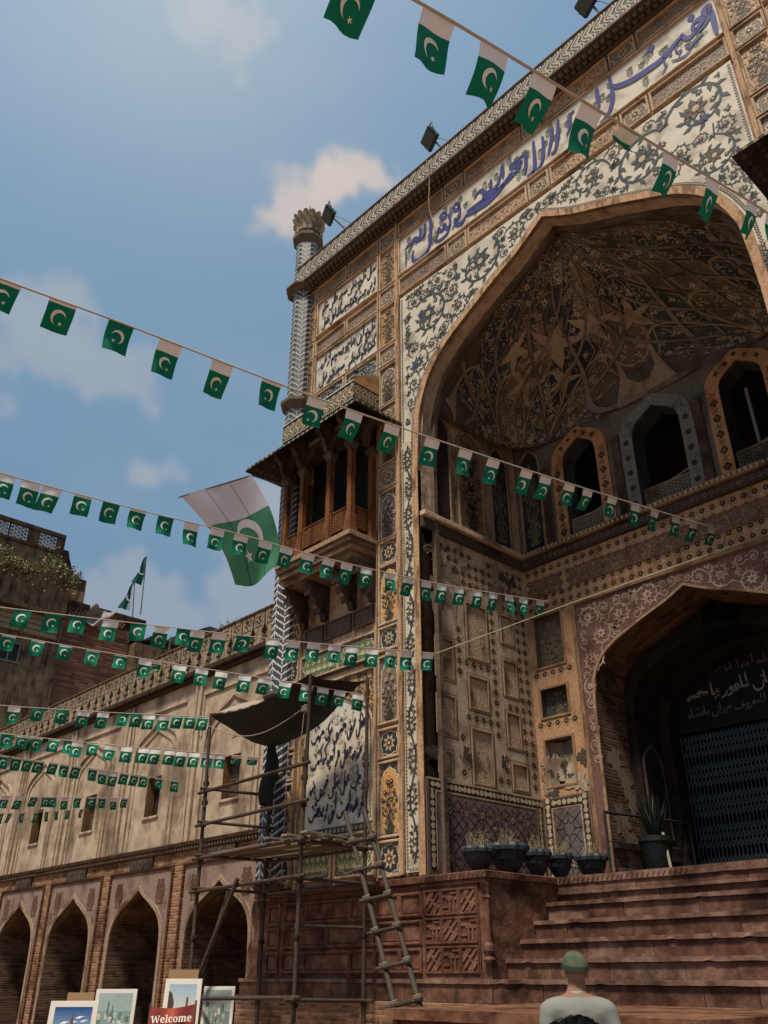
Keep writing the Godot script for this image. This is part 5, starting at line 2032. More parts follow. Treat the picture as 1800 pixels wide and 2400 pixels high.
func vestibule(door: Dictionary, zb: float) -> void:
	var h := holder("vestibule", G)
	var b := B()
	reveal(b, door, -3.9, zb, false)
	put("brick_soffit", b, M.dark_brick, h)
	# a second, lower arch and the plastered hall behind
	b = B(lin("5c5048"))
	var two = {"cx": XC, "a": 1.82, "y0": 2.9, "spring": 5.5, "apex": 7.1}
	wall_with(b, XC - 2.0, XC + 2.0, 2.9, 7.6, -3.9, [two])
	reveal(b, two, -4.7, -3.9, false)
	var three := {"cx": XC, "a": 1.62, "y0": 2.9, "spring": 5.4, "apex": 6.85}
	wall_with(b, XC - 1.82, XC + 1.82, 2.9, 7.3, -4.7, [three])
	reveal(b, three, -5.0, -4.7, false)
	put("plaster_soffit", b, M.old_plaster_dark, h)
	# peeled plaster along the jamb, a small pointed niche, a step and a skirting
	b = B(lin("8a7866"))
	b.T = on_plus_x(XC - 2.0)
	for k in 6:
		blotch(b, Vector2(3.12 + rng.randf() * 0.7, 4.9 - k * 0.33), 0.28, 0.3, vary(lin("8d7a68"), 0.08), 1 + 0.1 * k)
	put("plaster_patch", b, M.fresco, h)
	b = B(lin("32302e"))
	b.T = on_plus_x(XC - 1.82)
	var f := PackedVector2Array([Vector2(4.0, 3.65)])
	f.append_array(arch_points(4.3, 0.3, 4.75, 5.25))
	f.append(Vector2(4.6, 3.65))
	b.poly(f, 0.008)
	b.col = lin("6a5e52")
	b.T = on_plus_x(XC - 1.82) * Transform3D(Basis.IDENTITY, Vector3(0, 0, 0.004))
	arch_band(b, 4.3, 0.3, 3.65, 4.75, 5.25, 0.04, 0.0, 0.03)
	put("wall_niche", b, M.dark_stone, h)
	b = B(lin("54463e"))
	b.box(Vector3(XC - 2.0, 3.42, -3.9), Vector3(XC - 1.94, 3.55, -3.02), 0.01)
	b.box(Vector3(XC - 2.0, 3.05, -3.9), Vector3(XC - 1.90, 3.12, -3.02), 0.01)
	b.box(Vector3(XC - 1.82, 3.30, -4.7), Vector3(XC - 1.76, 3.55, -3.9), 0.01)
	put("skirting", b, M.dark_stone, h)
	# the painted board over the gate
	b = B(lin("17191b"))
	b.box(Vector3(XC - 1.64, 5.62, -5.12), Vector3(XC + 1.64, 7.2, -5.04))
	b.box(Vector3(XC - 1.64, 5.52, -5.12), Vector3(XC + 1.64, 5.6, -4.98))
	var board := put("painted_board", b, M.paint, h)
	var o := B(lin("5c5c58"))
	o.T = on_front(XC - 1.5, 0, -5.035)
	write(o, "الله المرشد لا اله", 2.4, 6.82, 0.16, 1.7, 0.022, 1, 0.3)
	write(o, "قل انما الله ابدا لا حیات", 2.75, 6.50, 0.17, 2.5, 0.024, 1, 0.3)
	o.col = lin("8e8c84")
	write(o, "مسجد وزیر خان لاهور یا محمد", 2.95, 6.12, 0.25, 2.85, 0.04, 1, 0.2)
	o.col = lin("64645e")
	write(o, "کاذرونی الحسینی المعروف میران بادشاه", 2.95, 5.80, 0.17, 2.85, 0.026, 1, 0.2)
	put("lettering", o, M.ink, board)
	# folding lattice gate, drawn across two thirds of the way
	var gate := holder("folding_gate", h)
	var n := 26
	for k in n:
		var x := XC - 1.6 + k * 0.073
		box_part("gate_bar", Vector3(x - 0.008, 2.92, -5.08), Vector3(x + 0.008, 5.5, -5.062), M.gate_iron, gate)
	b = B()
	for band in 5:
		var y := 3.0 + band * 0.52
		for k in n - 3:
			var x := XC - 1.6 + k * 0.073
			for t in 2:
				var p := Vector2(x, y if t == 0 else y + 0.4)
				var q := Vector2(x + 0.219, y + 0.4 if t == 0 else y)
				var d := (q - p).normalized()
				var e := Vector2(-d.y, d.x) * 0.008
				b.prism(PackedVector2Array([p - e, q - e, q + e, p + e]), -5.058 + 0.006 * t, -5.053 + 0.006 * t)
	put("scissor_bars", b, M.gate_iron, gate)
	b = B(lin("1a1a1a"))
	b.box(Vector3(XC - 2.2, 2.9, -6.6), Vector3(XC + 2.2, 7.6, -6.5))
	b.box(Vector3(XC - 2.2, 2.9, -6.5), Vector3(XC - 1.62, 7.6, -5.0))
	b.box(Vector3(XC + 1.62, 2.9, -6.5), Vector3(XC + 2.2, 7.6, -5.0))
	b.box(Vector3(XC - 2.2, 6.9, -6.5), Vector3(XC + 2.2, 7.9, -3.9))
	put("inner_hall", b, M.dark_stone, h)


func gateway_vault() -> void:
	# a ribbed half-dome: rectangular at its springing, rounding off as it climbs to the point of the arch
	var a := 3.36
	var depth := 2.56
	var zf := -0.44
	var y0 := 11.45
	var rise := 2.5
	var at := func(phi: float, eta: float) -> Vector3:
		var e := clampf(eta, 0.0, 1.0)
		var yn := lerpf(0.36, 1.0, e)                      # where on the arch profile
		var r := arch_half(yn) / arch_half(0.36)
		var sq := lerpf(0.34, 1.0, smoothstep(0.0, 0.55, e))
		var c := cos(phi)
		var s := sin(phi)
		return Vector3(XC - a * 0.965 * r * signf(c) * pow(absf(c), sq), y0 + rise * (yn - 0.36) / 0.64, zf - depth * r * pow(absf(s), sq))
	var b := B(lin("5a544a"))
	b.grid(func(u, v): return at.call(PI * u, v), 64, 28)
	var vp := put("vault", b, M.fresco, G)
	var warp := func(p: Vector3) -> Vector3:
		var q: Vector3 = at.call(p.x, p.y)
		var mid := Vector3(XC, 11.2, -0.2)
		return q + (mid - q).normalized() * (p.z + 0.012)
	var bays := 8
	# painted grounds of the kites, each its own tone
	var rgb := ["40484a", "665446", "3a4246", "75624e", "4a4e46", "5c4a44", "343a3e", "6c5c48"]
	for lev in 4:
		for k in bays:
			var c0 := (k + (0.5 if lev % 2 == 0 else 0.0)) * PI / bays
			if lev % 2 == 1 and k == 0:
				continue
			var e0 := [0.02, 0.22, 0.44, 0.66][lev] as float
			var e1 := [0.44, 0.66, 0.86, 0.985][lev] as float
			var half := PI / bays * 0.46
			var mid := lerpf(e0, e1, 0.5)
			var pts := PackedVector2Array([Vector2(c0, e0), Vector2(c0 + half, mid), Vector2(c0, e1), Vector2(c0 - half, mid)])
			var o := B(vary(lin(rgb[(k * 3 + lev * 5) % 8]), 0.15))
			o.warp = warp
			var n := 6
			for i in n:
				for j in n:
					var f := func(u: float, v: float) -> Vector3:
						var q: Vector2 = pts[0].lerp(pts[1], u).lerp(pts[3].lerp(pts[2], u), v)
						return Vector3(q.x, q.y, 0.004)
					o.quad(f.call(i / 6.0, j / 6.0), f.call((i + 1) / 6.0, j / 6.0), f.call((i + 1) / 6.0, (j + 1) / 6.0), f.call(i / 6.0, (j + 1) / 6.0))
			var bright := (k + lev) % 3 != 1
			for t in 60:
				var f2 := Vector2(rng.randf_range(-1, 1), rng.randf_range(-1, 1))
				if absf(f2.x) + absf(f2.y) > 0.92:
					continue
				local(o, at, Vector2(c0 + f2.x * half, mid + f2.y * (e1 - e0) * 0.5))
				o.col = vary(lin("aaa08a") if bright else lin("86745e"), 0.2)
				for i in 3:
					var w := TAU * i / 3 + rng.randf()
					o.leaf(Vector2(cos(w), sin(w)) * 0.03, w + 0.7, 0.085, 0.026, 3)
				if t % 3 == 0:
					o.col = vary(lin(["b8a88c", "a07a66", "8e9890"][(t / 3) % 3]), 0.15)
					o.flower(Vector2.ZERO, 0.062, 6, 4, lin("4a3a30"))
			o.warp = warp
			o.col = lin("a08e74")
			for i in 4:
				var p0 := pts[i].lerp(pts[(i + 2) % 4], 0.06)
				var p1 := pts[(i + 1) % 4].lerp(pts[(i + 3) % 4], 0.06)
				var line := PackedVector2Array()
				for j in 7:
					line.append(p0.lerp(p1, j / 6.0))
				o.ribbon(line, 0.006, 0.006, 3)
			put("vault_kite", o, M.fresco, vp)
	# ribs of the net, and pointed lunettes above each window bay
	var ribs := []
	for k in bays + 1:
		for dir in [-1.0, 1.0]:
			var r := PackedVector2Array()
			for i in 25:
				var t := i / 24.0
				var ph: float = k * PI / bays + dir * t * PI / bays * 2.2
				if ph < 0.0 or ph > PI:
					break
				r.append(Vector2(ph, t * 0.95))
			if r.size() > 3:
				ribs.append(r)
	for r in ribs:
		var o := B(vary(lin("80746a"), 0.1))
		o.warp = warp
		var fine := PackedVector2Array(r)
		for i in fine.size() - 1:
			var d := (fine[i + 1] - fine[i]).normalized()
			var q := Vector2(-d.y, d.x) * 0.012
			var p := [fine[i] - q, fine[i + 1] - q, fine[i + 1] + q, fine[i] + q]
			o.quad(Vector3(p[0].x, p[0].y, 0.05), Vector3(p[1].x, p[1].y, 0.05), Vector3(p[2].x, p[2].y, 0.05), Vector3(p[3].x, p[3].y, 0.05))
			o.quad(Vector3(p[1].x, p[1].y, 0.05), Vector3(p[0].x, p[0].y, 0.05), Vector3(p[0].x, p[0].y, 0.0), Vector3(p[1].x, p[1].y, 0.0))
			o.quad(Vector3(p[3].x, p[3].y, 0.05), Vector3(p[2].x, p[2].y, 0.05), Vector3(p[2].x, p[2].y, 0.0), Vector3(p[3].x, p[3].y, 0.0))
		put("vault_rib", o, M.dark_stone, vp)
	# bare plaster where the painting has fallen: star-shaped patches on the left
	var o := B()
	o.warp = warp
	o.lay = 0.004
	for s in [[0.95, 0.52, 0.36, 0.13], [1.35, 0.56, 0.30, 0.10], [1.72, 0.50, 0.26, 0.10], [0.72, 0.36, 0.2, 0.12], [1.1, 0.34, 0.16, 0.09], [0.55, 0.5, 0.16, 0.12]]:
		o.col = vary(lin("a8927a"), 0.1)
		var pts := PackedVector2Array()
		var spikes := 4 + int(s[0] * 10) % 2
		for k in spikes * 4:
			var w := TAU * k / (spikes * 4)
			var q := 0.30 + 0.70 * pow(absf(cos(w * spikes * 0.5)), 3.5) + rng.randf_range(-0.05, 0.05)
			pts.append(Vector2(s[0] + cos(w) * s[2] * q, s[1] + sin(w) * s[3] * q))
		var fine := PackedVector2Array()
		for k in pts.size():
			for u in 3:
				fine.append(pts[k].lerp(pts[(k + 1) % pts.size()], u / 3.0))
		for ring_no in 4:
			var c := Vector2(s[0], s[1])
			for k in fine.size():
				var p := fine[k] - c
				var q := fine[(k + 1) % fine.size()] - c
				var t0 := ring_no / 4.0
				var t1 := (ring_no + 1) / 4.0
				o.quad(Vector3(c.x + p.x * t0, c.y + p.y * t0, 0.03), Vector3(c.x + p.x * t1, c.y + p.y * t1, 0.03), Vector3(c.x + q.x * t1, c.y + q.y * t1, 0.03), Vector3(c.x + q.x * t0, c.y + q.y * t0, 0.03))
	put("bare_plaster", o, M.fresco, vp)
	# painted pointed lunettes over the springing
	for k in bays:
		var c := (k + 0.5) * PI / bays
		o = B()
		for t in 70:
			var f2 := Vector2(rng.randf_range(-1, 1), rng.randf())
			if f2.y > 0.98 - absf(f2.x) * 0.8:
				continue
			local(o, at, Vector2(c + f2.x * 0.18, 0.02 + f2.y * 0.36))
			o.col = vary(lin("98927c"), 0.25)
			for i in 3:
				var w := TAU * i / 3 + rng.randf()
				o.leaf(Vector2(cos(w), sin(w)) * 0.03, w + 0.8, 0.09, 0.028, 3)
			if t % 3 == 0:
				o.col = vary(lin("b6a27c"), 0.2)
				o.flower(Vector2.ZERO, 0.06, 6, 4, lin("5a4034"))
		o.warp = warp
		o.col = lin("9c8468")
		for s in [-1.0, 1.0]:
			var line := PackedVector2Array()
			for j in 11:
				var u := j / 10.0
				line.append(Vector2(c + s * 0.195 * (1.0 - u * u), 0.40 * sin(u * PI * 0.5)))
			o.ribbon(line, 0.018, 0.014, 5)
		put("lunette", o, M.fresco, vp)


func local(o: MB, at: Callable, c: Vector2) -> void:          # draw in metres about a point of the vault
	var mid := Vector3(XC, 11.2, -0.2)
	var rr := maxf(0.15, ((at.call(c.x + 0.02, c.y) as Vector3) - (at.call(c.x - 0.02, c.y) as Vector3)).length() / 0.04)
	var re := maxf(0.5, ((at.call(c.x, c.y + 0.02) as Vector3) - (at.call(c.x, c.y - 0.02) as Vector3)).length() / 0.04)
	o.warp = func(p: Vector3) -> Vector3:
		var q: Vector3 = at.call(c.x + p.x / rr, c.y + p.y / re)
		return q + (mid - q).normalized() * (p.z + 0.012)


func octagon_face(k: int, c: Vector3, r: float) -> Transform3D:
	var a := TAU * k / 8.0
	var nrm := Vector3(sin(a), 0, cos(a))
	var u := Vector3(cos(a), 0, -sin(a))
	return Transform3D(Basis(u, Vector3.UP, nrm), c + nrm * r)


func turret(x: float) -> void:
	var t := holder("corner_turret", G)
	var c := Vector3(x, 0, 0)
	var ap := 0.30 * cos(PI / 8)
	var wide := 0.30 * sin(PI / 8)
	var b := B(lin("3e4052"))
	b.lathe(c, PackedVector2Array([Vector2(0.30, 2.9), Vector2(0.30, 6.2)]), 8, PI / 8, true)
	put("shaft", b, M.tile, t)
	b = B(lin("454a56"))
	b.lathe(c, PackedVector2Array([Vector2(0.30, 6.2), Vector2(0.30, 18.6)]), 8, PI / 8, true)
	put("shaft", b, M.tile, t)
	var o := B()
	for k in 8:
		if k in [3, 4, 5]:
			continue
		o.T = octagon_face(k, c, ap)
		var y := 3.0
		var i := 0
		while y < 18.5:
			var low := y < 9.0
			o.col = vary(lin("c4c0b6") if low else lin("a8a594"), 0.12)
			var h := 0.10
			if k % 2 == 0:
				o.ribbon(PackedVector2Array([Vector2(-wide * 0.95, y), Vector2(0, y + h), Vector2(wide * 0.95, y)]), 0.04, 0.04, 1)
			else:
				o.ribbon(PackedVector2Array([Vector2(-wide * 0.95, y), Vector2(0, y - h * 0.8), Vector2(wide * 0.95, y)]), 0.04, 0.04, 1)
			o.ribbon(PackedVector2Array([Vector2(0, y - 0.02), Vector2(0, y + 0.08)]), 0.022, 0.022, 1.2)
			y += 0.15
			i += 1
	put("chevrons", o, M.ink, t)
	for s in [[2.9, 0.36, 0.12], [6.28, 0.40, 0.22], [13.22, 0.44, 0.3], [16.86, 0.50, 0.16], [18.55, 0.42, 0.30]]:
		b = B(lin("6e604e"))
		b.lathe(c, PackedVector2Array([Vector2(0.30, s[0]), Vector2(lerpf(0.3, s[1], 0.55), s[0] + s[2] * 0.35), Vector2(s[1], s[0] + s[2] * 0.6), Vector2(s[1], s[0] + s[2] * 0.9), Vector2(0.31, s[0] + s[2])]), 8, PI / 8, true)
		put("collar", b, M.dark_stone, t)
	# the lotus crown
	b = B(lin("7a6a54"))
	b.lathe(c, PackedVector2Array([Vector2(0.33, 18.85), Vector2(0.30, 18.95), Vector2(0.34, 19.3), Vector2(0.38, 19.55), Vector2(0.30, 19.6), Vector2(0.0, 19.72)]), 16)
	put("crown", b, M.dark_stone, t)
	for tier in 3:
		for k in 14:
			var a := TAU * (k + 0.5 * (tier % 2)) / 14
			var out := Vector3(cos(a), 0, sin(a))
			var side := Vector3(-sin(a), 0, cos(a))
			b = B(vary(lin("b0a084"), 0.1))
			var y := 18.98 + 0.17 * tier
			var r0 := 0.315 + 0.018 * tier
			var prof := [[0.0, 0.0, 0.06], [0.015, 0.11, 0.085], [0.045, 0.20, 0.082], [0.085, 0.245, 0.05]]
			for i in 3:
				var p: Array = prof[i]
				var q: Array = prof[i + 1]
				var m = c + out * (r0 + p[0]) + Vector3.UP * (y + p[1])
				var n = c + out * (r0 + q[0]) + Vector3.UP * (y + q[1])
				var lift := out * 0.03
				b.quad(m - side * p[2], m + lift, n + lift, n - side * q[2])
				b.quad(m + lift, m + side * p[2], n + side * q[2], n + lift)
			put("petal", b, M.dark_stone, t)
	b = B(lin("4a463e"))
	b.lathe(c, PackedVector2Array([Vector2(0.09, 19.68), Vector2(0.035, 19.76), Vector2(0.05, 19.86), Vector2(0.028, 19.96), Vector2(0.0, 20.18)]), 10)
	put("finial", b, M.dark_stone, t)


func balcony(dx: float) -> void:
	var h := holder("balcony", G)
	var x0 := -13.13 + dx
	var x1 := -10.82 + dx
	var at := Vector3(dx, 0, 0)
	# moulded floor, stepping in as it goes down, with two bands of carved teeth
	for s in [[8.82, 8.93, 0.73, 0.0, "b08c68"], [8.70, 8.818, 0.69, 0.03, "8a6a50"], [8.58, 8.698, 0.65, 0.06, "a07c5c"], [8.44, 8.578, 0.58, 0.12, "94745a"]]:
		box_part("floor_moulding", Vector3(x0 + s[3], s[0], -0.08), Vector3(x1 - s[3], s[1], s[2]), M.dark_stone, h, lin(s[4]), 0.012)
	var b := B(lin("6a4c3a"))
	for k in 42:
		b.box(Vector3(x0 + 0.06 + k * 0.0525, 8.715, 0.66), Vector3(x0 + 0.094 + k * 0.0525, 8.80, 0.705))
	for k in 12:
		b.box(Vector3(x1 - 0.05, 8.715, 0.05 + k * 0.0525), Vector3(x1 - 0.012, 8.80, 0.084 + k * 0.0525))
	put("carved_teeth", b, M.dark_stone, h)
	# scrolled brackets beneath
	for x in [-13.03, -12.38, -11.56, -10.98]:
		b = B(lin("5c4c40"))
		var prof := PackedVector2Array([Vector2(-0.08, 7.72), Vector2(0.02, 7.70), Vector2(0.05, 7.82), Vector2(0.14, 7.88), Vector2(0.12, 8.0), Vector2(0.24, 8.06), Vector2(0.24, 8.18), Vector2(0.38, 8.22), Vector2(0.42, 8.34), Vector2(0.52, 8.36), Vector2(0.53, 8.44), Vector2(-0.08, 8.44)])
		b.T = Transform3D(Basis(Vector3(0, 0, 1), Vector3.UP, Vector3(-1, 0, 0)), Vector3(x + dx, 0, 0))
		b.prism(prof, -0.07, 0.07)
		for k in 3:
			b.prism(PackedVector2Array([Vector2(0.10 + k * 0.13, 7.84 + k * 0.17), Vector2(0.17 + k * 0.13, 7.80 + k * 0.17), Vector2(0.2 + k * 0.13, 7.92 + k * 0.17), Vector2(0.12 + k * 0.13, 7.98 + k * 0.17)]), -0.10, 0.10)
		b.T = Transform3D.IDENTITY
		put("bracket", b, M.dark_stone, h)
	# columns with their pedestals and capitals
	var posts := [[-13.05, 0.56], [-12.50, 0.56], [-11.63, 0.56], [-10.99, 0.56], [-10.93, 0.06], [-13.02, 0.06]]
	for q in posts:
		b = B(lin("b08054"))
		var c := Vector3(q[0] + dx, 0, q[1])
		b.box(c + Vector3(-0.065, 8.93, -0.065), c + Vector3(0.065, 10.86, 0.065), 0.014)
		var col := put("column", b, M.band, h)
		b = B(lin("a87c58"))
		b.lathe(c, PackedVector2Array([Vector2(0.15, 8.93), Vector2(0.13, 9.05), Vector2(0.11, 9.3), Vector2(0.095, 9.36)]), 4, PI / 4, true)
		put("pedestal", b, M.band, col)
		b = B(lin("6a5444"))
		b.lathe(c, PackedVector2Array([Vector2(0.095, 10.80), Vector2(0.12, 10.86), Vector2(0.165, 10.93), Vector2(0.165, 10.97)]), 4, PI / 4, true)
		put("capital", b, M.dark_stone, col)
	# pierced railings
	for q in [[-12.97, -12.58], [-12.42, -11.71], [-11.55, -11.07]]:
		b = B(lin("a58058"))
		rect_frame(b, q[0] + dx + 0.02, 9.13, q[1] + dx - 0.02, 9.52, 0.04, 0.52, 0.59)
		lattice(b, q[0] + dx + 0.02, 9.13, q[1] + dx - 0.02, 9.52, 0.055, 0.017, 0.555)
		put("railing", b, M.band, h)
	for s in 2:
		b = B(lin("a58058"))
		b.T = on_plus_x(x1 - 0.16) if s == 0 else on_minus_x(x0 + 0.12)
		var r := [-0.48, -0.14] if s == 0 else [0.14, 0.48]
		rect_frame(b, r[0], 9.13, r[1], 9.52, 0.04, -0.035, 0.035)
		lattice(b, r[0], 9.13, r[1], 9.52, 0.055, 0.017, 0.0)
		b.T = Transform3D.IDENTITY
		put("railing", b, M.band, h)
	# cusped arches over the openings
	b = B(lin("5a4a40"))
	var ops := []
	for q in [[-12.97, -12.58], [-12.42, -11.71], [-11.55, -11.07]]:
		ops.append({"cx": (q[0] + q[1]) / 2 + dx, "a": (q[1] - q[0]) / 2, "y0": 10.9, "spring": 10.98, "apex": 11.36 if q[1] - q[0] > 0.6 else 11.28})
	wall_with(b, x0 + 0.02, x1 - 0.1, 10.975, 11.86, 0.61, ops)
	for o in ops:
		reveal(b, o, 0.51, 0.61, false)
	b.T = on_plus_x(x1 - 0.11)
	var so := [{"cx": -0.31, "a": 0.19, "y0": 10.9, "spring": 10.98, "apex": 11.28}]
	wall_with(b, -0.61, 0.08, 10.975, 11.86, 0.0, so)
	reveal(b, so[0], -0.1, 0.0, false)
	b.T = on_minus_x(x0 + 0.03)
	so[0].cx = 0.31
	wall_with(b, -0.08, 0.61, 10.975, 11.86, 0.0, so)
	b.T = Transform3D.IDENTITY
	b.box(Vector3(x0 + 0.12, 11.5, -0.08), Vector3(x1 - 0.12, 11.55, 0.5))
	put("cusped_arches", b, M.dark_stone, h)
	b = B(lin("b89a78"))
	for q in [[-12.97, -12.58], [-12.42, -11.71], [-11.55, -11.07]]:
		b.box(Vector3(q[0] + dx + 0.08, 11.46, 0.60), Vector3(q[1] + dx - 0.08, 11.56, 0.625), 0.01)
	put("name_tablet", b, M.dark_stone, h)
	# curved struts that carry the eave
	for q in [[-13.05, 0, -1], [-12.50, 1, 0], [-11.63, 1, 0], [-10.99, 1, 0], [-10.93, 0, 1], [-13.05, 1, 0]]:
		b = B(lin("62524a"))
		var prof := PackedVector2Array([Vector2(0.0, 10.97), Vector2(0.10, 10.98), Vector2(0.16, 11.1), Vector2(0.2, 11.26), Vector2(0.34, 11.36), Vector2(0.38, 11.48), Vector2(0.30, 11.56), Vector2(0.0, 11.7)])
		if q[2] == 0:
			b.T = Transform3D(Basis(Vector3(0, 0, 1), Vector3.UP, Vector3(-1, 0, 0)), Vector3(q[0] + dx, 0, 0.6))
		else:
			b.T = Transform3D(Basis(Vector3(q[2], 0, 0), Vector3.UP, Vector3(0, 0, q[2])), Vector3((x1 - 0.11) if q[2] > 0 else (x0 + 0.03), 0, 0.3))
		b.prism(prof, -0.05, 0.05)
		b.T = Transform3D.IDENTITY
		put("strut", b, M.dark_stone, h)
	# the deep sloping eave, hipped at both corners
	var i := [Vector3(x0 + 0.02, 11.87, -0.08), Vector3(x0 + 0.02, 11.87, 0.66), Vector3(x1 - 0.02, 11.87, 0.66), Vector3(x1 - 0.02, 11.87, -0.08)]
	var e := [Vector3(x0 - 0.66, 11.30, -0.08), Vector3(x0 - 0.66, 11.30, 1.20), Vector3(x1 + 0.66, 11.30, 1.20), Vector3(x1 + 0.66, 11.30, -0.08)]
	b = B(lin("4c443e"))
	var th := Vector3(0, -0.05, 0)
	for k in 3:
		b.quad(e[k], e[k + 1], i[k + 1], i[k])
		b.quad(e[k + 1] + th, e[k] + th, i[k] + th, i[k + 1] + th)
		b.quad(e[k] + th, e[k + 1] + th, e[k + 1], e[k])
	var eave := put("eave", b, M.dark_stone, h)
	b = B()
	for k in 3:
		var m := int((e[k + 1] - e[k]).length() / 0.075)
		var out := Vector3(-1, 0, 0) if k == 0 else (Vector3(0, 0, 1) if k == 1 else Vector3(1, 0, 0))
		for j in m:
			b.col = lin("a89878") if j % 2 == 0 else lin("4e463c")
			var p: Vector3 = e[k].lerp(e[k + 1], (j + 0.5) / m)
			var d: Vector3 = (e[k + 1] - e[k]).normalized() * 0.034
			b.quad(p - d + th + out * 0.004, p + d + th + out * 0.004, p + d + out * 0.004, p - d + out * 0.004)
	put("eave_edge", b, M.dark_stone, eave)
	b = B()
	for k in 3:
		var m := int((e[k + 1] - e[k]).length() / 0.16)
		for j in m:
			for r in 3:
				var t := (j + 0.5 + 0.3 * (r % 2)) / (m + 0.3)
				var p: Vector3 = e[k].lerp(e[k + 1], t).lerp(i[k].lerp(i[k + 1], t), 0.15 + 0.27 * r) + th * 1.12
				var u: Vector3 = (e[k + 1] - e[k]).normalized() * 0.05
				var w: Vector3 = (i[k].lerp(i[k + 1], t) - e[k].lerp(e[k + 1], t)).normalized() * 0.06
				b.col = vary(lin("6c5e4e"), 0.25)
				b.quad(p - u, p - w, p + u, p + w)
	put("soffit_flowers", b, M.dark_stone, eave)
	# tile frieze and curved roof
	b = B(lin("54503f"))
	b.box(Vector3(x0 - 0.02, 11.87, -0.08), Vector3(x1 + 0.02, 12.30, 0.72))
	var fr := put("frieze", b, M.tile, h)
	var o := B()
	o.T = on_front(x0 - 0.02, 11.93, 0.722)
	wave_band(o, x1 - x0 + 0.04, 0.33, 0.19, 1, lin("c0a878"), lin("5a4030"))
	o.T = on_plus_x(x1 + 0.022) * Transform3D(Basis.IDENTITY, Vector3(-0.72, 11.93, 0))
	wave_band(o, 0.7, 0.33, 0.19, 1, lin("b89c6c"), lin("5a4030"))
	o.T = on_front(x0 - 0.02, 11.87, 0.722)
	o.col = lin("b8a888")
	for k in 38:
		o.rect(0.02 + k * 0.062, 0.005, 0.05 + k * 0.062, 0.045, 1)
	put("tile_band", o, M.ink, fr)
	b = B(lin("b0a48c"))
	var prof := [Vector2(0.74, 12.30), Vector2(0.72, 12.35), Vector2(0.62, 12.44), Vector2(0.46, 12.60), Vector2(0.3, 12.68), Vector2(0.0, 12.78)]
	for k in prof.size() - 1:
		b.quad(Vector3(x0 - 0.03, prof[k].y, prof[k].x), Vector3(x1 + 0.03, prof[k].y, prof[k].x), Vector3(x1 + 0.03, prof[k + 1].y, prof[k + 1].x), Vector3(x0 - 0.03, prof[k + 1].y, prof[k + 1].x))
	var roof := put("roof", b, M.tile, h)
	b = B(lin("b98446"))
	for s in 2:
		b.T = on_plus_x(x1 + 0.03) if s == 0 else on_minus_x(x0 - 0.03)
		var f := PackedVector2Array()
		for p in prof:
			f.append(Vector2(-p.x if s == 0 else p.x, p.y))
		f.append(Vector2(0, 12.3))
		b.poly(f, 0.0)
	b.T = Transform3D.IDENTITY
	put("gable_end", b, M.tile, roof)
	for x in [-12.75, -11.97, -11.2]:
		b = B(lin("5e564a"))
		b.lathe(Vector3(x + dx, 0, 0.32), PackedVector2Array([Vector2(0.05, 12.6), Vector2(0.09, 12.72), Vector2(0.10, 12.78), Vector2(0.06, 12.86), Vector2(0.03, 12.9), Vector2(0.065, 12.98), Vector2(0.05, 13.04), Vector2(0.02, 13.1), Vector2(0.0, 13.26)]), 12)
		put("roof_finial", b, M.dark_stone, roof)
	# near-black sheet over doorway and wall, painting in the shade behind the columns
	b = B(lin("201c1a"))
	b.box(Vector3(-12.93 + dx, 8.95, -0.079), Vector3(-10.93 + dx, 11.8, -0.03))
	put("shade_backing", b, M.dark_stone, h)


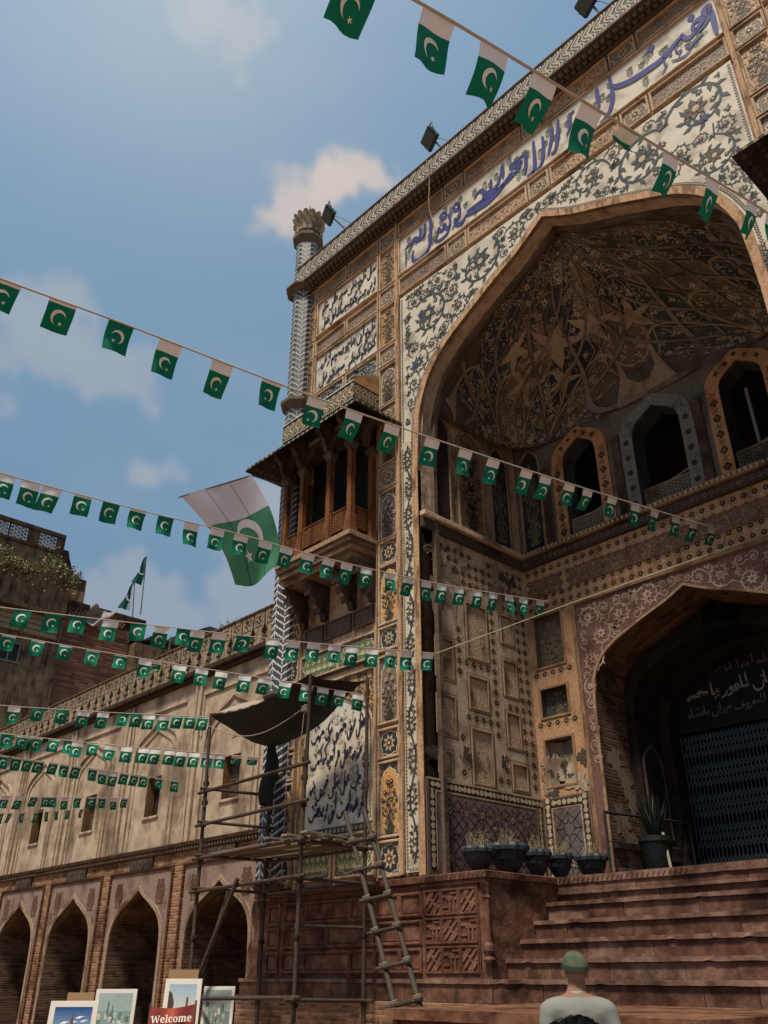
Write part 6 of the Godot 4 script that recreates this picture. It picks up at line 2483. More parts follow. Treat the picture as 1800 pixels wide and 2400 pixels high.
# ---------------------------------------------------------------- the arcaded gallery on the left
func make_gallery() -> void:
	var A := thing("arcade_gallery", "long two storey gallery, cream blind arches above, brick arcade below, pierced parapet", "gallery", Vector3(-20, 0, -0.4))
	var zf := -0.4
	var xr := -13.9
	var xl := -33.6
	var bays := []
	for k in 6:
		bays.append(-15.87 - 3.23 * k)
	var wins := []
	var doors := []
	for c in bays:
		wins.append({"cx": c + 0.07, "a": 0.31, "y0": 4.84, "spring": 5.74, "apex": 5.74})
		doors.append({"cx": c, "a": 1.13, "y0": 0.0, "spring": 1.95, "apex": 3.28})
	var b := B()
	wall_with(b, xl, xr, 4.10, 7.76, zf, wins)
	var up := put("upper_wall", b, M.cream, A)
	b = B()
	wall_with(b, xl, xr, 0.0, 4.10, zf, doors)
	var low := put("lower_wall", b, M.brick, A)
	b = B()
	b.box(Vector3(xl, 3.7, -5.0), Vector3(xr, 7.7, zf - 0.9))
	put("upper_mass", b, M.dark_brick, A)
	b = B()
	b.box(Vector3(xl, 0.0, -5.4), Vector3(xr, 8.0, -5.0))
	b.box(Vector3(xl - 0.4, 0.0, -5.4), Vector3(xl, 7.9, zf))
	put("inner_wall", b, M.dark_brick, A)
	b = B(lin("6a5a4c"))
	b.box(Vector3(xl, 0.0, -5.0), Vector3(xr, 0.08, zf - 0.02))
	put("gallery_floor", b, M.dark_stone, A)
	for k in bays.size():
		var c: float = bays[k]
		# upper storey: window with shutters, blind arch, flat frame and pilaster
		var w: Dictionary = wins[k]
		b = B(lin("b89c7c"))
		reveal(b, w, zf - 0.22, zf)
		var wn := put("window", b, M.cream_dark, up)
		b = B(lin("2c2622"))
		b.box(Vector3(w.cx - 0.31, 4.84, zf - 0.30), Vector3(w.cx + 0.31, 5.74, zf - 0.24))
		put("dark_opening", b, M.wood, wn)
		for s in 2:
			b = B(lin("5e4838"))
			var x0: float = w.cx + (-0.31 if s == 0 else 0.02)
			b.box(Vector3(x0, 4.86, zf - 0.238), Vector3(x0 + 0.28, 5.72, zf - 0.20), 0.008)
			rect_frame(b, x0 + 0.06, 4.95, x0 + 0.22, 5.25, 0.02, zf - 0.2, zf - 0.185)
			rect_frame(b, x0 + 0.06, 5.35, x0 + 0.22, 5.62, 0.02, zf - 0.2, zf - 0.185)
			if s == 1 or k % 2 == 0:
				put("shutter", b, M.wood, wn)
		b = B()
		b.box(Vector3(w.cx - 0.36, 4.78, zf - 0.02), Vector3(w.cx + 0.36, 4.84, zf + 0.04), 0.01)
		put("sill", b, M.cream, wn)
		b = B()
		b.box(Vector3(w.cx - 0.08, 6.12, zf - 0.01), Vector3(w.cx + 0.12, 6.42, zf + 0.012), 0.006)
		put("vent_ledge", b, M.cream, up)
		b = B()
		arch_band(b, c, 1.02, 4.14, 6.05, 7.06, 0.075, zf, zf + 0.05)
		arch_band(b, c, 0.84, 4.14, 6.0, 6.84, 0.05, zf, zf + 0.03)
		put("blind_arch", b, M.cream, up)
		b = B()
		b.box(Vector3(c - 1.28, 7.30, zf), Vector3(c + 1.22, 7.36, zf + 0.045), 0.01)
		b.box(Vector3(c - 1.28, 6.35, zf), Vector3(c - 1.22, 7.30, zf + 0.04), 0.01)
		put("flat_frame", b, M.cream, up)
		b = B()
		b.box(Vector3(c - 1.40, 4.12, zf), Vector3(c - 1.33, 7.7, zf + 0.075), 0.012)
		b.box(Vector3(c - 1.60, 4.12, zf), Vector3(c - 1.53, 7.7, zf + 0.075), 0.012)
		b.box(Vector3(c - 1.53, 4.12, zf), Vector3(c - 1.40, 7.7, zf + 0.03))
		put("pilaster", b, M.cream, up)
		# lower storey
		var d: Dictionary = doors[k]
		b = B()
		reveal(b, d, -1.95, zf, false)
		put("arch_reveal", b, M.dark_brick, low)
		b = B()
		wall_with(b, c - 1.615, c + 1.615, 0.0, 3.75, -1.95, [{"cx": c, "a": 0.95, "y0": 0.0, "spring": 1.9, "apex": 3.0}])
		reveal(b, {"cx": c, "a": 0.95, "y0": 0.0, "spring": 1.9, "apex": 3.0}, -2.5, -1.95, false)
		put("inner_arch", b, M.dark_brick, low)
		b = B(lin("a88a6c"))
		arch_band(b, c, 1.13, 0.0, 1.95, 3.28, 0.10, zf - 0.01, zf + 0.035)
		put("arch_band", b, M.dark_stone, low)
		b = B(lin("94786a"))
		var ops := [{"cx": c, "a": 1.23, "y0": 0.0, "spring": 1.95, "apex": 3.39}]
		wall_with(b, c - 1.33, c + 1.33, 2.1, 3.62, zf + 0.006, ops)
		var sp := put("painted_spandrel", b, M.fresco, low)
		var o := B()
		o.T = on_front(0, 0, zf + 0.006)
		for s in [-1, 1]:
			o.T = on_front(c + s * 0.92 - 0.2, 2.95, zf + 0.006)
			o.col = lin("6a4236")
			o.fan(foil(0.2, 0.25, 0.17, 0.26, 6, 0.1), o.lay)
			o.col = lin("a07a62")
			plant(o, 0.4, 0.5, 2, lin("9a705a"), lin("94705c"), lin("a8826a"), lin("6a4236"), 3)
		put("faded_flowers", o, M.fresco, sp, "stuff")
		b = B(lin("b0937a"))
		rect_frame(b, c - 1.36, -0.2, c + 1.36, 3.64, 0.06, zf - 0.01, zf + 0.05)
		put("arch_frame", b, M.brick, low)
		# carved dark tablet over the arch
		b = B(lin("4c3e38"))
		b.box(Vector3(c - 0.5, 3.66, zf), Vector3(c + 0.5, 3.94, zf + 0.055), 0.012)
		b.T = on_front(c - 0.5, 3.66, zf + 0.055)
		for s in 3:
			b.col = lin("6c5a50")
			b.flower(Vector2(0.2 + 0.3 * s, 0.14), 0.13, 8, 2, lin("3a2e2a"), s)
		b.T = Transform3D.IDENTITY
		put("carved_tablet", b, M.dark_stone, low)
	# sooty dentil course between the storeys
	b = B(lin("8a7058"))
	b.box(Vector3(xl, 4.03, zf - 0.02), Vector3(xr, 4.12, zf + 0.10), 0.015)
	b.box(Vector3(xl, 3.93, zf - 0.02), Vector3(xr, 3.965, zf + 0.07), 0.01)
	put("string_course", b, M.brick, A)
	b = B(lin("7a6450"))
	var x := xl
	while x < xr - 0.1:
		b.box(Vector3(x, 3.966, zf), Vector3(x + 0.06, 4.028, zf + 0.075))
		x += 0.11
	put("dentils", b, M.dark_stone, A, "stuff")
	# parapet: a dark cornice and a row of pierced panels under a coping
	b = B(lin("6e5e4e"))
	b.box(Vector3(xl, 7.74, zf - 0.9), Vector3(xr, 7.82, zf + 0.12), 0.015)
	b.box(Vector3(xl, 7.821, zf - 0.9), Vector3(xr, 7.95, zf + 0.2), 0.02)
	put("parapet_cornice", b, M.parapet_stone, A)
	var par := holder("parapet", A)
	var first: MeshInstance3D = null
	var n := 45
	for k in n:
		var px := xr - 0.22 - k * 0.437
		if first == null:
			b = B()
			var hw := 0.197
			var pts := PackedVector2Array([Vector2(-hw + 0.03, 7.96), Vector2(hw - 0.03, 7.96), Vector2(hw - 0.03, 8.06), Vector2(hw - 0.10, 8.06), Vector2(hw - 0.10, 8.12), Vector2(hw - 0.045, 8.12), Vector2(hw - 0.045, 8.20), Vector2(hw - 0.10, 8.24), Vector2(hw - 0.045, 8.30), Vector2(hw - 0.01, 8.40), Vector2(hw, 8.62), Vector2(hw, 8.73),
				Vector2(-hw, 8.73), Vector2(-hw, 8.62), Vector2(-hw + 0.01, 8.40), Vector2(-hw + 0.045, 8.30), Vector2(-hw + 0.10, 8.24), Vector2(-hw + 0.045, 8.20), Vector2(-hw + 0.045, 8.12), Vector2(-hw + 0.10, 8.12), Vector2(-hw + 0.10, 8.06), Vector2(-hw + 0.03, 8.06)])
			b.T = on_front(px, 0, 0)
			b.prism(pts, zf - 0.02, zf + 0.12)
			b.col = lin("4c4238")
			for q in [[0, 0.085], [0, -0.085], [0.085, 0], [-0.085, 0]]:
				b.T = on_front(px + q[0] * 0.7, 8.52 + q[1] * 0.7, zf + 0.121)
				b.diamond(Vector2.ZERO, 0.04, 0.04, 0.5)
			b.col = Color.WHITE
			b.T = on_front(px, 8.52, zf + 0.12)
			rect_frame(b, -0.11, -0.11, 0.11, 0.11, 0.02, 0.0, 0.015)
			first = put("parapet_panel", b, M.parapet_stone, par)
		else:
			var c := first.duplicate() as MeshInstance3D
			c.name = "parapet_panel"
			par.add_child(c, true)
			c.position = Vector3(-k * 0.437, rng.randf_range(-0.006, 0.006), 0)
	b = B(lin("b8a488"))
	b.box(Vector3(xl, 8.735, zf - 0.04), Vector3(xr, 8.79, zf + 0.15), 0.012)
	put("coping", b, M.parapet_stone, A)
	b = B(lin("5a4e42"))
	b.box(Vector3(xl, 8.80, -4.2), Vector3(-27.0, 8.82, -4.0))
	put("roof_edge", b, M.dark_stone, A)
	# framed boards and an old door inside the arcade
	for s in [[-25.9, 1.2, 2.1, 0.5], [-22.1, 1.0, 2.2, 0.42], [-24.5, 0.3, 1.1, 0.5]]:
		b = B(lin("3e3832"))
		b.box(Vector3(s[0], s[1], -2.05), Vector3(s[0] + s[3], s[2], -1.90), 0.01)
		b.col = lin("5c5248")
		rect_frame(b, s[0] + 0.05, s[1] + 0.06, s[0] + s[3] - 0.05, s[2] - 0.06, 0.02, -1.91, -1.885)
		put("notice_board", b, M.wood, low)
	b = B(lin("2a2a2e"))
	for k in 3:
		b.box(Vector3(-16.3 + k * 0.5, 0.1, -2.6), Vector3(-15.86 + k * 0.5, 2.4, -2.53), 0.01)
	put("inner_door", b, M.wood, low)
	# weeds that have seeded on the gallery roof
	for q in [[-21.3, 0.7], [-19.0, 0.55], [-17.2, 0.6], [-20.2, 0.3]]:
		b = B()
		var foot := Vector3(q[0], 8.7, -0.9)
		for j in 26:
			var a := rng.randf() * TAU
			var tip := foot + Vector3(cos(a) * q[1] * 0.5, q[1] * rng.randf_range(0.5, 1.0), sin(a) * q[1] * 0.4)
			b.col = vary(lin("5d6a3a"), 0.25)
			var side := Vector3(0.012, 0, 0)
			b.quad(foot - side, foot + side, tip + side * 0.4, tip - side * 0.4)
			for i in 3:
				var m := foot.lerp(tip, 0.5 + 0.2 * i)
				var d := Vector3(rng.randf_range(-1, 1), rng.randf_range(-0.2, 1), rng.randf_range(-1, 1)).normalized() * 0.07
				b.tri(m, m + d + Vector3(0.025, 0, 0), m + d * 1.8)
		tag(put("roof_weed", b, M.leafy), ["tallest spiky weed on the gallery parapet, furthest left of four", "thin green weed third from the left on the gallery parapet", "leafy weed on the gallery parapet closest to the corner turret", "small low weed second from the left on the gallery parapet"][[-21.3, -19.0, -17.2, -20.2].find(q[0])], "weed", "weeds growing along the gallery parapet")


# ---------------------------------------------------------------- old houses behind
const HX := -41.0


func hp(y: float, z: float) -> Vector3:                     # a point on the far house fronts
	return Vector3(HX, 1.6 + (y - 1.6) * 1.365, 10.0 + (z - 10.0) * 1.365)


func slab(b: MB, y0: float, y1: float, z0: float, z1: float, back := 6.0, out := 0.0) -> void:
	var p := hp(y0, z0)
	var q := hp(y1, z1)
	b.box(Vector3(HX - back, minf(p.y, q.y), minf(p.z, q.z)), Vector3(HX + out, maxf(p.y, q.y), maxf(p.z, q.z)))


func make_houses() -> void:
	var H := thing("old_house", "grey cement house with a pierced roof parapet and weeds, high on the left edge", "house", Vector3(HX, 0, -3))
	var b := B(lin("a89a86"))
	slab(b, -1.0, 14.75, 6.0, -1.9)
	put("wall", b, M.cement, H)
	b = B(lin("b0a890"))
	slab(b, 14.75, 15.82, 6.0, -1.42, 6.0, -0.3)
	put("roof_wall", b, M.cement, H)
	# parapet posts, rails and three pierced screens
	b = B(lin("6a5c4c"))
	slab(b, 16.46, 16.62, 6.0, -1.44, 0.35, -0.2)
	slab(b, 15.78, 15.90, 6.0, -1.44, 0.35, -0.2)
	for z in [[0.72, 0.66], [0.0, -0.45], [-1.12, -1.44], [1.6, 1.35], [3.0, 2.6]]:
		slab(b, 15.9, 16.46, z[0], z[1], 0.33, -0.22)
	put("parapet", b, M.cement, H)
	for z in [[1.33, 0.74], [0.64, 0.02], [-0.47, -1.10]]:
		b = B(lin("94866e"))
		var p := hp(15.9, z[0])
		var q := hp(16.46, z[1])
		b.T = on_plus_x(HX - 0.3)
		lattice(b, -p.z, p.y, -q.z, q.y, 0.17, 0.05, 0.0)
		put("pierced_screen", b, M.dark_stone, H)
	# crumbling stepped end wall
	b = B(lin("6e6050"))
	var prof := [[16.12, -1.42], [16.12, -1.72], [15.8, -1.82], [15.4, -2.0], [15.16, -2.18], [15.13, -2.63], [14.1, -2.66], [14.1, -1.42]]
	var pts := PackedVector2Array()
	for k in prof:
		var w := hp(k[0], k[1])
		pts.append(Vector2(-w.z, w.y))
	b.T = on_plus_x(HX - 0.5)
	b.prism(pts, -4.0, 0.0)
	put("end_wall", b, M.cement, H)
	b = B(lin("c8a888"))
	slab(b, 14.1, 14.62, -1.95, -2.64, 3.0, -0.46)
	put("plaster_patch", b, M.cement, H)
	# the timber balcony front under the ledge
	b = B(lin("8a7a60"))
	slab(b, 13.16, 13.3, 6.0, -1.8, 0.5, 0.5)
	put("ledge", b, M.cement, H)
	for k in 4:
		b = B(vary(lin("98805c"), 0.12))
		slab(b, 12.36 + k * 0.2, 12.36 + k * 0.2 + 0.17, 6.0, -1.72, 0.3, 0.12)
		put("board", b, M.wood, H)
	for z in [1.6, 0.6, -0.35, -1.74]:
		b = B(lin("6a5a48"))
		slab(b, 12.25, 13.16, z, z - 0.09, 0.3, 0.2)
		put("post", b, M.wood, H)
	b = B(lin("2a2c2e"))
	slab(b, 11.25, 11.9, 0.75, -0.52, 0.3, 0.01)
	var wn := put("window", b, M.wood, H)
	b = B(lin("5e6468"))
	for z in [0.75, 0.33, -0.1, -0.47]:
		slab(b, 11.22, 11.93, z, z - 0.05, 0.1, 0.06)
	slab(b, 11.2, 11.26, 0.8, -0.57, 0.1, 0.1)
	slab(b, 11.88, 11.95, 0.8, -0.57, 0.1, 0.1)
	put("frame", b, M.paint, wn)
	# brick house beside it
	H = thing("brick_house", "tall bare brick house with a honeycomb parapet behind the gallery", "house", Vector3(HX, 0, -11))
	b = B()
	slab(b, -1.0, 13.55, -1.9, -4.72, 6.0, -0.4)
	put("wall", b, M.house_brick, H)
	b = B(lin("6c5c4e"))
	slab(b, 13.86, 14.14, -1.9, -5.3, 0.6, -0.3)
	slab(b, 13.2, 14.0, -4.3, -5.28, 5.0, -0.42)
	put("roof_kerb", b, M.cement, H)
	for j in 3:
		for k in 17:
			var z := -1.92 - k * 0.145 - 0.07 * (j % 2)
			b = B(vary(lin("8a6454"), 0.15))
			slab(b, 13.55 + j * 0.105, 13.55 + j * 0.105 + 0.1, z, z - 0.085, 0.25, -0.42)
			put("brick", b, M.dark_stone, H)
	b = B(lin("88807a"))
	b.grid(func(u, v):
		var p := hp(13.98 - v * 0.75 + 0.05 * sin(u * 9.0), -2.75 - u * 1.0 + 0.25 * v)
		return p + Vector3(0.15 + 0.25 * sin(u * 7.0 + v * 5.0), 0.1 * sin(u * 13.0), 0), 14, 10)
	tag(put("torn_sacking", b, M.cloth), "torn grey sacking draped over the brick house parapet", "sacking")
	H = thing("cement_house", "low stained cement rooftop room between the brick house and the gallery parapet", "house", Vector3(HX, 0, -15))
	b = B(lin("a08a74"))
	slab(b, -1.0, 13.0, -4.75, -6.2, 5.0, 0.3)
	slab(b, -1.0, 13.3, -6.2, -8.4, 5.0, -0.2)
	put("wall", b, M.cement, H)
	b = B(lin("6a5a4e"))
	slab(b, 13.3, 13.42, -5.4, -8.5, 5.2, 0.2)
	put("roof_slab", b, M.cement, H)
	b = B(lin("4a4440"))
	slab(b, 12.75, 13.05, -6.6, -7.2, 0.3, -0.17)
	put("window", b, M.wood, H)
	b = B(lin("4e4a46"))
	b.tube(PackedVector3Array([hp(12.0, -6.15) + Vector3(0.5, 0, 0), hp(13.5, -6.15) + Vector3(0.5, 0, 0)]), 0.06)
	put("drain_pipe", b, M.paint, H)
	H = thing("far_rooftop", "low brown gabled rooftop peeping over the gallery parapet", "rooftop", Vector3(HX - 4, 0, -19))
	b = B(lin("5e5046"))
	b.T = on_plus_x(HX)
	b.prism(PackedVector2Array([Vector2(13.0, 0), Vector2(17.5, 0), Vector2(17.5, 18.6), Vector2(15.6, 19.3), Vector2(14.7, 19.3), Vector2(13.6, 18.7), Vector2(13.0, 18.5)]), -6.0, 0.0)
	put("wall", b, M.dark_stone, H)
	# ivy and weeds on the grey house
	b = B()
	for k in 1900:
		var t := rng.randf()
		var z := lerpf(2.0, -2.15, t)
		var y := 14.68 + rng.randf() * (0.55 + 0.3 * sin(t * 9.0)) * (1.0 if t < 0.8 else 0.8)
		if rng.randf() < 0.2:
			y = 14.75 - rng.randf() * rng.randf() * 0.8
		if t > 0.62 and t < 0.78 and rng.randf() < 0.5:
			y += rng.randf() * 0.7
		var p := hp(y, z) + Vector3(rng.randf_range(-0.15, 0.35) + maxf(0.0, 15.0 - y) * 0.15, 0, 0)
		var d := Vector3(rng.randf_range(-1, 1), rng.randf_range(-1, 0.6), rng.randf_range(-1, 1)).normalized() * rng.randf_range(0.08, 0.2)
		var s := d.cross(Vector3(rng.randf_range(-1, 1), 0.3, rng.randf_range(-1, 1))).normalized() * 0.05
		b.col = vary(lin(["6b7040", "57603a", "8a7c44", "7a6a40"][k % 4]), 0.25)
		b.quad(p, p + d * 0.5 - s, p + d, p + d * 0.5 + s)
	tag(put("wall_ivy", b, M.leafy), "tangle of dry green and yellow creepers over the grey house wall", "creeper", "", "stuff")
	# two rooftop flags on poles
	for s in [[Vector3(HX, 18.85, -10.33), Vector3(HX, 22.28, -10.2), 1.75, 0.62, "dark green flag hanging limp on the taller rooftop pole"], [Vector3(HX, 18.5, -9.9), Vector3(HX, 20.58, -9.72), 1.7, 0.7, "green and white flag hanging limp on the shorter rooftop pole"]]:
		var F := thing("rooftop_flag", s[4], "flag", s[0], "flags on the brick house roof")
		b = B(lin("55524e"))
		b.tube(PackedVector3Array([s[0], s[1]]), 0.035, 0.02)
		put("pole", b, M.paint, F)
		b = B()
		var top: Vector3 = s[1]
		for j in 10:
			for i in 3:
				var f := func(u: float, v: float) -> Vector3:
					return top + Vector3(0.05 * sin(u * 6.0 + v * 4.0), -v * s[2], (u * s[3] * (0.12 + v * 0.9)) + 0.04 * sin(v * 8.0))
				var white: bool = i == (0 if s[2] < 1.72 else 9)
				b.col = lin("aeb4b8") if white else lin("15584a")
				b.quad(f.call(i / 3.0, (j + 1) / 10.0), f.call((i + 1) / 3.0, (j + 1) / 10.0), f.call((i + 1) / 3.0, j / 10.0), f.call(i / 3.0, j / 10.0))
		put("cloth", b, M.flag_cloth, F)
		b = B(lin("cfd6d4"))
		b.T = on_plus_x(HX + 0.14) * Transform3D(Basis.IDENTITY, Vector3(-top.z - 0.25, top.y - 1.05, 0))
		crescent(b, Vector2.ZERO, 0.17, 0.9, 0.0)
		b.T = Transform3D.IDENTITY
		put("crescent", b, M.flag_cloth, F)


# ---------------------------------------------------------------- steps, plinth and platform
func wavy_slab(x0: float, x1: float, y0: float, y1: float, zb: float, zf: float, rough: float) -> MB:
	var b := B(vary(Color.WHITE, 0.12))
	var n := maxi(4, int((x1 - x0) / 0.09))
	var top := []
	var bot := []
	var sd := rng.randf() * 100.0
	for k in n + 1:
		var x := lerpf(x0, x1, float(k) / n)
		var w := sin(x * 2.3 + sd) * 0.3 + sin(x * 7.0 + sd * 2.0) * 0.25 + rng.randf_range(-0.3, 0.3)
		var chip := rough * 2.2 if rng.randf() < 0.05 else 0.0
		top.append(Vector3(x, y1 + w * rough * 0.25, zf - absf(w) * rough - chip))
		bot.append(Vector3(x, y0 + w * rough * 0.6 + chip * 0.5, zf - absf(w) * rough * 0.6 - chip * 0.4))
	for k in n:
		b.quad(bot[k], bot[k + 1], top[k + 1], top[k])
		b.quad(top[k], top[k + 1], Vector3(top[k + 1].x, y1, zb), Vector3(top[k].x, y1, zb))
		b.quad(Vector3(bot[k].x, y0, zb), Vector3(bot[k + 1].x, y0, zb), bot[k + 1], bot[k])
	b.quad(Vector3(x0, y0, zb), bot[0], top[0], Vector3(x0, y1, zb))
	b.quad(bot[n], Vector3(x1, y0, zb), Vector3(x1, y1, zb), top[n])
	return b


func stone_row(parent: Node, called: String, x0: float, x1: float, y0: float, y1: float, zb: float, zf: float, want: float) -> void:
	var x := x0
	while x < x1 - 0.01:
		var w := want * rng.randf_range(0.65, 1.35)
		if x1 - x - w < want * 0.5:
			w = x1 - x
		var b := B(vary(lin(["ffffff", "e8d4cc", "f4e6dc", "d8c0b8"][rng.randi() % 4]), 0.08))
		b.box(Vector3(x + 0.002, y0, zb), Vector3(x + w - 0.002, y1, zf + rng.randf_range(-0.006, 0.006)), 0.006)
		put(called, b, M.sandstone, parent)
		x += w


func make_stairs() -> void:
	var x0 := -8.535
	var x1 := 2 * XC - x0
	var S := thing("entrance_steps", "broad flight of worn red sandstone steps rising to the gateway door", "steps", Vector3(XC, 0, -0.5))
	var levels := [[2.54, -1.33], [2.285, -1.0], [2.035, -0.66], [1.79, -0.32], [1.545, 0.03], [1.28, 0.38], [1.02, 0.72], [0.76, 1.06], [0.50, 1.40], [0.25, 1.74]]
	# landing edge: rope moulding over a plain band
	var b := B(lin("f0dcd0"))
	b.box(Vector3(xl_floor(), 2.6, -8.0), Vector3(2 * XC - xl_floor(), 2.9, -1.64))
	put("landing", b, M.sandstone, S)
	for k in 4:
		var w := (x1 - x0) / 4
		b = wavy_slab(x0 + w * k + 0.002, x0 + w * (k + 1) - 0.002, 2.80, 2.902, -1.66, -1.585, 0.006)
		var e := put("edge_slab", b, M.sandstone, S)
		if k < 2:
			b = B(lin("d8c0b4"))
			for j in 13:
				var x := x0 + w * k + 0.05 + j * 0.085
				b.quad(Vector3(x, 2.82, -1.579), Vector3(x + 0.02, 2.82, -1.579), Vector3(x + 0.06, 2.875, -1.579), Vector3(x + 0.035, 2.88, -1.579))
			put("rope_carving", b, M.sandstone, e)
	stone_row(S, "stone", x0, x1, 2.70, 2.80, -1.9, -1.615, 1.2)
	for k in 3:
		var w := (x1 - x0) / 3
		put("tread", wavy_slab(x0 + w * k + 0.002, x0 + w * (k + 1) - 0.002, 2.655, 2.70, -1.9, -1.585, 0.006), M.sandstone, S)
	stone_row(S, "stone", x0, x1, 2.545, 2.655, -1.9, -1.625, 0.9)
	for i in levels.size():
		var y: float = levels[i][0]
		var z: float = levels[i][1]
		var next: float = levels[i + 1][0] if i < levels.size() - 1 else 0.0
		var back: float = z - 0.36
		var n := 3 + i % 2
		var left := x0 if i < 5 else -7.6
		for k in n:
			var w := (x1 - left) / n
			put("tread", wavy_slab(left + w * k + 0.0015, left + w * (k + 1) - 0.0015, y - 0.052, y, back, z + 0.028, 0.010), M.sandstone, S)
		stone_row(S, "stone", left, x1, next - 0.02, y - 0.054, back, z - 0.01, 0.85)
	# plinths either side
	plinth(1.0, "red sandstone plinth with carved strapwork panels left of the steps")
	plinth(-1.0, "matching red sandstone plinth right of the steps, mostly cut off")
	# the low platform in front
	var P := thing("stone_platform", "low stone platform with pale marble inlay panels in front of the steps", "platform", Vector3(-5.6, 0, 1.6))
	for k in 4:
		b = wavy_slab(-7.38 + 0.9 * k, -7.38 + 0.9 * (k + 1) - 0.002, 1.205, 1.30, 0.46, 3.06, 0.003)
		for i in b.c.size():
			b.c[i] = lin("f2d8bc")
		put("top_slab", b, M.sandstone, P)
	b = B(lin("c8a890"))
	b.box(Vector3(-7.33, 0, 0.5), Vector3(-3.83, 1.204, 2.97))
	put("core", b, M.sandstone, P)
	for k in 6:
		var x := -7.30 + k * 0.585
		b = B(vary(lin("d8ccb8"), 0.06))
		b.box(Vector3(x + 0.06, 0.62, 2.96), Vector3(x + 0.50, 1.14, 2.985), 0.006)
		put("marble_panel", b, M.marble, P)
		b = B(lin("e0c4b0"))
		b.box(Vector3(x - 0.035, 0.0, 2.96), Vector3(x + 0.035, 1.203, 3.0), 0.008)
		put("pilaster", b, M.sandstone, P)


func xl_floor() -> float:
	return -9.80


func plinth(side: float, label: String) -> void:
	var P := thing("stone_plinth", label, "plinth", Vector3(XC - side * 5.0, 0, 0))
	var put_at := func(b: MB, called: String, parent: Node, m: Material) -> MeshInstance3D:
		if side < 0.0:
			for i in b.v.size():
				b.v[i] = Vector3(2 * XC - b.v[i].x, b.v[i].y, b.v[i].z)
				b.n[i] = Vector3(-b.n[i].x, b.n[i].y, b.n[i].z)
			for i in range(0, b.v.size(), 3):
				var t := b.v[i + 1]
				b.v[i + 1] = b.v[i + 2]
				b.v[i + 2] = t
				var u := b.n[i + 1]
				b.n[i + 1] = b.n[i + 2]
				b.n[i + 2] = u
		return put(called, b, m, parent)
	var b := B(lin("f0dcd2"))
	b.box(Vector3(-8.7, 0, -3.0), Vector3(-8.54, 2.77, 0.0))
	b.box(Vector3(-9.8, 0, -3.0), Vector3(-8.7, 2.77, 0.03))
	put_at.call(b, "corner_block", P, M.sandstone)
	b = B(lin("dcc4ba"))
	b.box(Vector3(-14.0, 0, -0.1), Vector3(-9.8, 2.78, -0.02))
	put_at.call(b, "wall", P, M.sandstone)
	b = B(lin("e8d0c4"))
	b.box(Vector3(-9.82, 2.80, -3.0), Vector3(-8.50, 2.902, 0.08), 0.012)
	b.box(Vector3(-9.81, 2.745, -3.0), Vector3(-8.52, 2.797, 0.055), 0.008)
	var cap := put_at.call(b, "capping", P, M.sandstone) as MeshInstance3D
	b = B(lin("dcc0b4"))
	for j in 15:
		var x := -9.78 + j * 0.085
		b.quad(Vector3(x, 2.82, 0.086), Vector3(x + 0.02, 2.82, 0.086), Vector3(x + 0.06, 2.875, 0.086), Vector3(x + 0.035, 2.88, 0.086))
	for j in 18:
		var z := -0.1 - j * 0.085
		b.quad(Vector3(-8.494, 2.82, z), Vector3(-8.494, 2.82, z - 0.02), Vector3(-8.494, 2.875, z - 0.06), Vector3(-8.494, 2.88, z - 0.035))
	put_at.call(b, "rope_carving", cap, M.sandstone)
	b = B(lin("d8bcb0"))
	b.box(Vector3(-14.05, 2.80, -0.1), Vector3(-9.83, 2.90, 0.04), 0.012)
	put_at.call(b, "capping", P, M.sandstone)
	# carved field: three by three panels of strapwork
	for r in 3:
		for c in 3:
			var px := -9.71 + c * 0.345
			var py: float = [1.64, 2.01, 2.38][r]
			b = B(lin("d6b8aa"))
			rect_frame(b, px, py, px + 0.28, py + 0.285, 0.03, 0.02, 0.055)
			b.box(Vector3(px, py, 0.02), Vector3(px + 0.28, py + 0.285, 0.033))
			b.col = lin("f6e0d4")
			var m := Vector2(px + 0.14, py + 0.1425)
			if (r + c) % 2 == 0:
				for s in [[-0.13, -0.02, 0.02, 0.135], [-0.13, -0.135, 0.13, 0.135], [-0.02, -0.135, 0.13, 0.02], [-0.13, 0.03, -0.03, 0.135], [0.03, -0.135, 0.13, -0.03]]:
					var p := m + Vector2(s[0], s[1])
					var q := m + Vector2(s[2], s[3])
					var d := (q - p).normalized()
					var o := Vector2(-d.y, d.x) * 0.017
					b.prism(PackedVector2Array([p - o, q - o, q + o, p + o]), 0.033, 0.050)
				for s in [[-0.07, 0.10, 0.10, -0.09]]:
					var p := m + Vector2(s[0], s[1])
					var q := m + Vector2(s[2], s[3])
					var d := (q - p).normalized()
					var o := Vector2(-d.y, d.x) * 0.015
					b.prism(PackedVector2Array([p - o, q - o, q + o, p + o]), 0.033, 0.046)
			else:
				for s in [[-0.14, 0.05, 0.05, 0.08], [-0.14, -0.08, 0.02, -0.05], [-0.02, -0.14, 0.01, 0.02], [0.06, -0.14, 0.09, 0.06], [-0.06, 0.02, 0.14, 0.05], [0.01, 0.1, 0.14, 0.125], [-0.14, -0.14, -0.03, -0.115]]:
					b.box(Vector3(m.x + s[0], m.y + s[1], 0.033), Vector3(m.x + s[2], m.y + s[3], 0.050), 0.003)
			put_at.call(b, "carved_panel", P, M.sandstone)
	# slender corner column with a bulb at its foot
	b = B(lin("e4cabc"))
	b.lathe(Vector3(-8.555, 0, 0.015), PackedVector2Array([Vector2(0.075, 1.74), Vector2(0.085, 1.78), Vector2(0.05, 1.82), Vector2(0.075, 1.88), Vector2(0.07, 1.95), Vector2(0.045, 1.99), Vector2(0.045, 2.52), Vector2(0.06, 2.55), Vector2(0.045, 2.58), Vector2(0.06, 2.66), Vector2(0.085, 2.745)]), 14)
	put_at.call(b, "corner_column", P, M.sandstone)
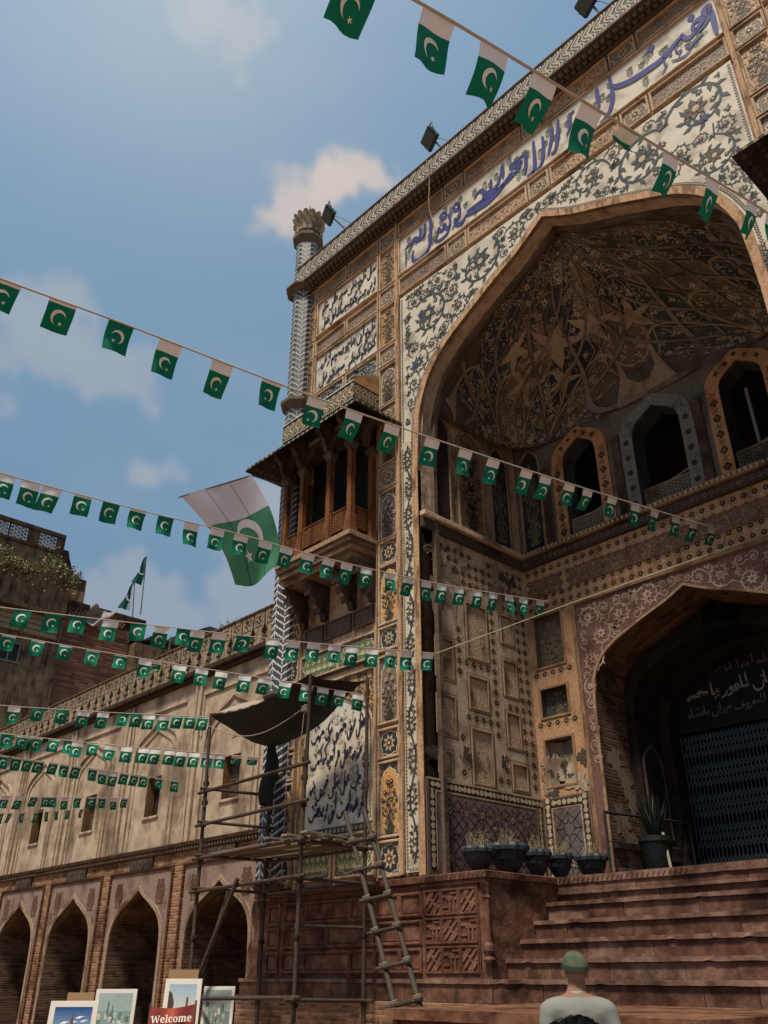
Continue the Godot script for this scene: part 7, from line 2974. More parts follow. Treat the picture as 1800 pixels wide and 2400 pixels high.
	# recessed panels of the wall, in three courses
	var rows := [[1.64, 1.92, [[-13.62, -13.32], [-13.17, -12.61], [-12.58, -11.46], [-11.42, -10.87], [-10.83, -10.33], [-10.28, -9.86]]], [2.01, 2.29, [[-13.62, -13.32], [-13.17, -12.03], [-12.0, -10.95], [-10.9, -10.33], [-10.28, -9.86]]], [2.38, 2.67, [[-13.62, -13.32], [-13.15, -12.62], [-12.57, -11.47], [-11.43, -10.87], [-10.83, -10.33], [-10.28, -9.86]]]]
	for r in rows:
		for q in r[2]:
			b = B(vary(lin("e6ccc0"), 0.1))
			rect_frame(b, q[0] + 0.02, r[0] + 0.02, q[1] - 0.02, r[1] - 0.02, 0.045, -0.06, 0.022)
			b.box(Vector3(q[0] + 0.03, r[0] + 0.03, -0.06), Vector3(q[1] - 0.03, r[1] - 0.03, -0.008), 0.008)
			put_at.call(b, "wall_panel", P, M.sandstone)
	# base courses
	for k in 7:
		var x := -14.32 + k * 0.83
		b = wavy_slab(x + 0.001, x + 0.829, 1.49, 1.545, -0.1, 0.075, 0.008)
		put_at.call(b, "base_moulding", P, M.sandstone)
		b = B(vary(lin("e8d2c4"), 0.12))
		b.box(Vector3(x, 1.26, -0.1), Vector3(x + 0.828, 1.489, 0.045), 0.006)
		put_at.call(b, "base_stone", P, M.sandstone)
	b = B()
	b.box(Vector3(-14.35, 0.0, -0.1), Vector3(-8.54, 1.259, 0.08))
	put_at.call(b, "brick_base", P, M.brick)
	# a scrolled buttress where the plinth meets the gallery
	b = B(lin("dcc2b4"))
	b.T = on_front(-13.98, 0, 0)
	b.prism(PackedVector2Array([Vector2(0.12, 1.55), Vector2(-0.22, 1.55), Vector2(-0.1, 1.62), Vector2(-0.04, 1.74), Vector2(-0.13, 1.84), Vector2(-0.2, 1.96), Vector2(-0.16, 2.1), Vector2(-0.03, 2.16), Vector2(-0.02, 2.3), Vector2(-0.12, 2.42), Vector2(-0.16, 2.6), Vector2(-0.1, 2.78), Vector2(0.12, 2.78)]), -0.1, 0.02)
	b.T = Transform3D.IDENTITY
	put_at.call(b, "scroll_buttress", P, M.sandstone)


# ---------------------------------------------------------------- pots, lamps, pictures, rail
func make_objects() -> void:
	var pots := [[-8.93, -0.30, 0.24, 0.36, "second largest dark glazed pot, leftmost on the plinth ledge"], [-8.93, -0.98, 0.30, 0.46, "largest fluted dark glazed pot, second from the left on the plinth ledge"], [-8.88, -1.62, 0.215, 0.42, "narrow dark glazed pot, middle of the five on the plinth ledge"], [-8.82, -2.12, 0.21, 0.40, "dark glazed pot fourth from the left on the plinth ledge"], [-8.55, -2.62, 0.25, 0.40, "dark glazed pot furthest right, against the doorway frame"]]
	for p in pots:
		var T := thing("garden_pot", p[4], "pot", Vector3(p[0], 2.905, p[1]), "row of pots on the plinth ledge")
		var at := Vector3(p[0], 2.905, p[1])
		var r: float = p[2]
		var h: float = p[3]
		var b := B(lin("2a343a"))
		b.lathe(at, PackedVector2Array([Vector2(r * 0.5, 0), Vector2(r * 0.42, h * 0.06), Vector2(r * 0.4, h * 0.12), Vector2(r * 0.62, h * 0.28), Vector2(r * 0.84, h * 0.5), Vector2(r * 0.92, h * 0.74)]), 48, 0.0, false, 0.03, 16)
		put("bowl", b, M.pot, T)
		b = B(lin("333f46"))
		b.lathe(at, PackedVector2Array([Vector2(r * 0.92, h * 0.74), Vector2(r * 1.06, h * 0.78), Vector2(r * 1.08, h * 0.9), Vector2(r * 1.0, h), Vector2(r * 0.9, h), Vector2(r * 0.86, h * 0.88)]), 48, 0.0, false, 0.045, 12)
		put("rim", b, M.pot, T)
		b = B(lin("4a3c30"))
		b.lathe(at, PackedVector2Array([Vector2(r * 0.88, h * 0.87), Vector2(0, h * 0.9)]), 24)
		put("soil", b, M.dark_stone, T)
		b = B()
		for k in 34:
			var a := rng.randf() * TAU
			var foot := at + Vector3(cos(a), 0, sin(a)) * r * 0.6 * rng.randf() + Vector3.UP * h * 0.88
			var lean := Vector3(rng.randf_range(-1, 1), 0, rng.randf_range(-1, 1)) * 0.14
			var ht := rng.randf_range(0.08, 0.30)
			b.col = vary(lin("96825c"), 0.25)
			b.tube(PackedVector3Array([foot, foot + lean * 0.4 + Vector3.UP * ht * 0.6, foot + lean + Vector3.UP * ht]), 0.004, 0.0015, 4, false)
			for j in 2:
				var m := foot + lean * 0.7 + Vector3.UP * ht * (0.6 + 0.3 * j)
				var d := Vector3(rng.randf_range(-1, 1), rng.randf_range(-0.3, 0.6), rng.randf_range(-1, 1)) * 0.05
				b.tri(m, m + d, m + d * 0.6 + Vector3(0, 0.02, 0.006))
		put("dry_stems", b, M.leafy, T)
	# spiky plant in a pot inside the doorway
	var at := Vector3(-7.78, 2.91, -3.35)
	var T := thing("spiky_plant", "dark spiky leaved plant in a black pot inside the doorway", "potted plant", at)
	var b := B(lin("1e2426"))
	b.lathe(at, PackedVector2Array([Vector2(0.15, 0.0), Vector2(0.17, 0.05), Vector2(0.22, 0.32), Vector2(0.26, 0.55), Vector2(0.28, 0.58), Vector2(0.27, 0.66), Vector2(0.23, 0.66), Vector2(0.2, 0.6), Vector2(0.0, 0.6)]), 24)
	put("pot", b, M.pot, T)
	for k in 30:
		b = B(vary(lin("26332c"), 0.3))
		var a := TAU * k / 30.0 * 2.6
		var up := 0.35 + 0.6 * fmod(k * 0.37, 1.0)
		var d := Vector3(cos(a), 0, sin(a))
		var s := Vector3(-d.z, 0, d.x)
		var foot := at + Vector3.UP * 0.6 + d * 0.04
		var mid := foot + d * 0.16 + Vector3.UP * up * 0.55
		var tip := foot + d * (0.42 - up * 0.2) + Vector3.UP * up * 0.85
		b.quad(foot - s * 0.02, foot + s * 0.02, mid + s * 0.024, mid - s * 0.024)
		b.tri(mid - s * 0.024, mid + s * 0.024, tip)
		b.quad(foot + s * 0.02, foot - s * 0.02, mid - s * 0.024 - d * 0.01, mid + s * 0.024 - d * 0.01)
		put("leaf", b, M.leafy, T)
	# pale post leaning beside it, and the black handrail
	b = B(lin("a89c88"))
	b.tube(PackedVector3Array([Vector3(-7.52, 2.92, -3.28), Vector3(-7.60, 3.62, -3.30)]), 0.026, 0.024)
	tag(put("pale_stake", b, M.wood), "peeling pale stake standing in front of the spiky plant", "stake")
	T = thing("handrail", "thin black metal handrail across the left side of the doorway", "handrail", Vector3(-8.25, 2.9, -2.9))
	b = B()
	for s in [[Vector3(-8.27, 2.9, -2.72), Vector3(-8.27, 3.95, -2.72)], [Vector3(-8.27, 3.95, -2.72), Vector3(-7.95, 3.95, -4.85)], [Vector3(-7.95, 2.9, -4.85), Vector3(-7.95, 3.95, -4.85)]]:
		b = B()
		b.tube(PackedVector3Array([s[0], s[1]]), 0.024)
		put("rail" if s[0].y == s[1].y else "post", b, M.iron, T)
	b = B()
	b.tube(PackedVector3Array([Vector3(-8.27, 3.5, -2.72), Vector3(-7.95, 3.5, -4.85)]), 0.008)
	put("rail", b, M.iron, T)
	# floodlights on the roof edge
	for s in [[Vector3(-11.71, 17.59, 0.24), Vector3(-12.36, 18.62, 0.28), "floodlight on a thin arm over the parapet beside the turret"], [Vector3(-8.48, 17.59, 0.24), Vector3(-8.80, 18.20, 0.28), "floodlight over the middle of the parapet against open sky"], [Vector3(-4.37, 17.59, 0.24), Vector3(-4.57, 18.22, 0.28), "floodlight at the top edge of the picture over the parapet"]]:
		T = thing("floodlight", s[2], "floodlight", s[0], "floodlights along the parapet")
		b = B()
		b.tube(PackedVector3Array([s[0], s[1]]), 0.022)
		put("arm", b, M.iron, T)
		var dir := Basis.looking_at(Vector3(-0.35, -0.75, 0.75).normalized(), Vector3.UP)
		b = B(lin("2c4038"))
		b.T = Transform3D(dir, s[1])
		b.box(Vector3(-0.24, -0.17, -0.10), Vector3(0.24, 0.17, 0.0), 0.02)
		for k in 5:
			b.box(Vector3(-0.2, -0.13 + k * 0.06, 0.0), Vector3(0.2, -0.11 + k * 0.06, 0.05))
		put("housing", b, M.paint, T)
		b = B(lin("27403a"))
		b.T = Transform3D(dir, s[1])
		b.box(Vector3(-0.21, -0.14, -0.112), Vector3(0.21, 0.14, -0.102))
		put("glass", b, M.glossy, T)
		b = B()
		b.T = Transform3D(dir, s[1])
		b.tube(PackedVector3Array([Vector3(-0.26, 0, -0.05), Vector3(-0.26, 0.2, 0.06), Vector3(0.26, 0.2, 0.06), Vector3(0.26, 0, -0.05)]), 0.014, -1, 6)
		put("yoke", b, M.iron, T)
		b = B()
		b.tube(PackedVector3Array([s[1], s[1].lerp(s[0], 0.4) + Vector3(0.16, -0.02, 0), s[0] + Vector3(0.25, 0, 0)]), 0.007, -1, 5)
		put("wire", b, M.iron, T)
	pictures()


func picture(called: String, label: String, c: Vector3, w: float, h: float, margin: float, paint: Callable) -> void:
	# a mounted picture leaning on a small easel, turned to the square
	var face := Vector3(-c.x * 0.6, 0, 10.0 - c.z).normalized()
	var T := thing(called, label, "painting", Vector3(c.x, 0, c.z), "paintings for sale by the arcade")
	var u := Vector3.UP.cross(face).normalized()
	var n := (face + Vector3.UP * 0.12).normalized()
	var v := n.cross(u).normalized()
	var F := Transform3D(Basis(u, v, n), c)
	var b := B(lin("d8cfc0"))
	b.T = F
	b.box(Vector3(-w / 2, -h / 2, -0.02), Vector3(w / 2, h / 2, 0.0), 0.004)
	put("mount", b, M.cloth, T)
	b = B()
	b.T = F * Transform3D(Basis.IDENTITY, Vector3(-w / 2 + margin, -h / 2 + margin, 0.002))
	b.lay = 0.0012
	paint.call(b, w - margin * 2, h - margin * 2)
	put("painted_scene", b, M.paint, T)
	for s in [-1, 1]:
		b = B(lin("6a5440"))
		var top := F * Vector3(s * w * 0.3, h * 0.3, -0.03)
		b.tube(PackedVector3Array([top, Vector3(top.x, 0, top.z) + u * s * 0.12 + face * 0.05]), 0.014, -1, 6)
		put("easel_leg", b, M.wood, T)
	b = B(lin("6a5440"))
	var back := F * Vector3(0, h * 0.3, -0.03)
	b.tube(PackedVector3Array([back, Vector3(back.x, 0, back.z) - face * 0.4]), 0.014, -1, 6)
	put("easel_leg", b, M.wood, T)


func town(b: MB, w: float, h: float, base: float, tones: Array, layer: float, tall := 0.3) -> void:
	for k in 34:
		var x := rng.randf() * w * 0.92
		var bw := w * rng.randf_range(0.05, 0.13)
		var y := h * base * rng.randf_range(0.15, 1.0)
		var bh := h * rng.randf_range(0.07, 0.16)
		b.col = vary(lin(tones[k % tones.size()]), 0.2)
		b.rect(x, maxf(0.0, y - bh), minf(w, x + bw), y, layer + 0.02 * k)
		b.col = vary(lin(tones[(k + 1) % tones.size()]), 0.2) * 0.6
		b.rect(x + bw * 0.3, maxf(0.0, y - bh * 0.8), minf(w, x + bw * 0.5), y - bh * 0.4, layer + 0.02 * k + 0.3)


func pictures() -> void:
	picture("painting", "picture of a clock towered fort under a vivid blue sky, leftmost in front", Vector3(-13.02, 0.92, 3.70), 0.66, 0.72, 0.075, func(b, w, h):
		for k in 12:
			b.col = lin("1f4f96").lerp(lin("8fb0cc"), k / 11.0)
			b.rect(0, h * (1 - (k + 1) / 12.0 * 0.75), w, h * (1 - k / 12.0 * 0.75) + 0.001, 1)
		for k in 14:
			b.col = vary(lin("dfe2e0"), 0.1)
			b.leaf(Vector2(rng.randf() * w * 0.7, h * rng.randf_range(0.45, 0.8)), 0.2, w * 0.25, h * 0.05, 2)
		b.col = lin("b07a44")
		b.rect(0, 0, w, h * 0.30, 3)
		b.col = lin("c08a52")
		b.rect(w * 0.42, h * 0.2, w * 0.58, h * 0.56, 4)
		b.col = lin("6a4a38")
		b.poly(PackedVector2Array([Vector2(w * 0.43, h * 0.56), Vector2(w * 0.57, h * 0.56), Vector2(w * 0.5, h * 0.86)]), 4 * b.lay)
		for s in [0.16, 0.82]:
			b.col = lin("b98650")
			b.fan(foil(w * s, h * 0.34, w * 0.12, h * 0.12, 4, 0.0, 1.0), 3.5 * b.lay)
		for k in 9:
			b.col = lin("5a3a28")
			b.rect(w * (0.06 + 0.1 * k), h * 0.06, w * (0.1 + 0.1 * k), h * 0.2, 5))
	picture("painting", "pale green picture of a crowded old town with birds, wide white border", Vector3(-13.70, 1.06, 2.72), 0.62, 0.70, 0.055, func(b, w, h):
		b.col = lin("7f9c90")
		b.rect(0, 0, w, h, 0.5)
		b.col = lin("94aca0")
		b.rect(0, h * 0.6, w, h, 1)
		town(b, w, h, 0.58, ["b8c4b4", "5c7a6e", "88a094", "d0d4c4"], 2)
		b.col = lin("3c5850")
		b.rect(w * 0.3, h * 0.5, w * 0.325, h * 0.82, 5)
		b.rect(w * 0.44, h * 0.5, w * 0.46, h * 0.72, 5)
		for k in 14:
			b.leaf(Vector2(w * rng.randf_range(0.4, 0.95), h * rng.randf_range(0.7, 0.95)), rng.randf() * TAU, w * 0.04, h * 0.012, 5))
	picture("painting", "picture of a sunlit orange street under cloud behind the welcome banner", Vector3(-12.44, 1.20, 2.34), 0.54, 0.70, 0.07, func(b, w, h):
		for k in 10:
			b.col = lin("8fb0c0").lerp(lin("cfc6b4"), k / 9.0)
			b.rect(0, h * (1 - (k + 1) * 0.08), w, h * (1 - k * 0.08) + 0.001, 1)
		b.col = lin("c87f48")
		b.rect(0, 0, w, h * 0.42, 2)
		b.col = lin("4c3a34")
		b.poly(PackedVector2Array([Vector2(0, 0), Vector2(w * 0.2, 0), Vector2(w * 0.22, h * 0.6), Vector2(w * 0.12, h * 0.8), Vector2(0, h * 0.85)]), 3 * b.lay)
		b.col = lin("7a4c34")
		b.rect(w * 0.66, h * 0.3, w * 0.74, h * 0.7, 3)
		b.rect(w * 0.74, h * 0.3, w, h * 0.5, 3))
	picture("painting", "dull green town picture half hidden behind the scaffold pole", Vector3(-13.12, 1.06, 1.26), 0.50, 0.76, 0.05, func(b, w, h):
		b.col = lin("6f8078")
		b.rect(0, 0, w, h, 0.5)
		b.col = lin("8c988c")
		b.rect(0, h * 0.55, w, h, 1)
		town(b, w, h, 0.75, ["a8ac9c", "55685e", "7c8c80", "c0bda8"], 2)
		for k in 3:
			b.col = lin("26302c")
			b.rect(w * (0.2 + 0.25 * k), 0.02, w * (0.3 + 0.25 * k), h * 0.16, 5))
	var b := B(lin("a67c50"))
	var F := Transform3D(Basis.from_euler(Vector3(-0.1, 0.95, 0)), Vector3(-12.78, 1.22, 2.14))
	b.T = F
	b.box(Vector3(-0.22, -0.5, -0.01), Vector3(0.22, 0.45, 0.01))
	var T := thing("cardboard_sheet", "brown cardboard sheet standing behind the orange street picture", "cardboard", Vector3(-12.78, 0, 2.14))
	put("sheet", b, M.cloth, T)
	b = B(lin("6a5440"))
	b.tube(PackedVector3Array([Vector3(-12.78, 0, 2.14), Vector3(-12.78, 0.8, 2.14)]), 0.015, -1, 6)
	put("prop", b, M.wood, T)
	T = thing("cardboard_sheet", "brown and white board behind the blue sky picture on the left", "cardboard", Vector3(-13.60, 0, 3.34))
	b = B(lin("a67c50"))
	b.T = Transform3D(Basis.from_euler(Vector3(-0.1, 0.95, 0)), Vector3(-13.60, 0.9, 3.34))
	b.box(Vector3(-0.19, 0.36, -0.01), Vector3(0.19, 0.47, 0.01))
	put("sheet", b, M.cloth, T)
	b.col = lin("d8d2c8")
	b = B(lin("d8d2c8"))
	b.T = Transform3D(Basis.from_euler(Vector3(-0.1, 0.95, 0)), Vector3(-13.60, 0.9, 3.34))
	b.box(Vector3(-0.19, -0.9, -0.011), Vector3(0.19, 0.358, 0.011))
	put("sheet", b, M.cloth, T)
	# the welcome banner on its cord
	T = thing("welcome_banner", "small red cloth banner reading Welcome, tied between the stakes by the pictures", "banner", Vector3(-11.42, 0, 3.1))
	var tl := Vector3(-11.60, 1.235, 3.32)
	var tr := Vector3(-11.17, 1.265, 2.90)
	var cloth := func(u: float, v: float) -> Vector3:
		var p: Vector3 = tl.lerp(tr, u)
		var sag := -0.035 * sin(u * PI) * (1.0 - v * 0.5)
		return p + Vector3(0.0, sag - v * 0.42, 0) + Vector3(0.7, 0, 0.7) * 0.014 * sin(u * 11.0 + v * 3.0)
	b = B(lin("a83c34"))
	b.grid(func(u, v): return cloth.call(u, 1.0 - v), 18, 10)
	for i in b.v.size():
		var k := clampf((b.v[i].x - tl.x) / (tr.x - tl.x), 0, 1)
		b.c[i] = lin("a03a34").lerp(lin("cf5a34"), smoothstep(0.1, 0.5, k) * (1.0 - smoothstep(0.5, 0.62, k)) + 0.0)
	put("cloth", b, M.cloth, T)
	var tm := TextMesh.new()
	tm.text = "Welcome"
	var sf := SystemFont.new()
	sf.font_names = PackedStringArray(["Droid Serif"])
	sf.font_weight = 700
	tm.font = sf
	tm.font_size = 64
	tm.pixel_size = 0.0018
	tm.depth = 0.004
	tm.material = M.banner_white
	var word := MeshInstance3D.new()
	word.name = "lettering"
	word.mesh = tm
	T.add_child(word)
	var bu := (tr - tl).normalized()
	var bn := bu.cross(Vector3.UP).normalized()
	word.transform = Transform3D(Basis(bu, Vector3.UP, bn), tl.lerp(tr, 0.5) + Vector3(0, -0.155, 0) + bn * 0.03 - T.position)
	for e in [[tl, "stake"], [tr, "stake"]]:
		b = B(lin("5c4c40"))
		var p: Vector3 = e[0]
		b.tube(PackedVector3Array([Vector3(p.x, 0, p.z), p + Vector3(0, 0.04, 0)]), 0.014, -1, 6)
		put("stake", b, M.wood, T)


# ---------------------------------------------------------------- scaffold, tarpaulin, ladder
func pole(parent: Node, called: String, a: Vector3, b: Vector3, r: float) -> MeshInstance3D:
	var m := B(vary(Color.WHITE, 0.25))
	var mid := a.lerp(b, 0.5) + Vector3(rng.randf_range(-1, 1), 0, rng.randf_range(-1, 1)) * 0.006
	m.tube(PackedVector3Array([a, mid, b]), r, -1, 10)
	return put(called, m, M.rust_pipe, parent)


func coupler(parent: Node, at: Vector3, r := 0.045) -> void:
	var m := B(lin("c8b8a8"))
	m.box(at - Vector3(r, 0.04, r), at + Vector3(r, 0.04, r), 0.012)
	m.tube(PackedVector3Array([at + Vector3(r, 0.01, 0.0), at + Vector3(r + 0.035, 0.01, 0.02)]), 0.012, -1, 6)
	put("coupler", m, M.rust_pipe, parent)


func make_scaffold() -> void:
	var T := thing("scaffold", "rusty pipe scaffold tower with plank deck in front of the left pier", "scaffold", Vector3(-12.2, 0, 0.9))
	var A := Vector3(-13.62, 0, 1.47)
	var Bp := Vector3(-10.95, 0, 1.45)
	var C := Vector3(-10.70, 0, 0.36)
	var D := Vector3(-13.30, 0, 0.36)
	var tops := {"A": 5.88, "B": 5.95, "C": 6.08, "D": 5.3}
	for q in [[A, 5.88, Vector3(-0.22, 0, -0.02)], [Bp, 5.95, Vector3(0.05, 0, 0)], [C, 6.08, Vector3(-0.01, 0, 0)], [D, 5.3, Vector3(-0.03, 0, 0)]]:
		pole(T, "upright", q[0], q[0] + Vector3(0, 4.75, 0) + q[2] * 0.6, 0.033)
		pole(T, "upright", q[0] + q[2] * 0.6 + Vector3(0.06, 4.2, 0.03), q[0] + q[2] + Vector3(0.06, q[1], 0.03), 0.03)
		for y in [1.25, 2.1, 2.82, 3.34, 3.9, 4.3, 4.62]:
			coupler(T, q[0] + Vector3(0, y + rng.randf_range(-0.03, 0.03), 0) + q[2] * 0.6 * y / 4.75)
	for l in [[1.26, 1, 1, 1, 1], [2.83, 1, 1, 1, 1], [3.35, 1, 1, 1, 1], [3.9, 1, 0, 1, 0], [4.46, 1, 0, 1, 0]]:
		var y: float = l[0]
		var up := Vector3(0, y, 0)
		var f := y / 4.75 * 0.6
		var o := Vector3(0, 0, 0.05)
		var a := A + Vector3(-0.22, 0, -0.02) * f
		if l[1]: pole(T, "ledger", a + up + o - Vector3(0.15, 0, 0), Bp + up + o + Vector3(0.2, 0.06, 0), 0.029)
		if l[2]: pole(T, "ledger", Bp + up + Vector3(0.05, 0.03, 0.2), C + up + Vector3(0.05, 0, -0.15), 0.029)
		if l[3]: pole(T, "ledger", a + up + Vector3(0.05, 0.05, 0.15), D + up + Vector3(0.05, 0.02, -0.1), 0.027)
		if l[4]: pole(T, "ledger", D + up - Vector3(0.1, 0, 0.04), C + up + Vector3(0.15, 0, -0.04), 0.027)
	pole(T, "ledger", Bp + Vector3(-0.05, 2.23, 0), C + Vector3(0, 2.22, 0), 0.026)
	pole(T, "brace", Vector3(-12.40, 2.95, 1.55), Vector3(-13.75, 0.75, 1.6), 0.036)
	pole(T, "brace", Vector3(-12.92, 2.80, 1.36), Vector3(-13.7, 0.0, 1.7), 0.03)
	# planks
	for k in 6:
		var b := B(vary(lin("7c6a56"), 0.25))
		var z := 0.34 + k * 0.19
		var s := rng.randf_range(-0.15, 0.15)
		b.T = Transform3D(Basis.from_euler(Vector3(0, rng.randf_range(-0.05, 0.05), rng.randf_range(-0.012, 0.012))), Vector3(-12.1 + s, 3.42 + 0.02 * (k % 2), z))
		b.box(Vector3(-1.45, -0.018, -0.085), Vector3(1.4, 0.018, 0.085), 0.004)
		put("plank", b, M.wood, T)
	for k in 3:
		var b := B(vary(lin("94846c"), 0.2))
		b.T = Transform3D(Basis.from_euler(Vector3(0, 1.5 + 0.1 * k, 0.0)), Vector3(-11.6 + 0.4 * k, 3.48, 0.9))
		b.box(Vector3(-0.7, -0.015, -0.07), Vector3(0.65, 0.015, 0.07), 0.004)
		put("plank", b, M.wood, T)
	# tarpaulin slung from the tops of the poles, its back corner tied low, a tail hanging down
	var ta := Vector3(-13.88, 5.88, 1.46)
	var tb := Vector3(-10.90, 5.98, 1.46)
	var tc := Vector3(-10.71, 6.06, 0.36)
	var td := Vector3(-13.33, 5.36, 0.36)
	var sheet := func(u: float, v: float) -> Vector3:
		var p: Vector3 = ta.lerp(tb, u).lerp(td.lerp(tc, u), v)
		var front := sin(u * PI)
		var sag := 0.16 * front * (1.0 - v * 0.4) + 0.20 * sin(v * PI) * (0.4 + 0.6 * front) + 0.16 * front * v * (1.0 - u)
		return p + Vector3(0, -sag + 0.03 * sin(u * 17.0 + v * 6.0) * sin(v * PI), 0.04 * sin(u * 9.0) * v)
	var b := B(lin("26292a"))
	b.grid(sheet, 34, 20)
	var P := thing("tarpaulin", "black tarpaulin slung between the scaffold pole tops, sagging in the middle", "tarpaulin", Vector3(-12.2, 5.3, 0.9))
	put("sheet", b, M.tarp, P)
	b = B(lin("9c8c7a"))
	b.grid(func(u, v):
		var p: Vector3 = sheet.call(u * 0.62, 0.0)
		return p + Vector3(0, 0.012 + v * 0.13 * sin(u * PI) + 0.02, -0.02 - v * 0.10), 24, 3)
	put("turned_hem", b, M.tarp, P)
	b = B(lin("1e2224"))
	b.grid(func(u, v):
		var a = TAU * u
		var r = 0.06 + 0.09 * sin(v * PI * 0.9) + 0.06 * v + 0.02 * sin(a * 3.0 + v * 9.0)
		return Vector3(-13.27 + 0.06 * sin(v * 5.0) + r * cos(a), 5.42 - v * 1.1, 0.44 + r * 0.6 * sin(a)), 22, 16)
	put("hanging_tail", b, M.tarp, P)
	b = B(lin("8c7c68"))
	var line := PackedVector3Array()
	for i in 15:
		var t := i / 14.0
		line.append(Vector3(-13.8, 5.66, 1.5).lerp(Vector3(-10.93, 5.42, 1.5), t) + Vector3(0, -0.32 * sin(t * PI), 0))
	b.tube(line, 0.009, -1, 5)
	b.tube(PackedVector3Array([Vector3(-10.93, 5.42, 1.5), Vector3(-10.99, 4.9, 1.5), Vector3(-10.98, 4.6, 1.5)]), 0.009, -1, 5)
	for k in 5:
		b.tube(PackedVector3Array([Vector3(-10.98, 5.36 + k * 0.02, 1.44), Vector3(-10.86, 5.37 + k * 0.02, 1.47), Vector3(-10.88, 5.365 + k * 0.02, 1.53), Vector3(-10.98, 5.36 + k * 0.02, 1.52), Vector3(-10.98, 5.36 + k * 0.02, 1.44)]), 0.009, -1, 5)
	put("tie_rope", b, M.cloth, P)
	# bamboo ladder leaning on the deck
	var L := thing("ladder", "rough pole ladder with lashed rungs leaning on the scaffold deck", "ladder", Vector3(-9.0, 0, 1.5))
	var l0 := Vector3(-10.78, 3.86, 0.72)
	var r0 := Vector3(-10.34, 3.86, 0.72)
	var l1 := Vector3(-8.55, 0.9, 1.66)
	var r1 := Vector3(-8.14, 0.98, 1.66)
	for s in [[l0, l1], [r0, r1]]:
		var m := B(lin("4a3e34"))
		m.tube(PackedVector3Array([s[0], s[0].lerp(s[1], 0.5) + Vector3(0.02, 0.02, 0), s[1], s[1] + (s[1] - s[0]) * 0.3]), 0.034, 0.04, 8)
		put("rail", m, M.wood, L)
	for k in 7:
		var t := 0.17 + k * 0.142
		var m := B(vary(lin("463a30"), 0.2))
		var p: Vector3 = l0.lerp(l1, t)
		var q: Vector3 = r0.lerp(r1, t)
		var d := (q - p).normalized()
		m.tube(PackedVector3Array([p - d * 0.10 + Vector3(0, 0, 0.05), q + d * 0.12 + Vector3(0, 0, 0.05)]), 0.027, -1, 8)
		var rung := put("rung", m, M.wood, L)
		m = B(lin("94806a"))
		for e in [p, q]:
			for j in 3:
				m.tube(PackedVector3Array([e + Vector3(-0.045, -0.04 + 0.02 * j, 0.0), e + Vector3(0.0, 0.0 + 0.02 * j, 0.09), e + Vector3(0.045, 0.03 + 0.02 * j, 0.0)]), 0.008, -1, 4)
		put("lashing", m, M.cloth, rung)


# ---------------------------------------------------------------- flags
func crescent(b: MB, c: Vector2, r: float, ang: float, z: float) -> void:
	var outer := PackedVector2Array()
	var inner := PackedVector2Array()
	var ci := c + Vector2(cos(ang), sin(ang)) * r * 0.32
	for k in 19:
		var t := k / 18.0
		var ao := ang + deg_to_rad(lerpf(51.7, 308.3, t))
		var ai := ang + deg_to_rad(lerpf(69.1, 290.9, t))
		outer.append(c + Vector2(cos(ao), sin(ao)) * r)
		inner.append(ci + Vector2(cos(ai), sin(ai)) * r * 0.84)
	for k in 18:
		var o := [Vector3(outer[k].x, outer[k].y, z), Vector3(outer[k + 1].x, outer[k + 1].y, z), Vector3(inner[k + 1].x, inner[k + 1].y, z), Vector3(inner[k].x, inner[k].y, z)]
		b.quad(o[0], o[1], o[2], o[3])


func star(b: MB, c: Vector2, r: float, ang: float, z: float) -> void:
	for k in 5:
		var a := ang + TAU * k / 5
		var p := c + Vector2(cos(a), sin(a)) * r
		var q := c + Vector2(cos(a + PI / 5), sin(a + PI / 5)) * r * 0.4
		var s := c + Vector2(cos(a - PI / 5), sin(a - PI / 5)) * r * 0.4
		b.tri(Vector3(c.x, c.y, z), Vector3(s.x, s.y, z), Vector3(p.x, p.y, z))
		b.tri(Vector3(c.x, c.y, z), Vector3(p.x, p.y, z), Vector3(q.x, q.y, z))


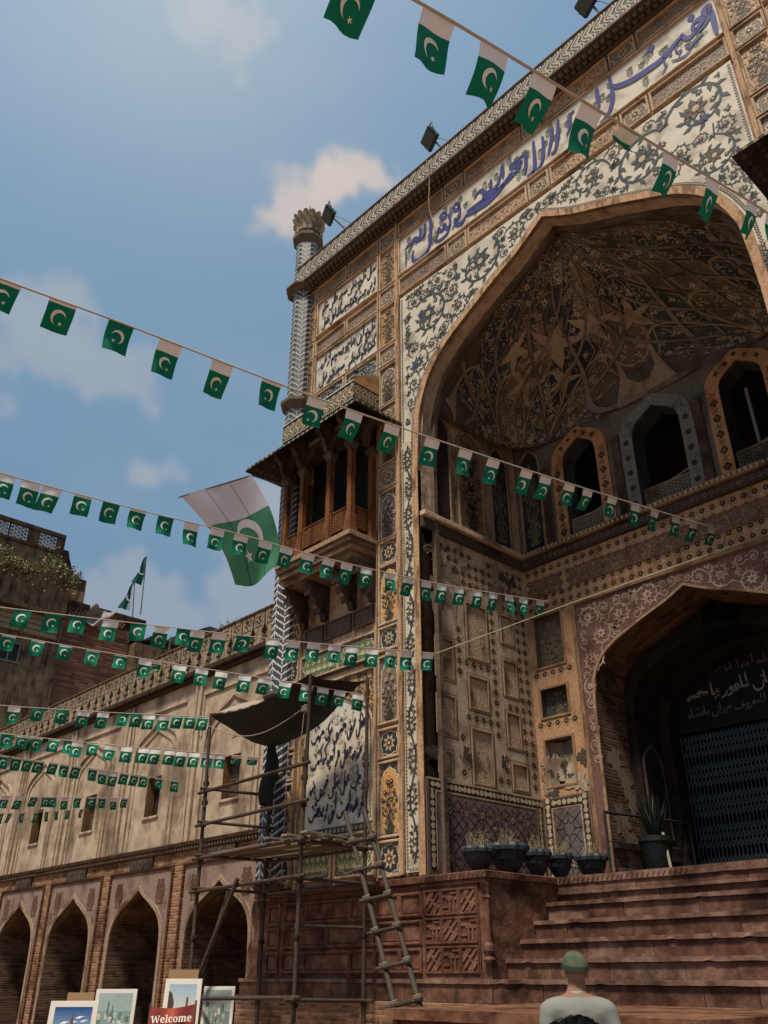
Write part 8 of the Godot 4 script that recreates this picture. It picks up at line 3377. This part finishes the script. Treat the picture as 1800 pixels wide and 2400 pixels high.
func bunting_flag(parent: Node, mid: Vector3, along: Vector3, w: float, k: int, wind: Vector3, detailed: bool, code: String) -> void:
	var ln := w * 1.42 * rng.randf_range(0.92, 1.04)
	var white := 0.33
	if code.to_lower() == "p":
		white = 0.12
	elif code.to_lower() == "z":
		white = 0.03
	if white < 0.3:
		ln *= 0.84
	var flip := code != code.to_lower()
	var curl_amt := rng.randf_range(-1, 1)
	var gust := rng.randf_range(0.75, 1.2)
	var down := (Vector3.DOWN + wind * gust + along * rng.randf_range(-0.07, 0.07)).normalized()
	var nrm := along.cross(down).normalized()
	var ph := rng.randf() * TAU
	var folded := code == "f"
	var at := func(u: float, v: float) -> Vector3:               # u across, v down, 0..1
		var x := (u - 0.5) * w
		var bulge := 0.16 * w * sin(v * 2.6 + ph) * v + 0.10 * w * sin(u * 5.0 + ph * 2.0) * v + curl_amt * 0.10 * w * v * v * (u - 0.5)
		var vv := v
		if folded:
			vv = v * 0.55
			bulge += 0.3 * w * sin(v * PI)
		return mid + along * x * (1.0 - 0.05 * v * absf(curl_amt)) + down * vv * ln + nrm * bulge + along * curl_amt * 0.05 * w * v * v
	var b := B()
	var nv := 9 if detailed else 8
	var nu := 6
	var rows := [0.0, white]
	for j in nv:
		rows.append(lerpf(white, 1.0, (j + 1.0) / nv))
	for j in rows.size() - 1:
		b.col = lin("dad3cd") if j == 0 else Color.html("0b6a4e").srgb_to_linear()
		for i in nu:
			var u0 := float(i) / nu
			var u1 := float(i + 1) / nu
			b.quad(at.call(u0, rows[j + 1]), at.call(u1, rows[j + 1]), at.call(u1, rows[j]), at.call(u0, rows[j]))
	var f := put("flag", b, M.flag_cloth, parent)
	# emblem on both faces, following the cloth
	var e := B(lin("dcd8c8"))
	var s := B(lin("dcd8c8"))
	var cy := white + (1.0 - white) * 0.47
	for side in [-1.0, 1.0]:
		var wr := func(p: Vector3) -> Vector3:
			var uu := 0.5 + (-p.x if flip else p.x) / w
			return at.call(clampf(uu, 0, 1), clampf(cy - p.y / ln, 0, 1)) + nrm * side * (0.0025 if detailed else 0.0045)
		e.warp = wr
		s.warp = wr
		crescent(e, Vector2(0.0, 0.01) * w, w * 0.27, -0.75, 0.0)
		star(s, Vector2(0.15, -0.19) * w, w * 0.085, 0.9, 0.0)
	put("crescent", e, M.flag_cloth, f)
	put("star", s, M.flag_cloth, f)


# how each flag hangs, along each string: n whole, p half rolled over the cord, z green only, f folded; capitals show the back
const FLAG_CODES := ["nnnnnfNnnn", "ppZnnPNnnNNNNNnnNNnnnnnn", "nnnpzpznnnnnnnnnnnnnnnnnnn", "zzznznznnZnnnnnnnnn", "pppppnfnnnnnnnnnn", "nzznnZznnppp", "zpppznpnnnnnnnnnff", "ppppppppnnpppppp", "nnpppnpppnpp", "pppppppp"]


func make_bunting() -> void:
	for s in STRINGS:
		var pts: Array = s[2]
		var a: Vector3 = pts[0]
		var z: Vector3 = pts[pts.size() - 1]
		var T := thing("bunting_string", s[0], "bunting", a, "strings of green and white flags")
		var d := z - a
		d.y = 0
		var run := d.length()
		d /= run
		var cord := PackedVector3Array()
		var extra: Array = s[4]
		cord.append(extra[0])
		for p in pts:
			cord.append(p)
		for k in range(1, extra.size()):
			cord.append(extra[k])
		var smooth := PackedVector3Array()
		for k in cord.size() - 1:
			for u in 5:
				smooth.append(cord[k].cubic_interpolate(cord[k + 1], cord[maxi(k - 1, 0)], cord[mini(k + 2, cord.size() - 1)], u / 5.0))
		smooth.append(cord[cord.size() - 1])
		var b := B(lin("cfc8be"))
		b.tube(smooth, [0.011, 0.0085, 0.007][0 if s[1] > 0.24 else (1 if s[1] > 0.215 else 2)], -1, 6)
		put("cord", b, M.cord, T)
		var near: bool = s[1] > 0.215
		var k := 0
		for t in s[3]:
			var want: float = t * run
			var mid := a
			var dir := d
			for j in smooth.size() - 1:
				var p := smooth[j]
				var q := smooth[j + 1]
				var tp := (p - a).dot(d)
				var tq := (q - a).dot(d)
				if want >= tp and want <= tq and tq > tp:
					mid = p.lerp(q, (want - tp) / (tq - tp))
					dir = (q - p).normalized()
					break
			var codes: String = FLAG_CODES[STRINGS.find(s)]
			bunting_flag(T, mid, dir, s[1], k, Vector3(-0.42, 0, 0.0) if near else Vector3(-0.16, 0, 0.05), near, codes[k] if k < codes.length() else "n")
			k += 1
	# thin guy line across the recess
	var b := B(lin("c8c090"))
	b.tube(PackedVector3Array([Vector3(-5.2, 7.80, -2.85), Vector3(-7.55, 6.98, -1.25), Vector3(-9.13, 6.17, 0.28)]), 0.006, -1, 5)
	tag(put("guy_line", b, M.cloth), "thin pale guy line sloping across the recess to the border strip", "cord")
	# the great flag behind the balcony
	var F := thing("large_flag", "large translucent green and white flag with crescent and star hanging left of the balcony", "flag", Vector3(-13.0, 8.2, 2.0))
	var c := [Vector3(-13.15, 9.68, 2.99), Vector3(-12.09, 10.04, 2.14), Vector3(-12.08, 8.35, 1.35), Vector3(-12.98, 8.14, 1.70)]
	c = BIG_FLAG
	var at := func(u: float, v: float) -> Vector3:
		var l: Vector3 = c[0].lerp(c[3], v) + Vector3(0.10, 0, -0.10) * sin(v * PI) * 1.2
		var r: Vector3 = c[1].lerp(c[2], v) + Vector3(0.05, 0, -0.06) * sin(v * PI) * 2.2
		var p := l.lerp(r, u)
		return p + Vector3(0.7, 0.1, 0.7) * (0.07 * sin(u * 7.0 + v * 2.0) * (0.25 + v) + 0.035 * sin(v * 10.0 + u * 4.0) * v) + Vector3(0, -0.08 * sin(u * PI) * v, 0)
	b = B()
	for j in 26:
		for i in 20:
			var v0 := j / 26.0
			var v1 := (j + 1) / 26.0
			b.col = lin("c4c2cc") if j < 9 else lin("3c8a62")
			b.quad(at.call(i / 20.0, v1), at.call((i + 1) / 20.0, v1), at.call((i + 1) / 20.0, v0), at.call(i / 20.0, v0))
	put("cloth", b, M.flag_cloth, F)
	b = B()
	for u in [0.34, 0.68]:
		for j in 26:
			b.col = lin("8f8f9a") if j < 9 else lin("1d5c40")
			var p: Vector3 = at.call(u, j / 26.0)
			var q: Vector3 = at.call(u, (j + 1) / 26.0)
			var s := Vector3(0.006, 0.0, -0.006)
			for e in [-0.004, 0.004]:
				var n = Vector3(0.7, 0, 0.7) * e
				b.quad(q - s + n, q + s + n, p + s + n, p - s + n)
	put("seams", b, M.flag_cloth, F)
	for part in ["crescent", "star"]:
		b = B(lin("c9ccd0"))
		for side in [-1.0, 1.0]:
			b.warp = func(p: Vector3) -> Vector3:
				return at.call(clampf(0.56 + p.x, 0, 1), clampf(0.58 - p.y, 0, 1)) + Vector3(0.7, 0, 0.7) * side * 0.005
			if part == "crescent":
				crescent(b, Vector2(0.0, 0.02), 0.20, -2.4, 0.0)
			else:
				star(b, Vector2(-0.13, -0.14), 0.075, 0.4, 0.0)
		put(part, b, M.flag_cloth, F)
	b = B(lin("5a5450"))
	b.tube(PackedVector3Array([c[0] + (c[0] - c[1]) * 0.04, c[1], c[1].lerp(Vector3(-13.3, 11.0, 0.1), 1.0)]), 0.014, -1, 6)
	put("hanging_pole", b, M.wood, F)


# ---------------------------------------------------------------- people
# a body as one skin: tapered capsules joined with a smooth minimum, meshed with surface nets
func sdf_mesh(bones: Array, cell: float, blend: float, paint: Callable, dent: Variant = null) -> MB:
	var grid := {}
	var val := {}
	var field := func(p: Vector3) -> float:
		var d := 10.0
		for b in bones:
			var pa: Vector3 = p - b[0]
			var ba: Vector3 = b[1] - b[0]
			var h := clampf(pa.dot(ba) / maxf(1e-9, ba.length_squared()), 0.0, 1.0)
			var sq: Vector3 = b[4]
			var e := (pa - ba * h) / sq
			var k := (e.length() - lerpf(b[2], b[3], h)) * minf(sq.x, minf(sq.y, sq.z))
			var t := clampf(0.5 + 0.5 * (d - k) / blend, 0.0, 1.0)
			d = lerpf(d, k, t) - blend * t * (1.0 - t)
		if dent != null:
			d += dent.call(p)
		return d
	# only cells near some bone
	var cells := {}
	for b in bones:
		var m: float = maxf(b[2], b[3]) * maxf(b[4].x, maxf(b[4].y, b[4].z)) + cell * 2.5
		var lo := Vector3i(((b[0] as Vector3).min(b[1]) - Vector3.ONE * m) / cell)
		var hi := Vector3i(((b[0] as Vector3).max(b[1]) + Vector3.ONE * m) / cell)
		for x in range(lo.x - 1, hi.x + 1):
			for y in range(lo.y - 1, hi.y + 1):
				for z in range(lo.z - 1, hi.z + 1):
					cells[Vector3i(x, y, z)] = true
	for c in cells:
		val[c] = field.call(Vector3(c) * cell)
	var corner := [Vector3i(0, 0, 0), Vector3i(1, 0, 0), Vector3i(0, 1, 0), Vector3i(1, 1, 0), Vector3i(0, 0, 1), Vector3i(1, 0, 1), Vector3i(0, 1, 1), Vector3i(1, 1, 1)]
	var edges := [[0, 1], [2, 3], [4, 5], [6, 7], [0, 2], [1, 3], [4, 6], [5, 7], [0, 4], [1, 5], [2, 6], [3, 7]]
	var vert := {}
	for c in cells:
		var vs := []
		var ok := true
		var neg := 0
		for k in 8:
			var q: Vector3i = c + corner[k]
			if not val.has(q):
				ok = false
				break
			vs.append(val[q])
			if val[q] < 0.0:
				neg += 1
		if not ok or neg == 0 or neg == 8:
			continue
		var sum := Vector3.ZERO
		var n := 0
		for e in edges:
			var a: float = vs[e[0]]
			var d: float = vs[e[1]]
			if (a < 0.0) != (d < 0.0):
				var t := a / (a - d)
				sum += Vector3(c + corner[e[0]]).lerp(Vector3(c + corner[e[1]]), t)
				n += 1
		vert[c] = sum / n * cell
	var nrm := {}
	for c in vert:
		var p: Vector3 = vert[c]
		var h := cell * 0.6
		nrm[c] = Vector3(field.call(p + Vector3(h, 0, 0)) - field.call(p - Vector3(h, 0, 0)), field.call(p + Vector3(0, h, 0)) - field.call(p - Vector3(0, h, 0)), field.call(p + Vector3(0, 0, h)) - field.call(p - Vector3(0, 0, h))).normalized()
	var mb := MB.new()
	var axes := [Vector3i(1, 0, 0), Vector3i(0, 1, 0), Vector3i(0, 0, 1)]
	for c in vert:
		for ax in 3:
			var q: Vector3i = c + axes[ax]
			if not val.has(q) or (val[c] < 0.0) == (val[q] < 0.0):
				continue
			var u: Vector3i = axes[(ax + 1) % 3]
			var w: Vector3i = axes[(ax + 2) % 3]
			var k := [c - u - w, c - w, c, c - u]
			if not (vert.has(k[0]) and vert.has(k[1]) and vert.has(k[3])):
				continue
			if val[c] >= 0.0:
				k = [k[3], k[2], k[1], k[0]]
			for t in [[0, 1, 2], [0, 2, 3]]:
				var m: Vector3 = (vert[k[t[0]]] + vert[k[t[1]]] + vert[k[t[2]]]) / 3.0
				mb.col = paint.call(m)
				mb.smooth(vert[k[t[0]]], nrm[k[t[0]]], vert[k[t[1]]], nrm[k[t[1]]], vert[k[t[2]]], nrm[k[t[2]]])
	return mb


const ONE := Vector3(1, 1, 1)


func person_body(shirt: Color, trouser: Color, skin: Color) -> MB:
	# metres, feet at the origin, facing -z
	var bones := [
		[Vector3(0, 0.98, 0), Vector3(0, 1.20, 0.01), 0.145, 0.150, Vector3(1.12, 1, 0.80)],
		[Vector3(0, 1.20, 0.01), Vector3(0, 1.37, 0.025), 0.155, 0.125, Vector3(1.22, 1, 0.80)],
		[Vector3(-0.13, 1.405, 0.025), Vector3(0.13, 1.405, 0.025), 0.068, 0.068, ONE],
		[Vector3(0, 1.40, 0.03), Vector3(0, 1.53, 0.0), 0.062, 0.054, ONE],
		[Vector3(-0.185, 1.39, 0.02), Vector3(-0.245, 1.12, 0.035), 0.062, 0.050, ONE],
		[Vector3(0.185, 1.39, 0.02), Vector3(0.245, 1.12, 0.035), 0.062, 0.050, ONE],
		[Vector3(-0.245, 1.12, 0.035), Vector3(-0.215, 0.88, -0.05), 0.049, 0.038, ONE],
		[Vector3(0.245, 1.12, 0.035), Vector3(0.215, 0.88, -0.05), 0.049, 0.038, ONE],
		[Vector3(0, 1.0, 0), Vector3(0, 0.62, 0.01), 0.150, 0.175, Vector3(1.15, 1, 0.82)],
		[Vector3(-0.085, 0.66, 0), Vector3(-0.095, 0.12, 0.01), 0.085, 0.062, ONE],
		[Vector3(0.085, 0.66, 0), Vector3(0.095, 0.12, 0.01), 0.085, 0.062, ONE],
		[Vector3(-0.095, 0.06, 0.03), Vector3(-0.105, 0.04, -0.12), 0.045, 0.036, ONE],
		[Vector3(0.095, 0.06, 0.03), Vector3(0.105, 0.04, -0.12), 0.045, 0.036, ONE]]
	var folds := func(p: Vector3) -> float:
		if p.y < 0.7 or p.y > 1.4:
			return 0.0
		return 0.0035 * sin(p.y * 34.0 + p.x * 15.0 + sin(p.x * 30.0)) * smoothstep(1.4, 1.3, p.y) + 0.003 * sin(p.x * 40.0 + p.y * 9.0)
	return sdf_mesh(bones, 0.018, 0.045, func(p):
		if p.y > 1.475: return skin
		if p.y < 0.10: return Color(0.03, 0.025, 0.02)
		if p.y < 0.58: return trouser
		return shirt, folds)


func person_head(skin: Color, beard: Color) -> MB:
	# origin at the middle of the head, facing -z
	var bones := [
		[Vector3(0, 0.02, 0.005), Vector3(0, 0.035, 0.022), 0.081, 0.085, Vector3(0.90, 1, 1.06)],
		[Vector3(0, -0.03, -0.03), Vector3(0, -0.085, -0.055), 0.062, 0.036, Vector3(0.95, 1, 1)],
		[Vector3(0, -0.06, 0.02), Vector3(0, -0.17, 0.03), 0.058, 0.058, ONE],
		[Vector3(0, 0.012, -0.09), Vector3(0, -0.022, -0.112), 0.010, 0.014, ONE],
		[Vector3(-0.015, -0.026, -0.098), Vector3(0.015, -0.026, -0.098), 0.011, 0.011, ONE],
		[Vector3(-0.02, -0.055, -0.088), Vector3(0.02, -0.055, -0.088), 0.009, 0.009, ONE],
		[Vector3(-0.05, 0.028, -0.075), Vector3(0.05, 0.028, -0.075), 0.014, 0.014, ONE],
		[Vector3(-0.052, -0.012, -0.062), Vector3(-0.04, -0.02, -0.07), 0.02, 0.02, ONE],
		[Vector3(0.052, -0.012, -0.062), Vector3(0.04, -0.02, -0.07), 0.02, 0.02, ONE],
		[Vector3(-0.083, 0.022, 0.012), Vector3(-0.080, -0.028, 0.006), 0.016, 0.010, Vector3(0.55, 1, 1.3)],
		[Vector3(0.083, 0.022, 0.012), Vector3(0.080, -0.028, 0.006), 0.016, 0.010, Vector3(0.55, 1, 1.3)]]
	return sdf_mesh(bones, 0.0045, 0.014, func(p):
		if p.y < -0.045 and p.z < -0.02 and p.z < 0.02 + p.y * 0.2 and p.y > -0.14: return beard
		if p.y < -0.02 and absf(p.x) > 0.055 and p.z < -0.01: return beard
		return skin)


func hand(parent: Node, wrist: Vector3, side: float, skin: Color) -> void:
	# relaxed hand hanging beside the thigh: palm, four curled fingers, thumb at the side
	var bones := [[wrist, wrist + Vector3(0, -0.03, -0.006), 0.026, 0.024, Vector3(0.75, 1, 1.1)], [wrist + Vector3(0, -0.035, -0.008), wrist + Vector3(0, -0.095, -0.014), 0.030, 0.034, Vector3(0.48, 1, 1.15)]]
	for k in 4:
		var z := -0.038 + 0.021 * k
		var ln: float = [0.070, 0.080, 0.075, 0.058][k]
		var base := wrist + Vector3(0, -0.105, z)
		var m1 := base + Vector3(-side * 0.006, -ln * 0.42, -0.004)
		var m2 := m1 + Vector3(-side * 0.016, -ln * 0.32, -0.003)
		var tip := m2 + Vector3(-side * 0.022, -ln * 0.2, 0)
		bones.append([base, m1, 0.0092, 0.0085, ONE])
		bones.append([m1, m2, 0.0085, 0.0078, ONE])
		bones.append([m2, tip, 0.0078, 0.0066, ONE])
	var tb := wrist + Vector3(0, -0.045, -0.034)
	bones.append([tb, tb + Vector3(-side * 0.008, -0.035, -0.022), 0.012, 0.0095, ONE])
	bones.append([tb + Vector3(-side * 0.008, -0.035, -0.022), tb + Vector3(-side * 0.016, -0.064, -0.018), 0.0095, 0.0075, ONE])
	put("hand", sdf_mesh(bones, 0.0042, 0.006, func(_p): return skin), M.skin, parent)


func place(mb: MB, t: Transform3D) -> MB:
	for i in mb.v.size():
		mb.v[i] = t * mb.v[i]
		mb.n[i] = (t.basis * mb.n[i]).normalized()
	return mb


func make_people() -> void:
	var skin := lin("8a6248")
	# the man in the green cap, looking up at the gateway with his head a little to the left
	var at := Vector3(-3.80, 0.0, 4.72)
	var P := thing("person", "man seen from behind in a green skullcap and pale grey kurta, with white beard", "person", at)
	var face := Basis.from_euler(Vector3(0, deg_to_rad(38), 0))
	var t := Transform3D(face, at)
	var body := person_body(lin("7d7f78"), lin("74746c"), skin)
	put("body", place(body, t), M.cloth_body, P)
	var hb := Basis.from_euler(Vector3(deg_to_rad(4), deg_to_rad(38 + 24), deg_to_rad(2)))
	var ht := Transform3D(hb.scaled(Vector3.ONE * 0.92), at + Vector3(0, 1.618, 0) + face * Vector3(0, 0, -0.012))
	put("head", place(person_head(skin, lin("c8c0b4")), ht), M.skin, P)
	for s in [-1.0, 1.0]:
		var b := B(lin("14100e"))
		b.T = ht
		b.lathe(Vector3(s * 0.031, 0.006, -0.083), PackedVector2Array([Vector2(0.0, -0.011), Vector2(0.009, -0.006), Vector2(0.011, 0.0), Vector2(0.009, 0.006), Vector2(0.0, 0.011)]), 10)
		put("eye", b, M.glossy, P)
		hand(P, Vector3.ZERO, s, skin)
		var hnd := P.get_child(P.get_child_count() - 1) as MeshInstance3D
		hnd.transform = Transform3D(face, face * Vector3(s * 0.213, 0.87, -0.055))
	# skullcap: a fitted dome with a band
	var b := B()
	b.T = ht
	var dome := func(u: float, v: float) -> Vector3:
		var a := TAU * u
		var e := v * PI * 0.5
		var r := cos(e)
		return Vector3(sin(a) * 0.0905 * r, 0.030 + 0.104 * sin(e) - 0.012 * (1.0 - v) * cos(a), 0.017 + cos(a) * 0.108 * r)
	b.col = lin("4a5a3e")
	b.grid(dome, 36, 12)
	for i in b.c.size():
		var q := ht.affine_inverse() * b.v[i]
		var k := 0.5 + 0.5 * sin(q.x * 60.0 + q.y * 38.0) * sin(q.z * 55.0)
		b.c[i] = lin("34503c").lerp(lin("5c5a40"), k)
	put("skullcap", b, M.cloth, P)
	b = B(lin("2c4432"))
	b.T = ht
	for k in 36:
		var a0 := float(k) / 36
		var a1 := float(k + 1) / 36
		var p: Vector3 = dome.call(a0, 0.0)
		var q: Vector3 = dome.call(a1, 0.0)
		var o := Vector3(0, 0.017, 0.0)
		var s := 1.022
		b.quad(Vector3(p.x * s, p.y - 0.012, 0.017 + (p.z - 0.017) * s), Vector3(q.x * s, q.y - 0.012, 0.017 + (q.z - 0.017) * s), Vector3(q.x * s, q.y, 0.017 + (q.z - 0.017) * s) + o, Vector3(p.x * s, p.y, 0.017 + (p.z - 0.017) * s) + o)
	put("cap_band", b, M.cloth, P)
	# short grey hair under the cap and the shirt's band collar
	b = B(lin("4a443e"))
	b.T = ht
	for k in 420:
		var a := rng.randf_range(-1.9, 1.9)
		var y := rng.randf_range(-0.035, 0.02)
		var r := Vector3(sin(a) * 0.0825, y, 0.017 + cos(a) * 0.103)
		var d := Vector3(sin(a) * 0.002, -0.014, cos(a) * 0.002)
		var s := Vector3(cos(a), 0, -sin(a)) * 0.0012
		b.tri(r - s, r + s, r + d)
	put("hair", b, M.hair, P)
	b = B(lin("989890"))
	b.T = Transform3D(face, at)
	b.grid(func(u, v):
		var a = TAU * u
		var r = 0.068 - 0.010 * v
		return Vector3(sin(a) * r * 1.05, 1.462 + 0.035 * v + 0.012 * cos(a), 0.016 + cos(a) * r), 28, 4)
	b.grid(func(u, v):
		var a = TAU * u
		var r = 0.058 + 0.004 * v
		return Vector3(sin(a) * r * 1.05, 1.497 - 0.03 * v + 0.012 * cos(a), 0.016 + cos(a) * r), 28, 3)
	put("collar", b, M.cloth, P)
	# a second person nearer the camera, only the crown of dark hair in view
	at = Vector3(-1.38, 0.0, 8.10)
	P = thing("person", "person with tousled black hair, only the crown in view at the bottom edge", "person", at)
	face = Basis.from_euler(Vector3(0, deg_to_rad(40), 0))
	var drop := Vector3(0, -0.20, 0)
	t = Transform3D(face.scaled(Vector3(0.87, 0.855, 0.87)), at)
	put("body", place(person_body(lin("3c4048"), lin("2c2c30"), skin), t), M.cloth_body, P)
	ht = Transform3D(face.scaled(Vector3.ONE * 0.92), at + Vector3(0, 1.372, 0))
	put("head", place(person_head(skin, skin), ht), M.skin, P)
	for s in [-1.0, 1.0]:
		b = B(lin("14100e"))
		b.T = ht
		b.lathe(Vector3(s * 0.031, 0.006, -0.083), PackedVector2Array([Vector2(0.0, -0.011), Vector2(0.009, -0.006), Vector2(0.011, 0.0), Vector2(0.009, 0.006), Vector2(0.0, 0.011)]), 10)
		put("eye", b, M.glossy, P)
		hand(P, Vector3.ZERO, s, skin)
		var hnd := P.get_child(P.get_child_count() - 1) as MeshInstance3D
		hnd.transform = Transform3D(face, face * Vector3(s * 0.185, 0.744, -0.05))
	b = B(lin("0c0c0e"))
	b.T = ht
	b.grid(func(u, v):
		var a = TAU * u
		var e := lerpf(-0.35 if cos(a) > -0.3 else 0.25, PI * 0.5, v)
		var r := cos(e) * (1.0 + 0.05 * sin(a * 5.0 + e * 7.0))
		return Vector3(sin(a) * 0.092 * r, 0.035 + 0.100 * sin(e), 0.018 + cos(a) * 0.108 * r), 40, 16)
	for k in 2600:
		var a := rng.randf() * TAU
		var e := rng.randf_range(-0.2, 1.5)
		var r := cos(e)
		var n := Vector3(sin(a) * r, sin(e), cos(a) * r)
		var root := Vector3(n.x * 0.092, 0.035 + n.y * 0.099, 0.018 + n.z * 0.108)
		var swirl := Vector3(cos(a * 2.0 + 1.0), -0.2, sin(a * 3.0)).slide(n).normalized()
		var ln := rng.randf_range(0.03, 0.065)
		var lift := 0.008 + 0.016 * absf(sin(a * 4.0 + e * 5.0))
		var mid := root + swirl * ln * 0.5 + n * lift
		var tip := root + swirl * ln + n * lift * 0.5 + Vector3(0, -0.006, 0)
		var s := swirl.cross(n).normalized() * 0.0016
		b.col = vary(lin("141416"), 0.4)
		b.quad(root - s, root + s, mid + s, mid - s)
		b.tri(mid - s, mid + s, tip)
	put("hair", b, M.hair, P)
